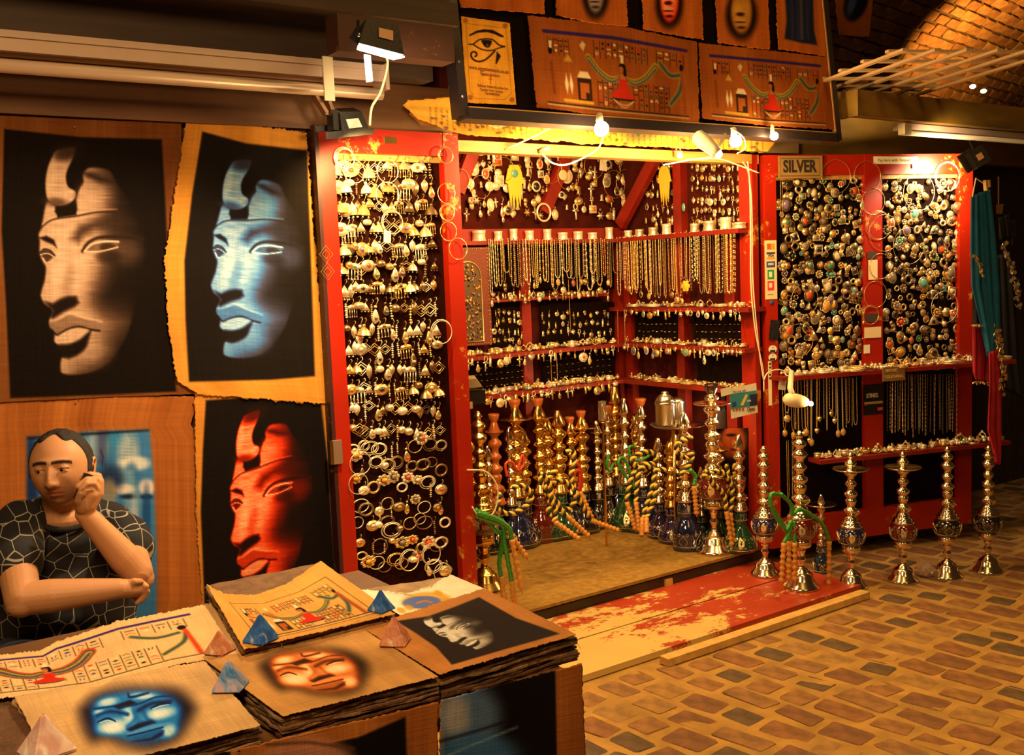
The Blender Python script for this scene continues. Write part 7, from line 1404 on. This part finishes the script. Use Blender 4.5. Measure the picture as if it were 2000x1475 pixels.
for k, cc in enumerate(((.25, .2, .05), (.4, .05, .03), (.2, .18, .05), (.45, .10, .05))): decal(JF, o, 1431+k*6, 797, 1435+k*6, 802, cc, .0144)
card(JF, 1408, 759, 1428, 771, WHITE, 'curled_paper', 'curled white paper strip left of the Open sign', 'paper', .016, .001, -.1)
o, *_ = card(RD, 1686, 752, 1726, 808, BLACK, 'black_sticker', 'black sticker with the word STINKS on the middle stile', 'sticker', .004, .002); ptext(RD, o, 'STINKS.', 1704, 773, .030, CREAM, .0062, .72, .0006); decal(RD, o, 1688, 786, 1724, 787.5, (.45, .32, .15), .006); decal(RD, o, 1714, 796, 1724, 801, (.65, .05, .03), .006); decal(RD, o, 1689, 789, 1694, 792, (.5, .06, .03), .006)
o, *_ = card(RD, 1724, 718, 1767, 742, mat('wood_sign', (.22, .12, .05), .6, var=.3), 'wooden_notice', 'small engraved wooden notice hanging from the upper shelf of the brooch display', 'sign', .12, .006); ptext(RD, o, 'BEFORE', 1741, 724, .020, mat('gold_ink', (.62, .36, .08), .5), .1245, 1, .0004); ptext(RD, o, 'TOUCHING', 1746, 736, .022, mat('gold_ink', (.62, .36, .08), .5), .1245, 1, .0004)
for x0, y0, x1, y1, lab in ((1694, 492, 1712, 505, 'dark printed card on the middle stile near mid height'), (1696, 508, 1714, 546, 'creased pale notice on the middle stile, lower of two'), (1690, 614, 1716, 628, 'dark photograph card low on the middle stile'), (1688, 640, 1721, 659, 'blank cream paper square low on the middle stile'), (1687, 674, 1699, 690, 'small white price card at the foot of the middle stile')):
    card(RD, x0, y0, x1, y1, {0: mat('dark_card', (.06, .04, .035), .5)}.get(0 if 'dark' in lab else 1, WHITE if 'white' in lab else mat('cream_sticker', (1, 1, 1))), 'paper_card', lab, 'card', .004, .001)
for fr, x, y, lab in ((LD, 756, 462, 'white price tag below the thick bangle on the earring display'), (BW, 1178, 322, 'small white price tag high on the back wall')): card(fr, x-7, y-11, x+8, y+12, WHITE, 'price_tag', lab, 'price tag', .03, .001, .1)
# ------------------------------------------------------------------ things on the booth walls
YLW = mat('yellow_enamel', (.78, .46, .04), .45)
for fr, x, y, s, lab in ((BW, 1004, 322, 1.15, 'larger yellow hand charm with a green disc on the back wall'), (SW, 1297, 325, 1.0, 'smaller yellow hand charm with a silver disc on the side wall')):
    t = thing('hand_plaque', lab, 'hand charm', fr.P(x, y, .04)); mb = MB(); S1_ = .0022*s; poly = [(-10, 0), (10, 0), (17, -10), (24, -38), (18, -40), (17, -52), (12, -88), (8, -60), (5, -96), (0, -62), (-5, -96), (-8, -60), (-12, -88), (-17, -52), (-18, -40), (-24, -38), (-17, -10)]
    mb.prism([(a*S1_, b*S1_) for a, b in poly][::-1], .004); o = mb.obj('hand', YLW, t, False, (0, 0, 0)); mb = MB(); mb.lathe([(.020*s, 0), (.019*s, .003), (.004, .005)], (0, -.002, -.040*s), 16, Matrix.Rotation(PI/2, 3, 'X')); o2 = mb.obj('disc', STONES['turquoise'], t, True, (0, 0, 0)); t.rotation_euler = fr.M.to_euler()
mb = MB(); [mb.ball((.020*math.cos(k*PI/3), 0, .020*math.sin(k*PI/3)), .013, 8, (1, .3, 1)) for k in range(6)]; mb.ball((0, 0, 0), .02, 10, (1, .35, 1)); o = mb.obj('yellow_flower', YLW, None, True); o.matrix_world = Matrix.Translation(SW.P(1339, 559, .10)) @ SW.M.to_4x4(); tag(o, 'round yellow flower plaque on the red post of the side wall', 'plaque')
mb = MB(); mb.ball((0, 0, 0), .013, 12, (1, .4, 1.7)); o = mb.obj('turquoise_stone', STONES['turquoise'], None, True); o.matrix_world = Matrix.Translation(SW.P(1335, 405, .04)) @ SW.M.to_4x4(); tag(o, 'oval turquoise stone on the red post of the side wall', 'stone')
mb = MB(); mb.torus((0, 0, 0), .045, .006, 28, 8, arc=1, sq=1.05); o = mb.obj('silver_torque', SILVER2, None, True); o.matrix_world = Matrix.Translation(BW.P(1062, 415, .05)) @ BW.M.to_4x4(); tag(o, 'thick open silver torque hanging low on the top back wall', 'torque')
for x, y, r, l in ((900, 350, 18, 'thin neck ring at the left end of the top back wall'), (940, 365, 20, 'thin neck ring near the yellow hand on the back wall'), (985, 330, 20, 'thin neck ring just left of the larger yellow hand'), (1075, 330, 24, 'wide neck ring above the silver torque'), (1110, 345, 22, 'neck ring in the middle of the top back wall'), (1200, 360, 22, 'wide neck ring hanging by the braced corner'), (1224, 358, 22, 'neck ring overlapping the braced corner post'), (1160, 325, 20, 'neck ring beside the small white price tag')): bang(BW, x, y, r, l, .05, GOLD, 1, 'neck_ring', .0013, cat='neck ring')
mb = MB(); mb.lathe([(.035, -.002), (.038, 0), (.034, .003), (.015, .003)], (0, 0, 0), 20, Matrix.Rotation(PI/2, 3, 'X')); o = mb.obj('white_disc', STONES['white'], None, True); o.matrix_world = Matrix.Translation(BW.P(1100, 342, .06)) @ BW.M.to_4x4() @ Matrix.Scale(.8, 4); tag(o, 'bright white disc pendant in the middle of the top back wall', 'pendant')
# arched mirror frame
MF = Fr((0, 4.47, 0), (1, 0, 0), NF); a = MF.uv(888, 484); b = MF.uv(962, 672); t = thing('arched_frame', 'dark red studded frame with an arch of small amber mosaic stones', 'frame', MF.pt((a[0]+b[0])/2, b[1]))
mb = MB(); MF.box(mb, a[0]-.04, b[0], b[1], a[1], -.02, 0); mb.obj('panel', mat('carved_redwood', (.16, .03, .015), .5, bump=.6, bscale=120), t)
cx, r_ = MF.uv(915, 600)[0]-.0, (MF.uv(942, 600)[0]-MF.uv(890, 600)[0])/2; zt_ = MF.uv(915, 511)[1]-r_; zb_ = MF.uv(915, 668)[1]
pl_ = [(cx+r_*math.cos(q), zt_+r_*math.sin(q)) for q in np.linspace(0, PI, 14)]+[(cx-r_, zb_), (cx+r_, zb_)]
mb = MB(); mb.prism([(x, z) for x, z in pl_], .004, (0, 4.467, 0)); mb.obj('arch_panel', mat('mosaic_ground', (.10, .05, .02), .5), t); mb = MB(); mb.tube([Vector((x, 4.463, z)) for x, z in pl_], .004, 5, True); mb.obj('arch_rim', GOLD, t, True)
mb = MB(); rr = random.Random(2)
for k in range(170):
    x = cx+rr.uniform(-1, 1)*r_*.9; z = rr.uniform(zb_+.01, zt_+r_*.85)
    if z > zt_ and (x-cx)**2+(z-zt_)**2 > (r_*.9)**2: continue
    mb.mi = rr.randrange(4); mb.ball((x, 4.462, z), rr.uniform(.005, .009), 6, (1, .5, 1))
tag(mb.obj('mosaic_stones', [STONES['amber'], OXID, STONES['onyx'], STONES['grey']], t, True), kind='stuff')
mb = MB(); [mb.ball((b[0]-.012, 4.467, b[1]+k*(a[1]-b[1])/26), .0035, 5) for k in range(27)]; [mb.ball((a[0]+k*.013, 4.467, b[1]+.008), .0035, 5) for k in range(16)]; [mb.ball((a[0]+k*.013, 4.467, a[1]-.008), .0035, 5) for k in range(16)]; tag(mb.obj('stud', GOLD, t, True), kind='stuff')
# black boxes inside at the left, flood at the right
t = thing('flood_lamp', 'grey topped black flood lamp on the booth side of the left stile', 'flood lamp', PY(922, 760, 3.75), 'black flood lamps'); MB().hexa(qd([(902, 742), (930, 740), (942, 756), (902, 760)], 3.7)+qd([(902, 735), (926, 733), (940, 752), (902, 755)], 3.8)).obj('housing', mat('grey_metal', (.35, .26, .16), .4, .4), t); MB().box(PY(922, 775, 3.75), (.09, .08, .06)).obj('ballast_box', BLACK, t); MB().box(PY(908, 790, 3.73)+Vector((0, -.045, 0)), (.02, .004, .03)).obj('sticker', mat('dull_label', (1, 1, 1)), t)
t = thing('flood_lamp', 'large black flood lamp hanging below the Open sign', 'flood lamp', PY(1425, 815, 3.78), 'black flood lamps'); MB().hexa(qd([(1402, 802), (1452, 800), (1462, 836), (1396, 838)], 3.74)+qd([(1402, 806), (1448, 806), (1454, 838), (1400, 840)], 3.86)).obj('housing', BLACK, t); MB().hexa(qd([(1397, 806), (1401, 803), (1397, 836), (1391, 837)], 3.78)+qd([(1397, 806), (1401, 803), (1397, 836), (1391, 837)], 3.82)).obj('glass', FLOODM, t); mb = MB(); mb.bar(PY(1415, 770, 3.80), PY(1415, 803, 3.80), .025, .02); mb.obj('bracket', BLACKM, t)
# picture of a face low on the side wall
def sf(p): p.ell(1432, 862, 24, 34, (150, 70, 35), 1, 0, .6); p.ell(1440, 866, 10, 6, (235, 160, 90), .8, 0, 1); p.ell(1436, 878, 10, 3, (90, 20, 14), .9); p.ell(1440, 884, 9, 3, (220, 130, 80), .8); p.ell(1428, 850, 10, 3, (20, 10, 8), .9); p.fill([(1395, 900), (1480, 896), (1480, 960), (1395, 960)], (28, 18, 12), 8)
o = sheet('papyrus_picture', quad([(1396, 838), (1462, 836), (1462, 1015), (1396, 1010)]), SW.P, (60, 110), sf, seed=66, base=(26, 17, 12), rag=.3, off=.012); tag(o, 'dark papyrus picture of an orange face low on the side wall', 'papyrus picture')
# ------------------------------------------------------------------ scarves and clothes at the right
def drape(name, poly_l, poly_r, Y, m, lab, cat, amp=.012, fr_=5, rows=40, cols=26, seed=0, two=None):
    """cloth hung between a left and a right edge (photo pixels read at distance Y), folded in depth"""
    Lp = side(poly_l, rows); Rp = side(poly_r, rows); mb = MB()
    for i in range(rows):
        for k in range(cols):
            u = k/(cols-1); x = Lp[i][0]*(1-u)+Rp[i][0]*u; y = Lp[i][1]*(1-u)+Rp[i][1]*u
            p = PY(x, y, Y); f = i/(rows-1); p.y += amp*(math.sin(u*fr_*PI+seed+f*1.2)+.4*math.sin(u*fr_*2.7*PI+seed*2+f*3))*(.5+.5*f); mb.v.append(tuple(p))
    mb.f = [(i*cols+k, i*cols+k+1, (i+1)*cols+k+1, (i+1)*cols+k) for i in range(rows-1) for k in range(cols-1)]; mb.m = [0]*len(mb.f)
    o = mb.obj(name, m, None, True); s = o.modifiers.new('t', 'SOLIDIFY'); s.thickness = .002; return tag(o, lab, cat)
TQ = mat('turquoise_cloth', (.004, .14, .32), .7, var=.25, vscale=9); PK = mat('pink_cloth', (.50, .012, .035), .7, var=.3, vscale=10); BKc = mat('black_cloth', (.012, .010, .010), .8, var=.3); 
def coins(pts, n, Y, sp, lab, r=.008, m=(GOLD, SILVER)):
    mb = MB(); P_ = side(pts, n); rr = random.Random(n)
    for x, y in P_: mb.mi = rr.randrange(2); p = PY(x+rr.uniform(-sp, sp), y+rr.uniform(-sp, sp), Y-rr.random()*.02); mb.lathe([(r, 0), (r, .0015)], p, 8, Matrix.Rotation(PI/2+rr.uniform(-.5, .5), 3, 'X') @ Matrix.Rotation(rr.uniform(-.6, .6), 3, 'Y'))
    return tag(mb.obj('sewn_coins', list(m)), lab, 'coins', kind='stuff')
drape('turquoise_scarf', [(1899, 382), (1898, 480), (1900, 560), (1918, 640), (1928, 690)], [(1932, 370), (1942, 460), (1950, 560), (1951, 640), (1938, 705)], 2.82, TQ, 'turquoise scarf hanging from a cord beside the brooch display', 'scarf', seed=1)
drape('black_belt_scarf', [(1900, 535), (1900, 590), (1901, 634)], [(1922, 560), (1922, 600), (1921, 636)], 2.86, BKc, 'black hip scarf behind the turquoise one', 'scarf', seed=2)
drape('pink_scarf', [(1899, 636), (1899, 690), (1898, 728), (1902, 742)], [(1922, 640), (1940, 700), (1938, 730), (1934, 744)], 2.88, PK, 'pink cloth with a coin fringe under the turquoise scarf', 'scarf', seed=3)
drape('pink_scarf', [(1930, 690), (1930, 760), (1926, 840), (1938, 880), (1944, 905)], [(1950, 680), (1957, 770), (1958, 850), (1954, 890), (1950, 908)], 2.80, PK, 'long pink scarf tail hanging down to the last water pipe', 'scarf', seed=4, cols=16)
coins([(1900, 500), (1908, 505), (1915, 520), (1920, 540)], 26, 2.80, 3, 'coin trim on the turquoise scarf'); coins([(1900, 636), (1922, 636)], 18, 2.84, 2, 'row of coins along the pink cloth', .006); coins([(1902, 748), (1934, 750)], 20, 2.84, 3, 'coin fringe under the pink cloth', .006)
coins([(1945, 640), (1956, 690), (1962, 730), (1955, 765)], 60, 2.78, 6, 'thick cluster of coins beside the pink scarf', .011)
drape('black_dress', [(1946, 500), (1950, 600), (1955, 700), (1965, 760)], [(1975, 490), (1985, 600), (1992, 700), (2000, 780)], 3.2, BKc, 'dark dress hanging in the shadow right of the scarves', 'dress', seed=5); coins([(1960, 478), (1975, 520), (1985, 560), (1990, 600)], 55, 3.12, 6, 'coins sewn on the dark dress', .012)
for k, (x, y, x2, y2) in enumerate(((1950, 425, 1962, 470), (1962, 420, 1975, 465), (1974, 430, 1984, 480))): drape('dark_strap', [(x, y), (x2-8, y2)], [(x+9, y-2), (x2+4, y2)], 3.15, BLACKM, f"{['left', 'middle', 'right'][k]} of three glossy dark straps above the dark dress", 'strap', rows=8, cols=6, amp=.006)
mb = MB(); mb.tube([PY(1899, 385, 2.8), PY(1906, 348, 2.8), PY(1926, 362, 2.8)], .003, 5); tag(mb.obj('scarf_hook', CREAM), 'pale cord and hook holding the turquoise scarf', 'cord'); mb = MB(); mb.bar(PY(1924, 352, 2.79), PY(1926, 372, 2.79), .016, .014); mb.bar(PY(1931, 352, 2.79), PY(1932, 366, 2.79), .012, .01); tag(mb.obj('clothes_peg', PINE), 'wooden clothes peg on the turquoise scarf', 'peg')
mb = MB(); mb.tube([PY(1950, 345, 3.3), PY(1950, 400, 3.3)], .004, 5); mb.slab(qd([(1947, 400), (1960, 398), (1958, 418), (1947, 418)], 3.3), NF, .004); tag(mb.obj('hanging_tag', mat('dim_tag', (.3, .14, .05), .6)), 'dim paper tag on a string above the dark straps', 'tag')
bpy.data.scenes.remove(TMP)
